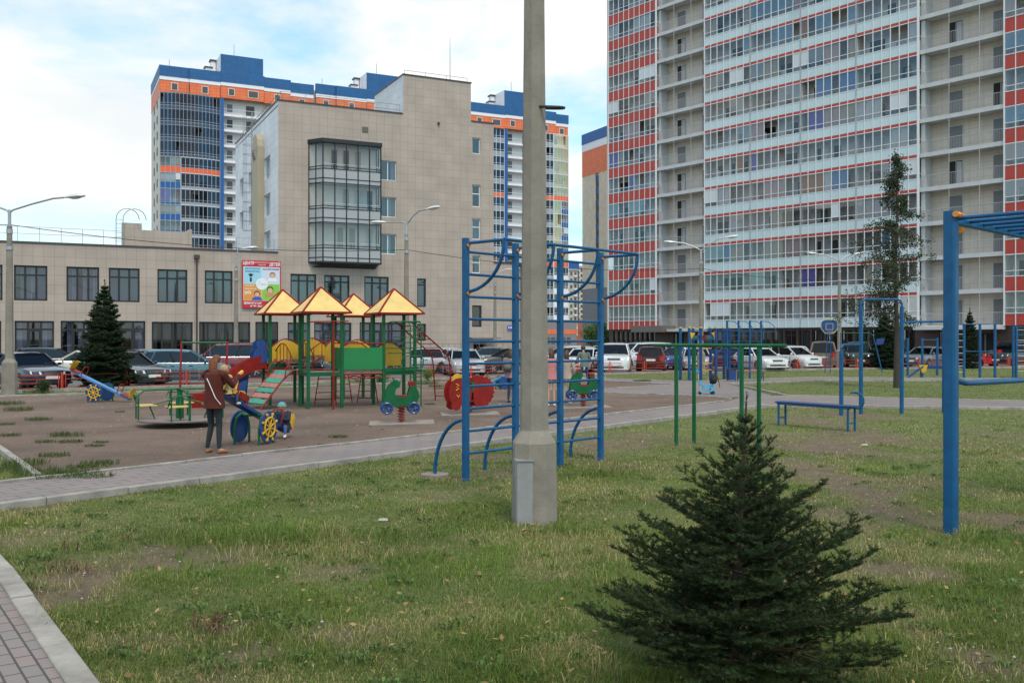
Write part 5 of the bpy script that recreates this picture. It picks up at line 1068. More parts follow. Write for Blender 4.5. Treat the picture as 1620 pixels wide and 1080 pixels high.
for yy in (.04, .68):
    b = MB(); cx0, cz0 = C0[0]-.22, 1.62; pts = []
    def arcp(cx_, cz_, r_, a0, a1, n=9): return [(cx_+r_*math.cos(R(a0+(a1-a0)*k/n)), C0[1]+yy, cz_+r_*math.sin(R(a0+(a1-a0)*k/n))) for k in range(n+1)]
    pts = arcp(cx0, 1.72, .15, -40, 220)+arcp(cx0-.02, 1.41, .21, 150, 390)
    b.prism(pts, (0, .025, 0)); b.build('slide_side_board', dblue, t)
b = MB(); b.prism([(sx-.75, C0[1]+.6, 0), (sx-.55, C0[1]+.6, 0), (sx-.45, C0[1]+.6, .95), (sx-.78, C0[1]+.6, .80)], (0, .03, 0)); b.prism([(sx-1.0, C0[1]+.02, .0), (sx-.75, C0[1]+.02, 0), (sx-.6, C0[1]+.02, .75), (sx-.95, C0[1]+.02, .62)], (0, .03, 0)); b.build('slide_leg', dblue, t)
# fireman's pole with red top bar
b = MB(); b.tube([(.05, -.62, 2.36), (.95, -.55, 2.38)], .02, 6); b.tube([(.05, -.62, 2.36), (0, 0, 2.36)], .018, 6); b.tube([(.95, -.55, 2.38), (S_, 0, 2.38)], .018, 6); b.tube([(.53, -.60, 2.37), (.53, -.60, -.1)], .028, 8); b.build('firemans_pole', red, t)
# green loops and vertical ladder at tower B, red slanted ladder
b = MB(); x0, x1 = B0[0]+S_-.32, B0[0]+S_+.02; yb = B0[1]-.05
xa, xb = B0[0]+.45, B0[0]+S_
b.tube([(xa+.18, B0[1]-.45, -.1), (xa+.18, B0[1]-.45, 2.25), (xa+.18, B0[1]-.38, 2.38), (xa+.1, B0[1], 2.38)], .02, 6); b.tube([(xb+.02, B0[1]-.45, -.1), (xb+.02, B0[1]-.45, 2.25), (xb+.02, B0[1]-.38, 2.38), (xb, B0[1], 2.38)], .02, 6)
b.tube([(B0[0], B0[1], 2.3), (B0[0]+.1, B0[1]-.4, 2.38), (xb, B0[1]-.42, 2.39)], .02, 6)
for k in range(8): b.tube([(xa+.18, B0[1]-.45, .3+.27*k), (xb+.02, B0[1]-.45, .3+.27*k)], .015, 6)
b.build('vertical_ladder', green, t)
b = MB()
for (zz, rr) in ((1.50, .30), (1.64, .34), (1.80, .30), (1.95, .16)): b.tube([(B0[0]+S_*.5+rr*1.2*math.cos(a), B0[1]-.05-rr*math.sin(a), zz) for a in [math.pi*k/10 for k in range(11)]], .014, 5)
P = [(B0[0]+.38, B0[1]-.5, 1.12), (B0[0]+.36, B0[1]-.5, 1.32), (B0[0]+.44, B0[1]-.5, 1.42), (B0[0]+.92, B0[1]-.5, 1.42), (B0[0]+1.0, B0[1]-.5, 1.32), (B0[0]+.98, B0[1]-.5, 1.12), (B0[0]+.9, B0[1]-.5, 1.04), (B0[0]+.46, B0[1]-.5, 1.04)]; b.tube(P, .02, 6, closed=True); b.build('guard_loops', green, t)
b = MB(); La = Vector((B0[0]+S_*.55, B0[1]+S_+.1, 2.42)); Lb = La+Vector((.30, .55, 0)); run = Vector((1.65, .55, 0))
La = Vector((B0[0]+.35, B0[1]+S_, 2.44)); Lb = Vector((B0[0]+S_, B0[1]+S_*.45, 2.44))
lft = [Mi @ Vector(q) for q in ((-3.40, 27.75, 2.40), (-2.47, 29.0, 1.42), (-2.42, 29.1, 1.15), (-2.36, 29.3, -.1))]; rgt = [Mi @ Vector(q) for q in ((-2.93, 27.4, 2.40), (-1.94, 28.7, 1.42), (-1.89, 28.8, 1.15), (-1.84, 29.0, -.1))]
b.tube(lft, .022, 6); b.tube(rgt, .022, 6)
def along(P, f):
    L_ = [(Q-P_).length for P_, Q in zip(P[:-1], P[1:])]; d = f*sum(L_)
    for (P_, Q, l_) in zip(P[:-1], P[1:], L_):
        if d <= l_: return P_.lerp(Q, d/l_)
        d -= l_
    return P[-1]
for k in range(1, 14): b.tube([along(lft, k/14), along(rgt, k/14)], .014, 5)
b.build('slanted_ladder', red, t)
# red climbing loops hanging under the bridge and green beams
b = MB()
for (cx_, cy_) in ((.9, 1.6), (1.5, 2.0), (2.2, 1.7)): b.tube([(cx_-.32, cy_, 0), (cx_-.2, cy_, .8), (cx_-.12, cy_, .95)], .016, 5); b.tube([(cx_+.32, cy_, 0.0), (cx_+.2, cy_, .8), (cx_+.12, cy_, .95)], .016, 5); [b.tube([(cx_-.32+.03*k, cy_, .15+.2*k), (cx_+.32-.03*k, cy_, .15+.2*k)], .013, 5) for k in range(4)]
b.build('climbing_frame', red, t)
b = MB(); b.bar((B0[0]+.04, B0[1]-.02, 1.03), (B0[0]+S_+.1, B0[1]-.02, 1.03), .06, .12); b.build('deck_beam', green, t)
# ---- ship-wheel seesaws
def ship_wheel(b, c, r, nrm, mi=0, th=.02, spokes=8):
    n = Vector(nrm).normalized(); u = Vector((0, 0, 1)); s = u.cross(n).normalized(); c = Vector(c)
    b.tube([c+(s*math.cos(a)+u*math.sin(a))*r*.62 for a in [2*math.pi*k/24 for k in range(24)]], th, 6, mi, closed=True)
    b.tube([c-n*.012, c+n*.014], r*.16, 10, mi)
    for k in range(spokes):
        a = 2*math.pi*(k+.5)/spokes; d = s*math.cos(a)+u*math.sin(a); b.tube([c, c+d*r*.75, c+d*r*.9, c+d*r*.97], [th*.7, th*.8, th*1.35, th*.9], 6, mi)
def disc(b, c, r, nrm, th=.02, mi=0, n=28):
    n_ = Vector(nrm).normalized(); u = Vector((0, 0, 1)); s = u.cross(n_).normalized(); c = Vector(c); b.prism([c+(s*math.cos(2*math.pi*k/n)+u*math.sin(2*math.pi*k/n))*r for k in range(n)], n_*th, mi)
def seesaw(loc, rz, label, L0_=1.2, L1_=1.2, tilt=17, r=.29, zc=.33, w=.33, beam=dblue, full=True, group='ship-wheel seesaws', piv=.56, sw=1, child=None):
    """local x runs to the raised (negative) and lowered (positive) ends"""
    t = thing('seesaw', label, 'seesaw', loc, rz, group); ct, st_ = math.cos(R(tilt)), math.sin(R(tilt))
    def bp(x, y, h): return Vector((x*ct+h*st_, y, piv-x*st_+h*ct))
    b = MB(); b.bar(bp(-L0_, 0, 0), bp(L1_, 0, 0), .17, .07, bev=.01); b.build('beam', beam, t)
    for y in (-w, w):
        b = MB(); disc(b, (0, y-(.02 if y < 0 else 0), zc), r, (0, 1, 0)); d_ = b.build('wheel_board', dblue, t)
        if y*sw < 0: b = MB(); ship_wheel(b, (0, y-(.035 if y < 0 else -.035), zc), r*.95, (0, 1, 0)); b.build('ship_wheel', yel, d_)
        b = MB(); yy = y*.86; b.tube([(-.24, yy, -.1), (-.24, yy, .30), (-.18, yy, .48), (-.05, yy, piv-.02), (.05, yy, piv-.02), (.18, yy, .48), (.24, yy, .30), (.24, yy, -.1)], .022, 8); b.build('stand', green, t)
    b = MB(); b.tube([(0, -w, piv-.04), (0, w, piv-.04)], .024, 8); b.build('axle', green, t)
    for sgn, Lx in ((-1, L0_), (1, L1_)):
        b = MB(); v = [bp(sgn*(Lx+.02), -.13, .04), bp(sgn*(Lx+.02), .13, .04), bp(sgn*(Lx-.02), .15, .24), bp(sgn*(Lx+.0), .10, .34), bp(sgn*(Lx+.0), -.10, .34), bp(sgn*(Lx-.02), -.15, .24)]
        b.prism(v, tuple(Vector((sgn*.02*ct, 0, 0)))); b.build('backrest', yel, t)
        b = MB(); b.prism([bp(sgn*(Lx-.30), -.13, .036), bp(sgn*Lx, -.13, .036), bp(sgn*Lx, .13, .036), bp(sgn*(Lx-.30), .13, .036)], (0, 0, .02)); b.build('seat', red, t)
        b = MB(); xh = sgn*(Lx-.42); b.tube([bp(xh, -.12, .03), bp(xh, -.13, .22), bp(xh, -.08, .30), bp(xh, .08, .30), bp(xh, .13, .22), bp(xh, .12, .03)], .014, 6); b.build('handle', red if full else steel, t)
    return t
# front seesaw, its left end raised by the woman
s1 = Vector((-4.68, 17.2, 0)); dS = Vector((.53, .85, 0)).normalized(); v1 = Vector((-.262, .965, 0)); rgt_ = Vector((.965, .262, 0)); dS = (rgt_*.53+v1*.85).normalized()
t1 = seesaw((s1.x, s1.y, 0), math.atan2(dS.y, dS.x), 'blue seesaw with ship-wheel discs on which a small child sits, by the standing woman', 1.22, 1.2, 21, .29, .31, .29, sw=1, piv=.56)
b = MB(); ct, st_ = math.cos(R(21)), math.sin(R(21))
def bp(x, y, h): return Vector((x*ct+h*st_, y, .56-x*st_+h*ct))
b.tube([bp(-.62, -.12, .13), bp(-.62, .12, .13)], .085, 16); b.build('yellow_roller', yel, t1); b = MB(); b.tube([bp(-.95, -.15, .06), bp(-.95, -.15, .40), bp(-.85, -.15, .50)], .03, 8); b.build('yellow_handle', mat('yellow_orange', (.8, .38, .03), .4), t1)
b = MB(); b.prism([bp(-.78, -.16, .04), bp(-.48, -.16, .04), bp(-.48, -.16, .16), bp(-.78, -.16, .16)], (0, .02, 0)); b.prism([bp(-.78, .14, .04), bp(-.48, .14, .04), bp(-.48, .14, .16), bp(-.78, .14, .16)], (0, .02, 0)); b.build('roller_cheek', red, t1)
lb = mat('light_blue_beam', (.07, .22, .48), .4, var=.1)
p = G(146, 635.5); seesaw((p.x+.2, p.y+.1, 0), R(-12), 'empty blue seesaw with a ship-wheel disc near the spruce on the left', 1.05, 1.1, 23, .28, .29, .30, beam=lb, piv=.52)
p = G(797, 616); seesaw((p.x, p.y+.3, 0), R(197), 'light blue seesaw partly hidden by the wall bars and the concrete post', 1.0, 1.0, 24, .24, .26, .3, beam=lb, piv=.5)
# ---- spring rockers
def extr(pts, y, th, mi=0, b=None): b.prism([(x, y, z) for x, z in pts], (0, th, 0), mi)
def spring(b, c, z0, z1, r, n=5, wr=.014):
    P = [(c[0]+r*math.cos(2*math.pi*k/12), c[1]+r*math.sin(2*math.pi*k/12), z0+(z1-z0)*k/(12*n)) for k in range(12*n+1)]; b.tube(P, wr, 5)
scoot = [(-.40, .42), (-.36, .70), (-.30, .84), (-.22, .92), (-.10, .98), (-.02, .92), (-.05, .82), (-.13, .78), (-.15, .66), (-.06, .60), (.12, .60), (.16, .74), (.20, .86), (.30, .84), (.38, .72), (.40, .58), (.36, .52), (.33, .40), (.22, .36), (.05, .40), (-.12, .38), (-.28, .40)]
def moto(loc, rz, label, flip=1):
    t = thing('spring_rocker', label, 'spring rocker', loc, rz, 'green spring rockers shaped like a small motorcycle')
    for y in (-.15, .13): b = MB(); extr([(x*flip, z) for x, z in scoot], y, .02, 0, b); b.build('side_board', green, t)
    b = MB(); b.box(-.08*flip if flip > 0 else -.14, .14 if flip > 0 else .08, -.128, .128, .60, .63); b.build('seat', red, t)
    b = MB(); b.box(*sorted((.16*flip, .30*flip)), -.128, .128, .84, .94); b.build('back_pad', red, t)
    for x in (-.33, .27):
        for y in (-.17, .17): b = MB(); b.tube([(x*flip+.115*math.cos(a), y, .35+.115*math.sin(a)) for a in [2*math.pi*k/18 for k in range(18)]], .026, 6, closed=True); [b.tube([(x*flip, y, .35), (x*flip+.1*math.cos(a), y, .35+.1*math.sin(a))], .012, 5) for a in [2*math.pi*k/6 for k in range(6)]]; b.build('wheel', dblue, t)
    b = MB(); b.tube([(-.16*flip, -.17, .90), (-.16*flip, .17, .90)], .016, 6); b.tube([(-.16*flip, -.14, .95), (-.20*flip, -.14, 1.04)], .02, 6); b.build('handlebar', green, t)
    b = MB(); spring(b, (0, 0), .06, .38, .075, 5); b.lathe([(.045, .03), (.05, .37)], (0, 0, 0), 10); b.lathe([(.14, .36), (.16, .41)], (0, 0, 0), 12); b.build('spring', mat('spring_red', (.22, .03, .02), .5), t)
    return t
moto((-2.5, 21.4, 0), math.atan2(.2, 1), 'green motorcycle spring rocker in front of the play tower, right side')
moto((1.98, 26.4, 0), .1, 'green motorcycle spring rocker behind the wall bars where a child stands')
t = thing('spring_rocker', 'red hedgehog-like animal spring rocker with a yellow crest behind the wall bars', 'spring rocker', (-1.08, 24.0, 0), math.atan2(.45, 1))
hd_ = [(-.50, .14), (-.56, .20), (-.54, .30), (-.60, .42), (-.62, .60), (-.57, .78), (-.45, .90), (-.30, .93), (-.14, .86), (-.04, .72), (.0, .52), (-.04, .34), (-.15, .25), (-.27, .27), (-.33, .15), (-.42, .11)]
bk_ = [(.26+.33*(1+.13*(k % 2))*math.sin(a), .58+.36*(1+.13*(k % 2))*math.cos(a)) for k, a in [(k, R(-40+k*9)) for k in range(22)]]+[(.30, .18), (.10, .20), (.05, .34), (.04, .56), (.10, .78)]
for y in (-.19, .17):
    b = MB(); extr(hd_, y, .02, 0, b); b.build('head_board', red, t); b = MB(); extr(bk_, y+.022, .02, 0, b); b.build('back_board', red, t)
b = MB(); b.bar((-.15, 0, .34), (.35, 0, .34), .30, .05); b.build('base_board', red, t)
b = MB(); extr([(-.50, .84), (-.42, 1.0), (-.33, 1.03), (-.24, 1.0), (-.15, 1.02), (-.05, .92), (-.05, .80), (-.3, .9)], -.03, .03, 0, b); b.build('crest', yel, t)
b = MB(); b.tube([(-.44, -.205, .78), (-.36, -.205, .74), (-.42, -.205, .70), (-.36, -.205, .66), (-.44, -.205, .62)], .015, 5); b.tube([(-.42, -.205, .50), (-.38, -.205, .44), (-.34, -.205, .50)], .015, 5); b.build('face_marks', yel, t)
b = MB(); b.box(.0, .24, -.165, .165, .56, .80); b.build('seat_box', green, t)
b = MB(); spring(b, (0, 0), .06, .32, .075, 4); b.lathe([(.045, .03), (.05, .32)], (0, 0, 0), 10); b.build('spring', MATS['spring_red'], t)
for (x, y, lab) in ((-2.5, 21.4, 'concrete pad sunk in the earth under the front green rocker'), (-1.08, 24.0, 'concrete pad under the red rocker'), (1.98, 26.4, 'concrete pad under the green rocker behind the wall bars')):
    b = MB(); b.prism([(-.75, -.45, -.05), (.7, -.5, -.05), (.78, .42, -.05), (-.68, .5, -.05)], (0, 0, .073)); o = b.build('concrete_pad', conc2); o.location = (x, y, 0); o.rotation_euler = (R(.6), R(-.8), .2); tag(o, lab, 'concrete pad', 'concrete pads of the spring rockers')
# ---- red swing frame at the back
p0, p1 = Vector((-12.45, 35.7, 0)), Vector((-10.9, 36.3, 0)); d = p1-p0
t = thing('swing_frame', 'small swing with red A-frame legs and green top bar before the teal car', 'swing', tuple(p0), math.atan2(d.y, d.x)); L_ = d.length
b = MB(); b.tube([(-.02, 0, 1.76), (L_+.02, 0, 1.76)], .035, 8); b.build('top_bar', green, t)
for x in (0, L_):
    for s in (-1, 1): b = MB(); b.tube([(x-s*.0, s*.06, 1.80), (x-.05+s*.03, s*.55, -.1)], .035, 8); b.build('leg', red, t)
b = MB()
for x in (L_*.38, L_*.62): b.tube([(x, 0, 1.75), (x, 0, .36)], .008, 4)
b.build('chain', steel, t); b = MB(); b.box(L_*.35, L_*.65, -.12, .12, .33, .37); b.build('seat', red, t)
# ---- far blue climbing complex
p = Vector((10.8, 44.2, 0)); t = thing('climbing_complex', 'blue climbing complex with yellow corner plates behind the scooter', 'climbing frame', (8.15, 43.6, 0), R(20)); k_ = 1
pos = [(0, 0), (.55, -.1), (.62, .7), (1.35, -.1), (1.5, .6), (2.15, .0), (2.3, .7), (-.0, .8)]
for (x, y) in pos: b = MB(); b.bar((x, y, -.1), (x, y, 2.40), .11, .11, bev=.015); b.build('post', dblue if x > .3 else blue, t); b = MB(); b.bar((x, y, 2.40), (x, y, 2.46), .13, .13); b.build('post_cap', plast_y, t)
b = MB()
for z in (2.3, 2.05, 1.85): b.tube([(0, 0, z), (2.15, 0, z)], .022, 6)
for z in (1.6, 1.3, 1.0, .7, .4): b.tube([(0, 0, z), (.55, -.1, z)], .018, 6); b.tube([(1.5, .6, z), (2.3, .7, z)], .018, 6); b.tube([(1.35, -.1, z), (2.15, 0, z)], .018, 6)
b.build('rungs', blue, t)
b = MB(); b.prism([(.0, -.08, 2.18), (.28, -.08, 2.18), (.06, -.08, 1.88)], (0, .02, 0)); b.prism([(1.12, -.08, 2.2), (1.4, -.08, 2.2), (1.34, -.08, 1.88)], (0, .02, 0)); b.build('corner_plate', yel, t)
b = MB(); b.prism([(.62, -.08, 1.98), (.72, -.08, 2.1), (.86, -.08, 2.06), (.88, -.08, 1.94), (.76, -.08, 1.88)], (0, .02, 0)); b.build('red_ornament', red, t)
b = MB(); b.box(.1, 1.3, -.02, .0, 1.90, 2.05); b.build('name_board', mat('dark_green_board', (.02, .12, .12), .5), t)
b = MB(); [b.box(.72, 1.25, .1, .3, z, z+.04) for z in (1.45, .45, .75)]; b.build('yellow_step', yel, t)
t = thing('wall_bars', 'far blue wall bars with four curved overhead handles, behind the green bars', 'wall bars', (9.98, 44.0, 0), R(14))
for i in range(4):
    x = i*.58+.0; b = MB(); b.bar((x, 0, -.1), (x, 0, 2.75), .07, .07); b.build('post', blue, t)
    b = MB(); b.tube([(x, 0, 2.72), (x+.22, -.3, 2.70), (x+.36, -.55, 2.5), (x+.42, -.65, 2.22)], .018, 6); b.build('curved_handle', blue, t)
b = MB(); b.tube([(0, 0, 2.3), (.4, -.62, 2.24), (2.15, -.62, 2.24)], .018, 6)
for k in range(9): b.tube([(0, 0, .3+.25*k), (1.74, 0, .3+.25*k)], .014, 5)
b.build('rungs', blue, t)
p = G(1157, 603.5); t = thing('litter_bin', 'blue litter bin beside the path, behind the scooter', 'bin', (p.x, p.y, 0), .1)
b = MB(); v = []; b.prism([(-.16, -.16, .08), (.16, -.16, .08), (.16, .16, .08), (-.16, .16, .08)], (0, 0, .42)); b.build('bucket', dblue, t); b = MB(); b.box(-.21, -.18, -.02, .02, -.1, .55); b.box(.18, .21, -.02, .02, -.1, .55); b.box(-.18, .18, -.17, .17, .50, .56); b.build('stand', mat('bin_dark', (.03, .03, .04), .6), t)
p = G(1189, 603); t = thing('park_bench', 'small bench with reddish brown seat behind the green bars', 'bench', (p.x, p.y+.2, 0), R(8))
b = MB(); b.box(-.62, .62, -.2, .2, .42, .46); b.build('seat', mat('bench_wood', (.22, .07, .04), .6, var=.2), t)
for x in (-.55, .55):
    for y in (-.15, .15): b = MB(); b.bar((x, y, 0), (x*.96, y, .42), .035, .035); b.build('leg', MATS['bin_dark'], t)
# ---- basketball / football goals at the back
for (px0, px1, Y, lab) in ((1312, 1312, 53.5, 'basketball backboard on leaning blue posts before the brown base of the tower'),):
    X = (px0-810)/1500*Y; t = thing('basketball_hoop', lab, 'basketball hoop', (X, Y, 0), R(5))
    zc = ZP(516.5, Y); b = MB(); w_, h_ = .52, .42; P = [(x_*.49, 0, zc+z_*.39) for x_, z_ in [(-.55, -.95), (-.3, -1), (.3, -1), (.55, -.95), (.95, -.35), (1, -.1), (1, .45), (.93, .72), (.7, .92), (.3, 1), (-.3, 1), (-.7, .92), (-.93, .72), (-1, .45), (-1, -.1), (-.95, -.35)]]; b.prism(P, (0, .04, 0)); bd_ = b.build('backboard', dblue, t)
    b = MB(); b.tube([(p_[0]*1.0, -.01, p_[2]) for p_ in P], .018, 5, closed=True); [b.bar(u_, v_, .03, .02) for u_, v_ in (((-.2, -.012, zc-.17), (.2, -.012, zc-.17)), ((-.2, -.012, zc+.17), (.2, -.012, zc+.17)), ((-.2, -.012, zc-.17), (-.2, -.012, zc+.17)), ((.2, -.012, zc-.17), (.2, -.012, zc+.17)))]; b.build('board_lines', mat('line_yellow', (.5, .55, .25), .5), bd_)
    b = MB(); b.tube([(-.05, .05, zc-.2), (-.22, .1, 0)], .028, 6); b.build('post', blue, t); b = MB(); b.tube([(.12, .05, zc-.2), (.18, .3, 0)], .028, 6); b.build('post', blue, t)
    b = MB(); b.tube([(.22*math.cos(a), -.28+.22*math.sin(a), zc-.3) for a in [2*math.pi*k/16 for k in range(16)]], .012, 5, closed=True); b.build('rim', orange, t)
t = thing('goal_frame', 'small goal with green crossbar and leaning blue posts beside the street lamp', 'goal', ((1330-810)/1500*54.5, 54.5, 0), R(4)); Lg = 2.25
b = MB(); b.tube([(0, 0, ZP(526.5, 54.5)), (Lg*.75, 0, ZP(526.5, 54.5))], .03, 6); [b.tube([(.9+i*.18, 0, ZP(526, 54.5)), (.9+i*.18, 0, 1.3)], .012, 4) for i in range(5)]; b.build('crossbar', green, t)
b = MB(); b.tube([(Lg*.75, 0, 2.25), (Lg*.85, .0, 2.1), (Lg*.95, 0, 1.3), (Lg*1.08, -.1, -.1)], .03, 6); b.build('post', blue, t); b = MB(); b.tube([(0, 0, -.1), (0, 0, 2.25)], .03, 6); b.build('post', blue, t)
b = MB(); b.prism([(Lg*.92, -.05, 1.55), (Lg*1.05, -.3, 1.6), (Lg*1.08, -.32, 1.95), (Lg*.93, -.05, 1.9)], (.03, 0, 0)); b.build('board', dblue, t)
# ---- far right frames
def frame_set(px_list, Y, ztop, label, rungs=None, bars=(), name='gym_bars', cat='gym bars'):
    X0 = (px_list[0]-810)/1500*Y; t = thing(name, label, cat, (X0, Y, 0), R(3)); xs2 = [(p-px_list[0])/1500*Y for p in px_list]
    for x in xs2: b = MB(); b.bar((x, 0, -.1), (x, 0, ztop), .10, .10, bev=.012); b.build('post', blue, t)
    for (i, j, z) in bars: b = MB(); b.tube([(xs2[i], 0, z), (xs2[j], 0, z)], .025, 6); b.build('bar', blue, t)
    if rungs:
        (i, j, n) = rungs; b = MB()
        for k in range(n): z = .3+(ztop-.5)*k/(n-1); b.tube([(xs2[i], 0, z), (xs2[j], 0, z)], .015, 5)
        b.build('rungs', steel, t)
    return t
frame_set([1509, 1525.5, 1551.5, 1576], 45.5, 2.63, 'blue frame of four posts with a ladder, right of the nearest blue post', (0, 1, 8), ((0, 3, 2.6), (1, 3, 1.3)))
frame_set([1603, 1608, 1640], 47, 2.55, 'blue ladder frame cut by the right edge of the photo', (1, 2, 9), ((0, 2, 2.5), (0, 2, 2.1)))
frame_set([1436, 1459.5, 1484], 50, 1.95, 'blue low horizontal bars before the grey parked car', None, ((1, 2, 1.85),))
p = G(1440, 597); t = thing('balance_seesaw', 'little blue rocker bench with yellow end plates right of the tall tree', 'rocker', (p.x-.1, p.y, 0), R(6))
b = MB(); b.bar((0, 0, .02), (.75, 0, .55), .16, .06); b.bar((.75, .1, .5), (2.1, .1, .5), .14, .16); b.build('beam', dblue, t)
for x in (.78, 2.05): b = MB(); b.prism([(x-.25, -.05, .62), (x+.22, -.05, .62), (x+.12, -.05, .3), (x-.08, -.05, .22)], (0, .03, 0)); b.build('end_plate', yel, t)
b = MB(); b.bar((.75, .1, -.1), (.75, .1, .45), .1, .1); b.bar((1.95, .1, -.1), (1.95, .1, .45), .1, .1); b.build('stand', blue, t)
# ---- kick scooter with a black backpack hung on it
cy = mat('scooter_light_blue', (.04, .38, .62), .35, coat=.2); nav = mat('scooter_navy', (.01, .03, .12), .5); alu = mat('aluminium', (.6, .6, .62), .35, .9); rub = mat('rubber', (.02, .02, .02), .8)
p = G(1110, 625); t = thing('kick_scooter', 'light blue child scooter with seat parked on the path', 'scooter', (p.x, p.y, .03), R(8))
b = MB(); b.tube([(-.04, 0, .10), (-.10, 0, .45), (-.13, 0, .72)], .018, 8); b.build('steering_tube', alu, t)
b = MB(); b.tube([(-.12, -.14, .86), (-.14, 0, .80), (-.12, .14, .86)], .016, 6); b.tube([(-.135, -.0, .72), (-.14, 0, .82)], .022, 8); b.build('handlebar', rub, t); b = MB(); b.box(-.19, -.10, -.06, .06, .74, .85); b.build('front_basket', cy, t)
b = MB(); b.box(-.08, .42, -.06, .06, .075, .11); b.build('deck', cy, t); b = MB(); b.prism([(-.1, -.05, .35), (.03, -.05, .28), (.06, -.05, .20), (.36, -.05, .22), (.40, -.05, .28), (.06, -.05, .30), (-.06, -.05, .48)], (0, .1, 0)); b.build('body_shell', cy, t)
b = MB(); b.tube([(.30, 0, .1), (.30, 0, .5)], .02, 8); b.build('seat_post', rub, t); b = MB(); b.tube([(.18, 0, .52), (.44, 0, .52)], .012, 6); b.ball((.32, 0, .30), .09, 10, sc=(1, .8, .8)); b.build('seat', cy, t)
for x in (-.06, .38):
    for y in ((0,) if x < 0 else (-.07, .07)): b = MB(); b.tube([(x, y-.015, .06), (x, y+.015, .06)], .058, 14); b.build('wheel', rub, t)
b = MB(); b.prism([(.25, -.08, .10), (.30, -.08, .17), (.44, -.08, .17), (.50, -.08, .09)], (0, .16, 0)); b.build('rear_mudguard', cy, t)
b = MB(); b.ball((0, 0, .17), .17, 12, sc=(.85, .6, 1.05)); b.ball((.02, -.09, .13), .1, 10, sc=(1, .5, 1)); b.tube([(.1, .0, .3), (.18, 0, .1), (.22, 0, -.12)], .012, 5); o = b.build('backpack', mat('black_cloth', (.012, .012, .014), .8), smooth=True); o.location = (p.x+.40, p.y+.02, .38); tag(o, 'small black backpack hanging on the light blue scooter', 'backpack')
# bits of litter
for (px, py, s_, lab) in ((606, 821, .05, 'small pale stone lying in the lawn left of the concrete post'), (1368, 703, .06, 'white scrap lying on bare ground right of the spruce'), (573, 856, .02, 'tiny white scrap of paper in the grass')):
    p = G(px, py); b = MB(); v = [(s_*a, s_*.5*c, s_*.5*e) for a, c, e in ((-1, -.6, 0), (.9, -.8, 0), (1.1, .5, 0), (-.8, .8, 0), (-.8, -.4, .9), (.7, -.5, 1.0), (.8, .4, .8), (-.6, .6, .7))]
    b.add(v, [(0, 3, 2, 1), (4, 5, 6, 7), (0, 1, 5, 4), (1, 2, 6, 5), (2, 3, 7, 6), (3, 0, 4, 7)]); o = b.build('stone', mat('pale_stone', (.5, .46, .4), .9)); o.location = (p.x, p.y, -.01); tag(o, lab, 'stone')
# ------------------------------------------------------------------ cars
car_glass = glass_mat('car_glass', .05, (.10, .11, .12), .03, (.5, .6, .7), .30); tyre = mat('tyre_rubber', (.018, .018, .018), .85); rim_m = mat('wheel_rim', (.40, .41, .42), .35, .8)
hl_m = mat('headlamp_glass', (.70, .72, .74), .12, .3); tl_m = mat('tail_lamp_red', (.35, .01, .01), .25); plate_m = mat('number_plate', (.72, .72, .70), .5); grille_m = mat('car_grille', (.02, .02, .022), .5); chrome = mat('chrome_trim', (.55, .56, .57), .2, .9); trim_m = mat('black_trim', (.02, .02, .02), .6)
PAINT = {}
def paint(name, col, rough=.28):
    m = mat('paint_'+name, col, rough, .15, coat=.8); return m
TYPES = {  # L, W, H, hood z, belt z, trunk z, [x of: nose, windscreen foot, roof front, roof rear, rear glass foot, tail] as fractions from the rear
    'sedan': dict(L=4.5, W=1.73, H=1.43, hood=.90, belt=.93, trunk=.95, wf=.70, rf=.545, rr=.30, rg=.145),
    'hatch': dict(L=3.9, W=1.68, H=1.50, hood=.95, belt=.96, trunk=.98, wf=.77, rf=.58, rr=.14, rg=.03),
    'suv':   dict(L=4.6, W=1.82, H=1.72, hood=1.08, belt=1.10, trunk=1.10, wf=.73, rf=.60, rr=.08, rg=.015),
    'van':   dict(L=4.7, W=1.78, H=1.78, hood=1.05, belt=1.05, trunk=1.05, wf=.80, rf=.64, rr=.06, rg=.012),
    'wagon': dict(L=4.5, W=1.72, H=1.47, hood=.92, belt=.94, trunk=.95, wf=.70, rf=.55, rr=.12, rg=.03),
}
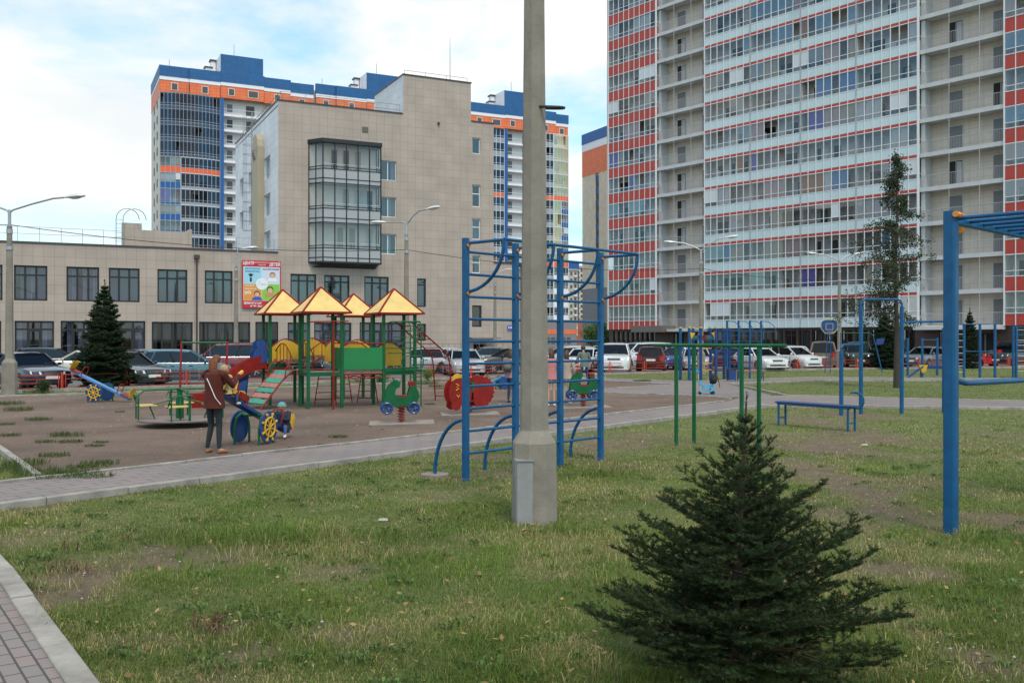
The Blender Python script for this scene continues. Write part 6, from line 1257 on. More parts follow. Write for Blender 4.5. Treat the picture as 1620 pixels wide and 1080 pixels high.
def car(kind, pm, x, y, rz, label, rails=False, lights='normal', plate=True, pm2=None):
    T = TYPES[kind]; L_, W_, H_ = T['L'], T['W'], T['H']; t = thing('parked_car', label, 'car', (x, y, -.05), rz, 'cars parked behind the low red fence')
    X = lambda f: (f-.5)*L_
    # body: stations with (x, half width, low z, top z)
    fs = [0, .012, .04, .10, .17, T['rg']+.02, .35, .5, .62, T['wf'], T['wf']+.06, .86, .93, .97, .99, 1.0]; fs = sorted(set(fs)); v = []; n = 11
    def top(f):
        if f < T['rg']+.02: return T['trunk']-(.06 if f < .02 else .01 if f < .05 else 0)
        if f <= T['wf']: return T['trunk']+(T['belt']-T['trunk'])*min(1, (f-T['rg'])/.4)
        s_ = (f-T['wf'])/(1-T['wf']); return T['belt']+(T['hood']-T['belt'])*min(1, s_*3)-.17*s_**2.2-(.10 if f > .995 else 0)
    for f in fs:
        e = min(f, 1-f); hw = W_/2*(1-.22*max(0, 1-e/.10)**2.2); lo = .20+.10*max(0, 1-e/.05); tp = top(f); md = lo+(tp-lo)*.55
        ring = [(0, lo), (hw*.90, lo), (hw*.985, lo+.12), (hw, md), (hw*.985, tp-.10), (hw*.93, tp-.02), (hw*.6, tp+.012), (0, tp+.02)]
        sec = [(X(f), -y_, z_) for y_, z_ in ring[1:]][::1]+[(X(f), y_, z_) for y_, z_ in reversed(ring[1:-1])]
        if f >= 1-1e-6 or f <= 1e-6: sec = [(a+(-.0), b_*.97, max(c_, lo+.06) if c_ > lo+.05 else c_) for a, b_, c_ in sec]
        v.append(sec)
    n = len(v[0]); b = MB(); b.add([p for s in v for p in s], [tuple(range(n)), tuple((len(v)-1)*n+j for j in range(n))][::1]+[(i*n+j, i*n+(j+1) % n, (i+1)*n+(j+1) % n, (i+1)*n+j) for i in range(len(v)-1) for j in range(n)])
    # roof and pillars
    hwb, hwr = W_/2*.90, W_/2*.70; zb = T['belt']-.01; zr = H_-.06
    F0, F1, R0_, R1_ = X(T['wf']+.015), X(T['rf']), X(T['rr']), X(T['rg'])
    ns = 6; rv = []
    for i in range(ns+1):
        f = i/ns; xx = R0_+(F1-R0_)*f; zz = zr+.055*math.sin(math.pi*(.12+.80*f)); hw = hwr*(1-.03*abs(f-.5)*2)
        rv.append([(xx, -hw-.012, zz-.075), (xx, -hw, zz-.02), (xx, -hw*.8, zz+.012), (xx, 0, zz+.025), (xx, hw*.8, zz+.012), (xx, hw, zz-.02), (xx, hw+.012, zz-.075), (xx, 0, zz-.04)])
    m_ = 8; b.add([p for s in rv for p in s], [tuple(range(m_)), tuple(ns*m_+j for j in range(m_))]+[(i*m_+j, i*m_+(j+1) % m_, (i+1)*m_+(j+1) % m_, (i+1)*m_+j) for i in range(ns) for j in range(m_)])
    mids = [.52] if kind != 'van' else [.40, .68]
    if kind in ('wagon', 'suv', 'van', 'hatch'): mids = mids+[.18]
    for s in (-1, 1):
        def sidept(xf, top_): return (R1_+(F0-R1_)*xf, s*hwb*.99, zb) if not top_ else (R0_+(F1-R0_)*xf, s*(hwr+.012), zr-.03)
        b.bar((F0, s*hwb*.985, zb), (F1, s*(hwr+.0), zr), .055, .06); b.bar((R1_, s*hwb*.985, zb), (R0_, s*(hwr+.0), zr), .10 if kind in ('sedan', 'hatch') else .08, .10)
        for q in mids: b.bar(sidept(q, False), sidept(q, True), .05, .05, 1 if q == mids[0] else 0)
    body = b.build('body', [pm, trim_m], t, smooth=True)
    # glasshouse
    g = MB(); e = .012
    A = [(F0-.02, hwb*.95, zb+.0), (R1_+.03, hwb*.95, zb), (R0_+.02, hwr-.01, zr-.035), (F1-.0, hwr-.01, zr-.035)]
    vv = [(x_, y_, z_) for x_, y_, z_ in A]+[(x_, -y_, z_) for x_, y_, z_ in A]
    g.add(vv, [(0, 1, 2, 3), (7, 6, 5, 4), (0, 3, 7, 4), (1, 5, 6, 2)]); g.build('windows', car_glass, t, fix=True)
    g = MB(); g.box(R1_+.25, F0-.45, -hwb*.8, hwb*.8, .5, zb+.02); [g.box(X(q)-.08, X(q)+.08, sy-.22, sy+.22, zb-.1, zb+.36) for q in (.52, .30) for sy in (-.38, .38)]; g.build('seats', mat('car_interior', (.03, .03, .03), .9), t)
    for fx in (.185, .80):
        for s in (-1, 1):
            rr_ = .31 if kind != 'suv' else .36; wx = X(fx); yo = s*(W_/2-.10)
            b = MB(); b.lathe([(rr_*.62, -.10*s), (rr_*.93, -.11*s), (rr_, -.07*s), (rr_, .085*s), (rr_*.95, .11*s), (rr_*.64, .105*s)], (wx, yo, rr_), 20, 0, 'y'); tw_ = b.build('wheel', tyre, t, smooth=True)
            b = MB(); b.lathe([(rr_*.63, .085*s), (rr_*.60, .112*s), (rr_*.55, .09*s), (rr_*.16, .10*s), (.01, .108*s)], (wx, yo, rr_), 20, 0, 'y')
            for k in range(5): a = 2*math.pi*k/5; b.bar((wx, yo+.105*s, rr_), (wx+rr_*.58*math.cos(a), yo+.108*s, rr_+rr_*.58*math.sin(a)), .03, .05)
            b.build('rim', rim_m, tw_)
            b = MB(); P = [(wx+(rr_+.07)*math.cos(a), s*(W_/2+.0015), rr_+(rr_+.07)*math.sin(a)) for a in [math.pi*k/14 for k in range(15)]]+[(wx-rr_-.07, s*(W_/2+.0015), .22), (wx+rr_+.07, s*(W_/2+.0015), .22)]
            b.prism(P, (0, -s*.05, 0)); b.build('wheel_arch', trim_m, t)
    # front
    xn = X(1.0); zh = T['hood']-.28
    for s in (-1, 1):
        b = MB(); b.prism([(xn-.015, s*W_*.22, zh-.02), (xn-.13, s*W_*.435, zh+.02), (xn-.20, s*W_*.44, zh+.13), (xn-.06, s*W_*.24, zh+.10)], (.05, s*.02, .0)); b.build('headlight', hl_m, t)
        b = MB(); zt_ = T['trunk']-.22; hgt = .16 if kind == 'sedan' else .30; b.prism([(X(0)+.01, s*W_*.28, zt_-.04), (X(0)+.08, s*W_*.455, zt_-.02), (X(0)+.12, s*W_*.455, zt_+hgt-.02), (X(0)+.02, s*W_*.30, zt_+hgt-.06)], (-.05, s*.015, 0)); b.build('tail_light', tl_m, t)
        b = MB(); b.ball((F0-.18, s*(W_/2+.06), zb+.07), .10, 8, sc=(.55, 1, .7)); b.build('mirror', pm, t)
        b = MB(); b.bar((X(.38), s*(W_/2+.001), T['belt']-.16), (X(.42), s*(W_/2+.001), T['belt']-.16), .02, .03); b.bar((X(.57), s*(W_/2+.001), T['belt']-.15), (X(.61), s*(W_/2+.001), T['belt']-.15), .02, .03); b.build('door_handle', chrome if rails else trim_m, t)
        b = MB(); b.bar((X(.30), s*(W_/2+.004), .52), (X(.69), s*(W_/2+.004), .52), .012, .05); [b.bar((X(q), s*(W_/2-.002), .32), (X(q), s*(W_/2-.008), T['belt']-.06), .014, .008) for q in (.335, .52, .675)]; b.build('side_moulding', trim_m, t)
        if rails: b = MB(); b.tube([(R0_+.2, s*hwr*.92, zr+.02), (R0_+.3, s*hwr*.92, zr+.1), (F1-.4, s*hwr*.92, zr+.1), (F1-.25, s*hwr*.92, zr+.02)], .02, 6); b.build('roof_rail', trim_m, t)
    b = MB(); b.box(xn-.06, xn+.018, -W_*.19, W_*.19, zh-.01, zh+.09); [b.box(xn+.018, xn+.028, -W_*.19, W_*.19, zh+.01+.028*k, zh+.02+.028*k, 1) for k in range(3)]; b.box(xn-.08, xn+.012, -W_*.30, W_*.30, .33, .42, 0); b.build('grille', [grille_m, chrome], t)
    for xx, o_ in ((xn+.012, 1), (X(0)-.012, -1)):
        b = MB(); zq = .50 if o_ > 0 else (.55 if kind == 'sedan' else .75); b.box(min(xx, xx+o_*.012), max(xx, xx+o_*.012), -.26, .26, zq-.056, zq+.056); b.box(*sorted((xx+o_*.0125, xx+o_*.0135)), -.22, .22, zq-.03, zq+.03, 1) if False else None; b.build('number_plate', plate_m, t)
        b = MB(); b.box(*sorted((xx-o_*.06, xx+o_*.02)), -W_*.43, W_*.43, .255, .33); b.build('bumper', pm2 or pm, t)
    return t
P_ = paint
navy = P_('navy', (.012, .016, .035)); blk_ = P_('black', (.012, .012, .014)); creamp = P_('cream', (.55, .52, .44)); teal = P_('teal', (.06, .15, .19)); dred = P_('dark_red', (.16, .012, .025)); silver = P_('silver', (.42, .43, .44)); whitep = P_('white', (.70, .70, .70)); grey_p = P_('grey', (.10, .11, .12)); brown_p = P_('bronze', (.22, .16, .12)); bluep = P_('blue', (.03, .09, .28)); dgreen = P_('dark_green', (.012, .03, .025)); maroon = P_('maroon', (.07, .01, .012)); steelb = P_('steel_blue', (.13, .17, .21))
def at(px, Y): return (px-810)/1500*Y, Y
def C(kind, pm, px, Y, rz, label, **k): x, y = at(px, Y); return car(kind, pm, x, y, R(rz), label, **k)
C('sedan', navy, 42, 37.2, -40, 'dark navy sedan facing right beside the left edge lamp, whitish headlights')
C('sedan', creamp, 128, 45.5, 205, 'cream white saloon seen between the navy sedan and the left spruce')
C('hatch', blk_, 82, 49.5, 20, 'black car whose roof shows above the cream saloon')
C('sedan', blk_, 196, 38.6, -38, 'black sedan half hidden by the left spruce, its front lamp showing right of it')
C('sedan', grey_p, 222, 49.0, 215, 'dark grey car showing between the left spruce and the teal hatchback')
C('hatch', teal, 290, 41.0, 16, 'teal blue hatchback behind the small swing')
C('suv', dred, 357, 47.5, 196, 'dark red off-roader behind the teal hatchback', rails=True)
C('wagon', dred, 428, 52, 10, 'dark red estate car seen through the play complex, left part')
C('sedan', blk_, 500, 53, 12, 'black sedan seen low behind the stairs of the play complex')
C('sedan', grey_p, 575, 52.5, 200, 'dark grey saloon seen under the green bridge of the play complex')
C('wagon', silver, 655, 53.5, 202, 'silver estate car behind the green post of the play complex, red rear lamps')
C('sedan', silver, 698, 58, 215, 'silver saloon just right of the silver estate, half hidden by the red ladder')
C('sedan', silver, 733, 50.5, 282, 'silver sedan facing the camera behind the red rocker')
C('sedan', grey_p, 765, 61.5, 195, 'dark grey car behind the wall bars near the beige corner')
C('sedan', blk_, 808, 54.0, 200, 'black sedan behind the light blue seesaw')
C('wagon', silver, 893, 63, 200, 'silver car behind the standing girls')
C('sedan', whitep, 925, 56.0, 250, 'white sedan behind the green rocker with the child')
C('sedan', blk_, 912, 74, 200, 'black car in the gap towards the distant blocks')
C('sedan', whitep, 950, 80, 200, 'white car far back in the gap beside the brown shop base')
C('suv', whitep, 973, 54.5, 262, 'white off-roader facing the camera right of the blue wall bars')
C('suv', whitep, 1012, 62.5, 200, 'white off-roader in the second row left of the dark maroon hatchback', rails=True)
C('hatch', maroon, 1031, 56.0, 80, 'dark maroon hatchback seen from behind with pale number plate')
C('sedan', whitep, 1054, 68, 190, 'white car whose roof shows behind the maroon hatchback')
C('sedan', bluep, 1073, 61.5, 225, 'blue sedan left of the concrete lamp post')
C('sedan', silver, 1101, 57.5, 262, 'silver sedan behind the base of the lamp post')
C('sedan', maroon, 1140, 60.5, 200, 'dark red sedan seen between the posts of the climbing complex')
C('sedan', whitep, 1200, 58.5, 285, 'white sedan facing the camera behind the green bars')
C('wagon', whitep, 1232, 67, 195, 'white car behind the gap between two white cars')
C('hatch', whitep, 1252, 60.5, 298, 'white compact hatchback with round lamps left of the bronze minivan')
C('van', brown_p, 1302, 64.5, 72, 'bronze minivan seen from behind under the basketball backboard')
C('suv', dgreen, 1357, 66, 255, 'dark green off-roader behind the goal', rails=True)
C('sedan', blk_, 1402, 67.5, 200, 'black car half hidden by the dark spruce beside the tall tree')
C('sedan', steelb, 1464, 64.5, 222, 'grey blue sedan right of the tall thin tree')
C('van', blk_, 1603, 67, 215, 'black minivan at the right edge of the photo')
# red scooter parked at the far right
x, y = at(1564, 66); t = thing('motor_scooter', 'red motor scooter parked near the right edge before the brown entrance', 'motor scooter', (x, y, -.05), R(200)); rs_ = P_('scooter_red', (.55, .012, .02))
b = MB(); b.prism([(-.7, -.16, .35), (-.75, -.16, .75), (-.3, -.16, .85), (.0, -.16, .80), (.05, -.16, .35), (.35, -.16, .33), (.52, -.16, .95), (.62, -.16, .95), (.72, -.16, .5), (.55, -.16, .24), (0, -.16, .22)], (0, .32, 0)); b.build('body', rs_, t)
b = MB(); b.box(-.68, -.02, -.15, .15, .86, .92); b.build('seat', trim_m, t); b = MB(); b.tube([(.50, -.3, 1.08), (.55, 0, 1.02), (.50, .3, 1.08)], .02, 6); b.ball((.62, 0, .92), .10, 8); b.build('handlebar', trim_m, t)
for xx in (-.6, .72):
    b = MB(); b.lathe([(.12, -.05), (.23, -.05), (.24, 0), (.23, .05), (.12, .05)], (xx, 0, .24), 16, 0, 'y'); b.build('wheel', tyre, t)
b = MB(); b.box(-1.0, -.66, -.2, .2, .85, 1.2); b.build('top_box', rs_, t)
# ------------------------------------------------------------------ conifers: limbs -> shoots -> needles
def rot_about(v, ax, a): return Matrix.Rotation(a, 3, ax) @ v
def conifer(name, label, x, y, H, Rr, whorls, per, needle_l, needle_w, dens, group=None, seed=1, droop=0., twig=.25, profile=.8, col0=(.010, .030, .012), col1=(.030, .075, .022), low_dead=False, zmin=.05, trunk_r=.03, lean=0., sub=True, skew=None, step=.075, asc=(8, 55), cat='spruce'):
    r_ = random.Random(seed); t = thing(name, label, cat, (x, y, 0), 0, group); S = []   # shoots (p, q, r, kind)
    b = MB(); tp = Vector((lean, 0, H*.97)); b.tube([(0, 0, -.15), (lean*.2, 0, H*.3), (lean*.7, .0, H*.7), tuple(tp)], [trunk_r*1.25, trunk_r, trunk_r*.55, trunk_r*.2], 8); b.build('trunk', mat('spruce_bark', (.075, .05, .035), .9, var=.3, vscale=15, bump=.5), t)
    def ax_at(z): return Vector((lean*z/H, 0, z))
    S.append((ax_at(H*.80), tp, 1)); S.append((tp, tp+Vector((r_.uniform(-.01, .01), 0, H*.03)), 1))
    for i in range(whorls):
        f = (i+r_.uniform(-.25, .25))/whorls; f = max(0, f); z = zmin+(H*.93-zmin)*f; base_l = Rr*max(.05, (1-f))**profile*(1 if f > .08 else .8)
        n = per+(1 if f < .5 else 0); a0 = r_.uniform(0, 6.28)
        for k in range(n):
            az = a0+2*math.pi*k/n+r_.uniform(-.3, .3); Lb = base_l*r_.uniform(.66, 1.10)
            if skew: Lb *= skew(az, f)
            pit = R(asc[0]+(asc[1]-asc[0])*f**1.3+r_.uniform(-9, 9))-droop*(1-f); d = Vector((math.cos(az)*math.cos(pit), math.sin(az)*math.cos(pit), math.sin(pit)))
            p = ax_at(z); side = Vector((-math.sin(az), math.cos(az), 0)); dead = low_dead and f < .42 and r_.random() < .5
            seg = max(3, int(Lb/step)); pts = [p]; dd = d.copy()
            for s in range(seg):
                dd = (dd+Vector((0, 0, .012+.03*r_.random()))*(1 if droop == 0 else -.3+1.1*s/seg)+side*r_.uniform(-.05, .05)).normalized(); pts.append(pts[-1]+dd*(Lb/seg))
            for s in range(seg):
                fr = s/seg; bare_in = fr < (.25 if not dead else .62)
                S.append((pts[s], pts[s+1], 0 if bare_in else 1)) if fr < .99 else None
                if s < 1: continue
                for sg in (-1, 1):
                    if r_.random() < .12: continue
                    ll = twig*Lb*(1.05-fr*.75)*r_.uniform(.7, 1.15)*1.6; ll = min(ll, .34*max(1, Lb)); dr = (pts[s+1]-pts[s]).normalized()
                    an_ = R(r_.uniform(34, 58)); td = (dr*math.cos(an_)+side*sg*math.sin(an_)+Vector((0, 0, r_.uniform(-.10, .42)-droop*.4))).normalized(); q0 = pts[s]; q1 = q0+td*ll
                    dk = dead and fr < .55
                    mid = q0.lerp(q1, .5)+Vector((0, 0, .0)); S.append((q0, q1, 0 if dk else 1))
                    if sub and ll > .05:
                        m = max(1, int(ll/(step*.8)))
                        for u in range(m):
                            fu = (u+.6)/m
                            for s2 in (-1, 1):
                                if r_.random() < .15 or dk and r_.random() < .7: continue
                                l3 = ll*(.52-.3*fu)*r_.uniform(.7, 1.1)+.012; sd2 = td.cross(Vector((0, 0, 1))).normalized()
                                t3 = (td*math.cos(R(45))+sd2*s2*math.sin(R(45))+Vector((0, 0, r_.uniform(-.1, .15)))).normalized(); S.append((q0.lerp(q1, fu), q0.lerp(q1, fu)+t3*l3, 1))
    P = np.array([tuple(s[0]) for s in S]); Q = np.array([tuple(s[1]) for s in S]); K = np.array([s[2] for s in S])
    g = np.random.default_rng(seed)
    Ld = np.linalg.norm(Q-P, axis=1); D = (Q-P)/np.maximum(Ld, 1e-6)[:, None]; up = np.array([0, 0, 1.]); X = np.cross(D, up); nx = np.linalg.norm(X, axis=1); X[nx < .05] = [1, 0, 0]; X /= np.linalg.norm(X, axis=1)[:, None]; Y = np.cross(X, D)
    # woody part of every shoot
    w0 = np.where(K == 1, .0013, .0028)*max(1, H/1.8)**.8
    ring = [(math.cos(a), math.sin(a)) for a in (0, 2.09, 4.19)]
    V = np.concatenate([np.stack([P+(X*c+Y*s)*w0[:, None] for c, s in ring], 1), np.stack([Q+(X*c+Y*s)*w0[:, None]*.6 for c, s in ring], 1)], 1).reshape(-1, 3)
    i = np.arange(len(P))*6; F = np.concatenate([np.stack([i+a, i+(a+1) % 3, i+3+(a+1) % 3, i+3+a], 1) for a in range(3)])
    o = fast_mesh('twigs', V, F, mat('twig_brown', (.12, .075, .042), .9, var=.3, vscale=20), parent=t)
    # needles
    m = K == 1; n = np.maximum(1, (Ld[m]*dens*(g.random(m.sum())*.4+.8)).astype(int)); idx = np.repeat(np.nonzero(m)[0], n); N_ = len(idx)
    f = g.random(N_); a = g.random(N_)*2*np.pi; base = P[idx]+(Q-P)[idx]*f[:, None]
    rad = X[idx]*np.cos(a)[:, None]+Y[idx]*(np.sin(a)*.8+.25)[:, None]; nd = D[idx]*.62+rad*.85; nd /= np.linalg.norm(nd, axis=1)[:, None]
    ll = needle_l*(.7+.5*g.random(N_))*(1.1-.35*f); sd = np.cross(nd, D[idx]+g.normal(size=(N_, 3))*.3); sd /= np.maximum(np.linalg.norm(sd, axis=1), 1e-6)[:, None]; hw = needle_w*.5
    V = np.stack([base-sd*hw, base+sd*hw, base+nd*ll[:, None]+sd*hw*.35, base+nd*ll[:, None]-sd*hw*.35], 1).reshape(-1, 3); F = np.arange(N_*4).reshape(-1, 4)
    tip = g.random(N_)**1.5; sh = g.random(len(P))[idx]; mixv = np.clip(.25*tip+.75*sh**1.3, 0, 1)[:, None]; C = np.array(col0)*(1-mixv)+np.array(col1)*mixv
    fast_mesh('needles', V, F, attr_mat('needle', .55, .12), parent=t, col=np.repeat(C, 4, 0)); return t
def skw(az, f):
    k = 1+.22*math.cos(az)*(1-f) if math.cos(az) > 0 else 1+.02*abs(math.cos(az))*(1-f); return k*(1.0 if math.sin(az) > -.5 else .8)
conifer('spruce_tree', 'young dark green spruce filling the right centre foreground', 1.24, 5.30, 1.60, .97, 21, 7, .021, .0033, 700, seed=5, low_dead=True, profile=.86, trunk_r=.022, lean=.07, skew=skw, step=.07, asc=(2, 52), col0=(.008, .019, .008), col1=(.052, .088, .026))
p = Vector(((166-810)/1500*36.6, 36.6, 0)); conifer('spruce_tree', 'dense spruce in front of the black sedan on the left, beside the empty seesaw', p.x, p.y, 4.2, 1.30, 24, 8, .085, .024, 120, seed=9, profile=.66, trunk_r=.07, step=.15, asc=(-2, 45), twig=.38, sub=True, col0=(.009, .022, .010), col1=(.028, .058, .02))
p = Vector(((1400-810)/1500*60.3, 60.3, 0)); conifer('spruce_tree', 'very dark spruce by the fence behind the chin-up bars, left of the tall trunk', p.x, p.y, 3.6, 1.3, 20, 9, .11, .034, 95, seed=12, profile=.55, trunk_r=.06, step=.2, asc=(0, 40), twig=.3, col0=(.008, .018, .009), col1=(.02, .042, .016))
p = Vector(((1534-810)/1500*61.5, 61.5, 0)); conifer('spruce_tree', 'slim dark spruce behind the four-post blue frame near the right edge', p.x, p.y, 3.9, .9, 18, 8, .11, .034, 95, seed=15, profile=.6, trunk_r=.06, step=.2, asc=(0, 45), twig=.3, col0=(.008, .018, .009), col1=(.02, .045, .016))
# tall thin open tree before the tower
def tall_tree(x, y, H):
    t = thing('tall_tree', 'tall slender sparse tree with small dark leaves before the pale blue balconies', 'tree', (x, y, 0)); r_ = random.Random(4); b = MB()
    tr = [Vector((.0, 0, -.1)), Vector((.03, 0, 2)), Vector((-.04, 0, 4.4)), Vector((.02, 0, 6.8)), Vector((.0, 0, H))]; b.tube(tr, [.125, .10, .058, .028, .008], 9); b.build('trunk', mat('dark_bark', (.055, .042, .034), .95, var=.35, vscale=8, bump=.6), t)
    def ax(z):
        for a_, c_ in zip(tr[:-1], tr[1:]):
            if a_.z <= z <= c_.z: return a_.lerp(c_, (z-a_.z)/(c_.z-a_.z))
        return tr[-1]
    b = MB(); pts = []
    prof = [(2.6, .9), (3.0, 1.7), (3.6, 1.95), (4.6, 1.75), (5.6, 1.6), (6.2, 1.3), (7.0, 1.05), (7.8, .75), (8.4, .5), (9.2, .15)]
    def rad(z):
        for (z0, r0), (z1, r1) in zip(prof[:-1], prof[1:]):
            if z0 <= z <= z1: return r0+(r1-r0)*(z-z0)/(z1-z0)
        return .1
    z = 2.7
    while z < H-.15:
        az = r_.uniform(0, 6.28); Lb = rad(z)*r_.uniform(.45, 1.3); pit = R(r_.uniform(0, 40)); p = ax(z); d = Vector((math.cos(az)*math.cos(pit), math.sin(az)*math.cos(pit), math.sin(pit))); P = [p.copy()]; n = 6
        for s in range(n): d = (d+Vector((r_.uniform(-.1, .1), r_.uniform(-.1, .1), -.12))).normalized(); P.append(P[-1]+d*Lb/n)
        b.tube(P, [.018*(1-.8*k/n)+.004 for k in range(n+1)], 4)
        for s in range(1, n+1):
            for _ in range(2):
                q = P[s]; e = Vector((r_.uniform(-1, 1), r_.uniform(-1, 1), r_.uniform(-.8, .5))).normalized()*r_.uniform(.12, .36)*(.5+.5*rad(z)); b.tube([q, q+e*.6, q+e+Vector((0, 0, -.05))], .005, 3); pts += [(q+e*f+Vector((0, 0, -.03*f))) for f in (.3, .5, .7, .85, 1.)]
        z += r_.uniform(.04, .12)*(1 if z < 6.5 else 1.8)
    # a few bare drooping limbs low on the left
    for k in range(5):
        az = R(170+k*14); P = [ax(2.2+.2*k)+Vector((math.cos(az)*.28*s, math.sin(az)*.28*s, .16*s*s*.35)) for s in range(5)]; b.tube(P, [.02, .016, .012, .009, .005], 4)
    b.build('limbs', mat('grey_twig', (.11, .09, .075), .9), t)
    g = np.random.default_rng(3); pts = np.array([tuple(p) for p in pts]); n = 3; B = np.repeat(pts, n, 0)+g.normal(size=(len(pts)*n, 3))*.075; N_ = len(B)
    u = g.normal(size=(N_, 3)); u[:, 2] -= .5; u /= np.linalg.norm(u, axis=1)[:, None]; v = np.cross(u, g.normal(size=(N_, 3))); v /= np.linalg.norm(v, axis=1)[:, None]; ln = (.06+.06*g.random(N_))[:, None]; wd = .024
    V = np.stack([B, B+u*ln*.5+v*wd, B+u*ln, B+u*ln*.5-v*wd], 1).reshape(-1, 3); F = np.arange(N_*4).reshape(-1, 4); c = g.random(N_)[:, None]; C = np.array((.018, .032, .014))*(1-c)+np.array((.05, .075, .026))*c
    fast_mesh('crown', V, F, attr_mat('leaf', .55, .25), parent=t, col=np.repeat(C, 4, 0))
p = G(1418, 612); tall_tree(p.x, p.y, 9.25)
def bush(x, y, r, h, label, c0, c1, name='bush', n=900, leaf=.05):
    t = thing(name, label, 'bush', (x, y, 0)); g = np.random.default_rng(int(abs(x*100))); b = MB(); ends = []
    for k in range(16): a = g.random()*6.28; e = Vector((math.cos(a)*r*g.random(), math.sin(a)*r*g.random(), h*(.5+.5*g.random()))); b.tube([(0, 0, -.02), tuple(e*.5+Vector((0, 0, .05))), tuple(e)], .006, 4); ends.append(e)
    b.build('stems', mat('grey_twig', (.11, .09, .075), .9), t)
    B = np.array([tuple(ends[i]) for i in g.integers(0, 16, n)])*(.35+.65*g.random((n, 1)))+g.normal(size=(n, 3))*r*.16; B[:, 2] = np.abs(B[:, 2])
    u = g.normal(size=(n, 3)); u[:, 2] += .6; u /= np.linalg.norm(u, axis=1)[:, None]; v = np.cross(u, g.normal(size=(n, 3))); v /= np.linalg.norm(v, axis=1)[:, None]
    V = np.stack([B, B+u*leaf*.5+v*leaf*.3, B+u*leaf, B+u*leaf*.5-v*leaf*.3], 1).reshape(-1, 3); c = g.random(n)[:, None]; C = np.array(c0)*(1-c)+np.array(c1)*c
    fast_mesh('foliage', V, np.arange(n*4).reshape(-1, 4), attr_mat('leaf', .55, .25), parent=t, col=np.repeat(C, 4, 0))
p = G(676, 602); bush(p.x, p.y, .45, .55, 'fresh yellow green bush at the kerb right of the play complex', (.05, .12, .02), (.16, .26, .04))
p = G(604, 605); bush(p.x, p.y, .4, .35, 'low green bush at the kerb behind the play complex', (.04, .09, .02), (.10, .17, .04))
p = G(68, 622); bush(p.x, p.y, .28, .42, 'small dark shrub by the left edge lamp before the red fence', (.02, .05, .02), (.05, .09, .03), leaf=.06)
p = Vector(((884-810)/1500*170, 170, 0)); bush(p.x+6, p.y, 2.2, 4.5, 'round green tree far off in the gap under the distant blocks', (.04, .09, .02), (.12, .2, .05), n=2500, leaf=.35)
p = Vector(((956-810)/1500*150, 150, 0)); bush(p.x, p.y, 2.0, 4.8, 'dark green tree far off beside the brown shop base', (.02, .06, .02), (.06, .12, .04), n=2500, leaf=.35)
# ------------------------------------------------------------------ people
def skinned(name, J, E, mats, matfn=None, parent=None, sub=2, root=None):
    names = list(J); me = bpy.data.meshes.new(name); me.from_pydata([J[n][:3] for n in names], [(names.index(a), names.index(b)) for a, b in E], [])
    o = bpy.data.objects.new('tmp', me); COL.objects.link(o); o.modifiers.new('s', 'SKIN').use_smooth_shade = True
    sv = me.skin_vertices[0].data
    for i, n in enumerate(names):
        r = J[n][3]; sv[i].radius = (r, r) if not isinstance(r, tuple) else r
        sv[i].use_root = (n == (root or names[0]))
    m = o.modifiers.new('u', 'SUBSURF'); m.levels = sub; m.render_levels = sub
    dg = bpy.context.evaluated_depsgraph_get(); dg.update(); r = bpy.data.meshes.new_from_object(o.evaluated_get(dg)); bpy.data.objects.remove(o); r.name = name
    r.materials.clear()
    for q in (mats if isinstance(mats, list) else [mats]): r.materials.append(q)
    for p in r.polygons:
        p.use_smooth = True; p.material_index = matfn(p.center) if matfn else 0
    q = bpy.data.objects.new(name, r); COL.objects.link(q); q.parent = parent; return q
skin_m = mat('skin', (.52, .30, .21), .55); sh_w = mat('shoe_white', (.7, .7, .68), .6)
def fingers(J, E, side, wr, d, up, s):
    """palm and five fingers in direction d, palm normal up; s = scale"""
    d = d.normalized(); l = d.cross(up).normalized()*side; pm = wr+d*.045*s; J['palm'+str(side)] = (*pm, .020*s); E.append(('wr'+str(side), 'palm'+str(side)))
    for i, (off, ln) in enumerate([(-.024, .060), (-.008, .070), (.008, .066), (.023, .052)]):
        a = pm+d*.03*s+l*off*s; m = a+d*ln*.5*s-up*.006*s; e = a+d*ln*.85*s-up*.022*s
        for k, q in enumerate((a, m, e)): J[f'f{side}{i}{k}'] = (*q, .0085*s)
        E += [('palm'+str(side), f'f{side}{i}0'), (f'f{side}{i}0', f'f{side}{i}1'), (f'f{side}{i}1', f'f{side}{i}2')]
    a = wr+d*.02*s-l*.03*s; e = a+d*.035*s-l*.018*s-up*.01*s; J[f'th{side}0'] = (*a, .010*s); J[f'th{side}1'] = (*e, .009*s); E += [('wr'+str(side), f'th{side}0'), (f'th{side}0', f'th{side}1')]
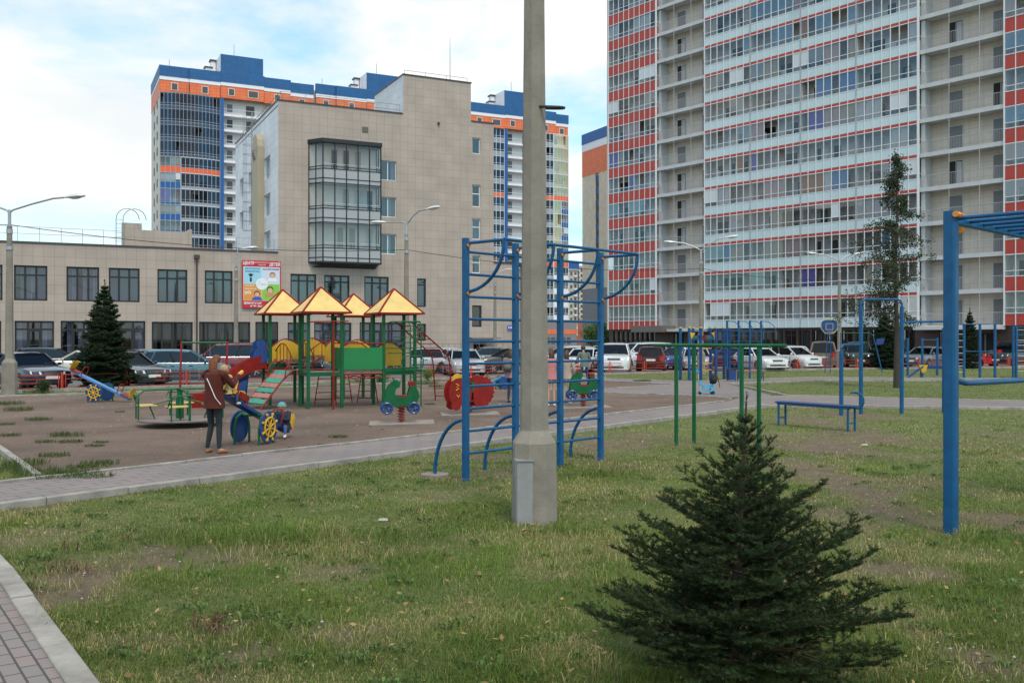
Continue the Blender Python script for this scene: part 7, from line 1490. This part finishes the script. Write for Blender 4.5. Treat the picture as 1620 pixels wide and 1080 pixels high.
def person(label, loc, rz, H, legs, arms, top_m, leg_m, shoe_m, hair_m, hair_len=.0, hair_style='long', sleeve=True, coat_len=.46, bare_legs=False, hips=None, torso_lean=0., width=1., hat=None, head_yaw=0, shoes=True, skirt=None, chest_r=1.):
    """local +y is where the person looks. legs: {side: (knee, ankle, toe)}, arms: {side: (elbow, wrist, hand direction)} in metres"""
    t = thing('person', label, 'person', loc, rz); s = H/1.7*(1.35 if H < 1.0 else 1); V = Vector
    hp = hips or V((0, 0, .53*H)); ln = torso_lean; ch = hp+V((0, .20*H*math.sin(ln), .20*H*math.cos(ln))); ch2 = hp+V((0, .10*H*math.sin(ln), .10*H)); nk = ch+V((0, .02*H+.09*H*math.sin(ln), .115*H*math.cos(ln)))
    hb = nk+V((0, .012*H, .035*H)); hc = hb+V((0, .012*H, .052*H)); ht = hc+V((0, -.002, .035*H)); big = 1 if H > 1.3 else (1.38 if H > 1 else 1.45)
    J = {'hip': (*hp, (.088*s*width, .07*s)), 'waist': (*ch2, (.078*s*width, .062*s)), 'chest': (*ch, (.10*s*width*chest_r, .075*s)), 'neck': (*nk, .036*s), 'hb': (*hb, .046*s*big), 'hc': (*hc, .066*s*big), 'ht': (*ht, .050*s*big)}
    E = [('hip', 'waist'), ('waist', 'chest'), ('chest', 'neck'), ('neck', 'hb'), ('hb', 'hc'), ('hc', 'ht')]
    for sd in (-1, 1):
        hj = hp+V((sd*.052*H, 0, -.035*H)); kn, an, to = [V(q) for q in legs[sd]]
        J[f'hj{sd}'] = (*hj, .068*s*width); J[f'kn{sd}'] = (*kn, .045*s); J[f'cf{sd}'] = (*(kn.lerp(an, .35)), .043*s); J[f'an{sd}'] = (*an, .027*s); J[f'to{sd}'] = (*to, .026*s)
        E += [('hip', f'hj{sd}'), (f'hj{sd}', f'kn{sd}'), (f'kn{sd}', f'cf{sd}'), (f'cf{sd}', f'an{sd}'), (f'an{sd}', f'to{sd}')]
        shd = ch+V((sd*.108*H*width, .0, .07*H)); el, wr, hd = [V(q) for q in arms[sd]]
        J[f'sh{sd}'] = (*shd, .043*s); J[f'el{sd}'] = (*el, .032*s); J[f'wr{sd}'] = (*wr, .021*s); E += [('chest', f'sh{sd}'), (f'sh{sd}', f'el{sd}'), (f'el{sd}', f'wr{sd}')]
        fingers(J, E, sd, wr, hd, V((0, 0, 1)) if abs(hd.normalized().z) < .8 else V((0, 1, 0)), s)
    zn_ = nk.z-.02*s; body = skinned('body', J, E, [skin_m, leg_m, top_m], lambda c: (0 if (c.z > zn_ or abs(c.x) > .17*s) else 2 if c.z > hp.z+.02 else (1 if not bare_legs or c.z > hp.z-.12*s else 0) if c.z > .12*s and (c-hp).length < .75*H else 0), t)
    # legs clothed
    def garment(name, keys, edges, m, grow, over={}):
        JJ = {}
        for k in keys: x_, y_, z_, r_ = (*J[k][:3], J[k][3]); r_ = tuple(q*grow+.006*s for q in r_) if isinstance(r_, tuple) else r_*grow+.006*s; JJ[k] = (x_, y_, z_, r_)
        JJ.update(over); return skinned(name, JJ, edges, [m], None, t)
    lk = ['hip']+[f'{a}{sd}' for sd in (-1, 1) for a in (('hj', 'kn', 'cf', 'an') if not bare_legs else ('hj',))]
    le = [('hip', f'hj{sd}') for sd in (-1, 1)]+([(f'hj{sd}', f'kn{sd}') for sd in (-1, 1)]+[(f'kn{sd}', f'cf{sd}') for sd in (-1, 1)]+[(f'cf{sd}', f'an{sd}') for sd in (-1, 1)] if not bare_legs else [])
    over = {}
    if bare_legs:
        for sd in (-1, 1): q = V(J[f'hj{sd}'][:3]).lerp(V(J[f'kn{sd}'][:3]), .35); over[f'md{sd}'] = (*q, .068*s); le.append((f'hj{sd}', f'md{sd}'))
    garment('shorts' if bare_legs else 'trousers', lk, le, leg_m, 1.05, over)
    # jacket: one lofted trunk from hem to collar with a sleeve at either side
    b = MB(); zh = hp.z+(coat_len-.53)*H; wd_ = width*s*(1 if H > 1.3 else 1.12)
    rings = [(hp+V((0, -.005, zh-hp.z)), .192, .135), (hp+V((0, 0, (zh-hp.z)*.4)), .182, .128), (hp+V((0, 0, .02*H)), .172, .122), (ch2, .148, .112), (ch2.lerp(ch, .6), .160, .118), (ch+V((0, 0, .02*H)), .172, .118), (ch+V((0, 0, .065*H)), .158, .100), (ch.lerp(nk, .74), .100, .078), (ch.lerp(nk, .92), .058, .056)]
    n = 16; vv = []
    for (c, rx, ry) in rings:
        for k in range(n):
            a = 2*math.pi*k/n; e = 1+.04*math.sin(3*a+c.z*23)*(1 if c.z < ch2.z+.1 else .3); vv.append(c+V((rx*wd_*e*math.cos(a), ry*wd_*e*math.sin(a), 0)))
    m_ = len(rings); b.add(vv, [tuple(range(n))[::-1], tuple((m_-1)*n+k for k in range(n))]+[(i*n+k, i*n+(k+1) % n, (i+1)*n+(k+1) % n, (i+1)*n+k) for i in range(m_-1) for k in range(n)])
    for sd in (-1, 1):
        sh_, el, wr = [V(J[f'{q}{sd}'][:3]) for q in ('sh', 'el', 'wr')]; k_ = s*(1 if H > 1.3 else 1.15)
        b.tube([sh_-V((sd*.05*s, 0, .0)), sh_+V((sd*.012*s, 0, -.01*s)), sh_.lerp(el, .5), el, el.lerp(wr, .5), wr.lerp(el, .08)], [.060*k_, .064*k_, .056*k_, .050*k_, .043*k_, .036*k_], 10)
    b.build('jacket', top_m, t, smooth=True)
    for sd in (-1, 1):
        an, to = V(J[f'an{sd}'][:3]), V(J[f'to{sd}'][:3]); heel = an+(an-to).normalized()*.035*s; heel.z = to.z
        skinned('shoe', {'a': (*(an.lerp(heel, .8)), .036*s), 'b': (*an.lerp(to, .5)[:2], to.z+.012*s, .036*s), 'c': (*(to+(to-an).normalized()*.03*s)[:2], to.z, .032*s)}, [('a', 'b'), ('b', 'c')], [shoe_m], None, t)
    # face: eyes, nose, mouth, ears
    R_ = .066*s*big; hd_ = V(hc); b = MB(); fy = hd_.y+R_*.86; zc_ = hd_.z-.004
    b.ball((hd_.x-R_*.36, fy, zc_+R_*.12), R_*.13, 8); b.ball((hd_.x+R_*.36, fy, zc_+R_*.12), R_*.13, 8); b.build('eyes', mat('eye_dark', (.02, .015, .012), .3), t, smooth=True)
    b = MB(); b.ball((hd_.x, fy+R_*.10, zc_-R_*.22), R_*.17, 8, sc=(.8, 1, 1.3)); [b.ball((hd_.x+q*R_*.98, hd_.y, zc_-R_*.1), R_*.2, 8, sc=(.5, 1, 1.4)) for q in (-1, 1)]; b.build('nose_and_ears', skin_m, t, smooth=True)
    b = MB(); b.ball((hd_.x, fy-R_*.02, zc_-R_*.58), R_*.24, 8, sc=(1, .4, .3)); b.build('mouth', mat('lips', (.4, .12, .1), .5), t, smooth=True)
    # hair
    if hat is None:
        b = MB(); b.ball((hd_.x, hd_.y-R_*.22, hd_.z+R_*.28), R_*1.17, 14, sc=(1, 1, 1))
        if hair_len:
            P = [hd_+V((0, -R_*.75, R_*.3)), hd_+V((0, -R_*1.25, -R_*.6)), hd_+V((R_*.15, -R_*1.35, -R_*1.4-hair_len*.3)), hd_+V((R_*.25, -R_*1.5, -R_-hair_len*.75)), hd_+V((R_*.3, -R_*1.35, -R_-hair_len))]
            b.tube(P, [R_*.6, R_*.95, R_*.85, R_*.55, R_*.12], 10)
            rr = random.Random(3)
            for k in range(30): o_ = V((rr.uniform(-1.15, 1.15)*R_, -rr.uniform(.0, .5)*R_, 0)); b.tube([P[0]+o_*.9, P[1]+o_*1.1, P[2]+o_*1.0, P[3]+o_*.8+V((rr.uniform(-.05, .05), rr.uniform(-.02, .03), rr.uniform(-.09, .04)))], [R_*.2, R_*.16, R_*.12, R_*.02], 5)
        b.build('hair', hair_m, t, smooth=True)
    else:
        b = MB(); b.lathe([(R_*1.12, -R_*.02), (R_*1.16, R_*.12), (R_*1.12, R_*.5), (R_*.85, R_*.95), (R_*.35, R_*1.22), (.004, R_*1.26)], (hd_.x, hd_.y-R_*.05, hd_.z+R_*.10), 18); h_ = b.build('beanie', hat[0], t, smooth=True)
        b = MB(); b.lathe([(R_*1.17, 0), (R_*1.2, R_*.1), (R_*1.17, R_*.2)], (hd_.x, hd_.y-R_*.05, hd_.z+R_*.12), 18); b.build('beanie_band', hat[1], h_, smooth=True)
    return t
V = Vector
# --- woman at the seesaw, seen from behind
sweat = mat('rust_knit', (.085, .013, .008), .95, var=.2, vscale=25, bump=.4, bscale=120); legg = mat('dark_leggings', (.012, .020, .026), .8); tan_s = mat('tan_shoe', (.28, .12, .05), .7); redhair = mat('red_hair', (.17, .05, .018), .7, var=.5, vscale=30)
wp = V((-4.95, 15.75, 0)); fd = V((.42, .9, 0)).normalized(); rzw = math.atan2(fd.y, fd.x)-math.pi/2
w_ = person('woman with long red hair, rust brown knitted jacket and dark leggings beside the seesaw', tuple(wp), rzw, 1.66,
    {-1: ((-.085, .03, .46), (-.125, -.03, .075), (-.15, .11, .03)), 1: ((.085, .03, .46), (.125, -.02, .075), (.17, .12, .03))},
    {-1: ((-.22, .20, 1.10), (-.02, .42, 1.22), (.35, .9, .1)), 1: ((.26, .16, 1.12), (.16, .42, 1.30), (-.2, .9, .1))}, sweat, legg, tan_s, redhair, hair_len=.34, coat_len=.455, width=1.1)
b = MB(); P_s = [(-.035, -.128, 1.25), (.0, -.132, 1.20), (.075, -.128, 1.06), (.135, -.115, .93), (.19, -.05, .82)]
for p_, q_ in zip(P_s[:-1], P_s[1:]): b.bar(p_, q_, .014, .005, up=(0, 1, 0))
b.tube(P_s, .006, 5); o = b.build('bag_strap', mat('white_strap', (.75, .73, .7), .6)); o.location = wp; o.rotation_euler = (0, 0, rzw); tag(o, "white shoulder strap across the back of the woman's rust jacket", 'strap')
# --- toddlers on the seesaw (seesaw-local positions turned into the world)
M1 = Matrix.Translation(t1.location) @ Matrix.Rotation(t1.rotation_euler.z, 4, 'Z')
def on_saw(lx, face): p = M1 @ V((lx, 0, 0)); return (p.x, p.y, 0), t1.rotation_euler.z+(math.pi/2 if face < 0 else -math.pi/2)
navj = mat('navy_jacket', (.015, .02, .045), .8, var=.2, vscale=20); jean = mat('blue_jeans', (.05, .09, .22), .9, var=.2, vscale=15); beanie = mat('beanie_teal', (.12, .30, .36), .95); beanie2 = mat('beanie_stripe', (.30, .42, .18), .95); yj = mat('yellow_jacket', (.50, .40, .16), .8); blond = mat('blond_hair', (.42, .27, .13), .7, var=.3, vscale=40)
loc, rz = on_saw(.98, -1)
person('toddler in a teal beanie and navy jacket on the lowered end of the seesaw', loc, rz+.25, .92, {-1: ((-.11, .18, .24), (-.13, .24, .09), (-.13, .31, .06)), 1: ((.11, .18, .24), (.14, .25, .09), (.15, .32, .06))},
    {-1: ((-.14, .06, .36), (-.07, .18, .38), (.1, 1, 0)), 1: ((.14, .06, .36), (.07, .18, .38), (-.1, 1, 0))}, navj, jean, sh_w, blond, hat=(beanie, beanie2), hips=V((0, -.02, .235)), width=1.15)
loc, rz = on_saw(-.93, 1); loc = (loc[0]+.0, loc[1], 0)
person('blond toddler in a yellowish jacket on the raised end of the seesaw', loc, rz, .86, {-1: ((-.10, .17, .98), (-.15, .17, .80), (-.15, .24, .78)), 1: ((.10, .17, .98), (.15, .17, .80), (.15, .24, .78))},
    {-1: ((-.13, .08, 1.13), (-.09, .20, 1.12), (.1, 1, 0)), 1: ((.13, .08, 1.13), (.09, .20, 1.12), (-.1, 1, 0))}, yj, jean, sh_w, blond, hips=V((0, -.02, 1.02)), width=1.15)
# --- girls behind the wall bars
def stand(label, px, py, H, rz, top, leg, shoe, hair, hl=.3, bare=False, **k):
    p = G(px, py); A_ = .0
    return person(label, (p.x, p.y, 0), rz, H, {-1: ((-.075*H/1.7, .02, .28*H), (-.08, -.02, .045*H), (-.09, .10, .02*H)), 1: ((.075*H/1.7, .02, .28*H), (.09, -.01, .045*H), (.12, .11, .02*H))},
        {-1: k.pop('la', ((-.25*H/1.7, -.02, .62*H), (-.20*H/1.7, .10, .50*H), (.2, .5, -.8))), 1: k.pop('ra', ((.25*H/1.7, -.02, .62*H), (.20*H/1.7, .10, .50*H), (-.2, .5, -.8)))}, top, leg, shoe, hair, hair_len=hl, bare_legs=bare, **k)
pink = mat('pink_hoodie', (.50, .20, .20), .85, var=.12, vscale=20); blk_c = mat('black_cloth', (.012, .012, .014), .8); beig = mat('beige_cloth', (.42, .34, .28), .85, var=.1, vscale=15); brh = mat('brown_hair', (.07, .035, .02), .6, var=.3, vscale=30); grn = mat('grey_green_jacket', (.12, .15, .13), .85)
stand('girl in pink hoodie and black shorts with white trainers beside the concrete post', 872, 642.5, 1.66, .1, pink, blk_c, sh_w, brh, .30, True)
stand('girl in beige jacket and beige trousers standing right of the pink hoodie girl', 896, 638.5, 1.60, -.25, beig, beig, sh_w, brh, .22)
stand('person in dark jeans and dusty pink top left of the concrete post', 808.5, 637, 1.62, -.4, mat('dusty_pink', (.36, .22, .24), .85), mat('dark_jeans', (.025, .04, .09), .9), blk_c, brh, .2)
p = G(804, 637); b = MB(); b.ball((0, 0, 0), .19, 12, sc=(.8, .55, 1.15)); b.ball((0, -.10, -.06), .12, 10, sc=(1, .5, .8)); o = b.build('backpack', mat('grey_backpack', (.12, .12, .11), .85), smooth=True); o.location = (p.x-.02, p.y-.17, 1.12); tag(o, 'grey green backpack on the person behind the light blue seesaw', 'backpack')
# child standing on the green rocker
a_ = .62
person('child in grey green jacket and jeans standing on the green rocker', (2.02, 26.4, 0), .3, 1.12, {-1: ((-.10, .04, a_+.31), (-.14, -.02, a_+.07), (-.15, .06, a_+.035)), 1: ((.09, .06, a_+.31), (.12, .0, a_+.07), (.14, .08, a_+.035))},
    {-1: ((-.20, .08, a_+.66), (-.16, .24, a_+.60), (0, 1, -.3)), 1: ((.20, .06, a_+.66), (.16, .22, a_+.62), (0, 1, -.3))}, grn, jean, blk_c, brh, hips=V((0, -.0, a_+.58)), torso_lean=.2)
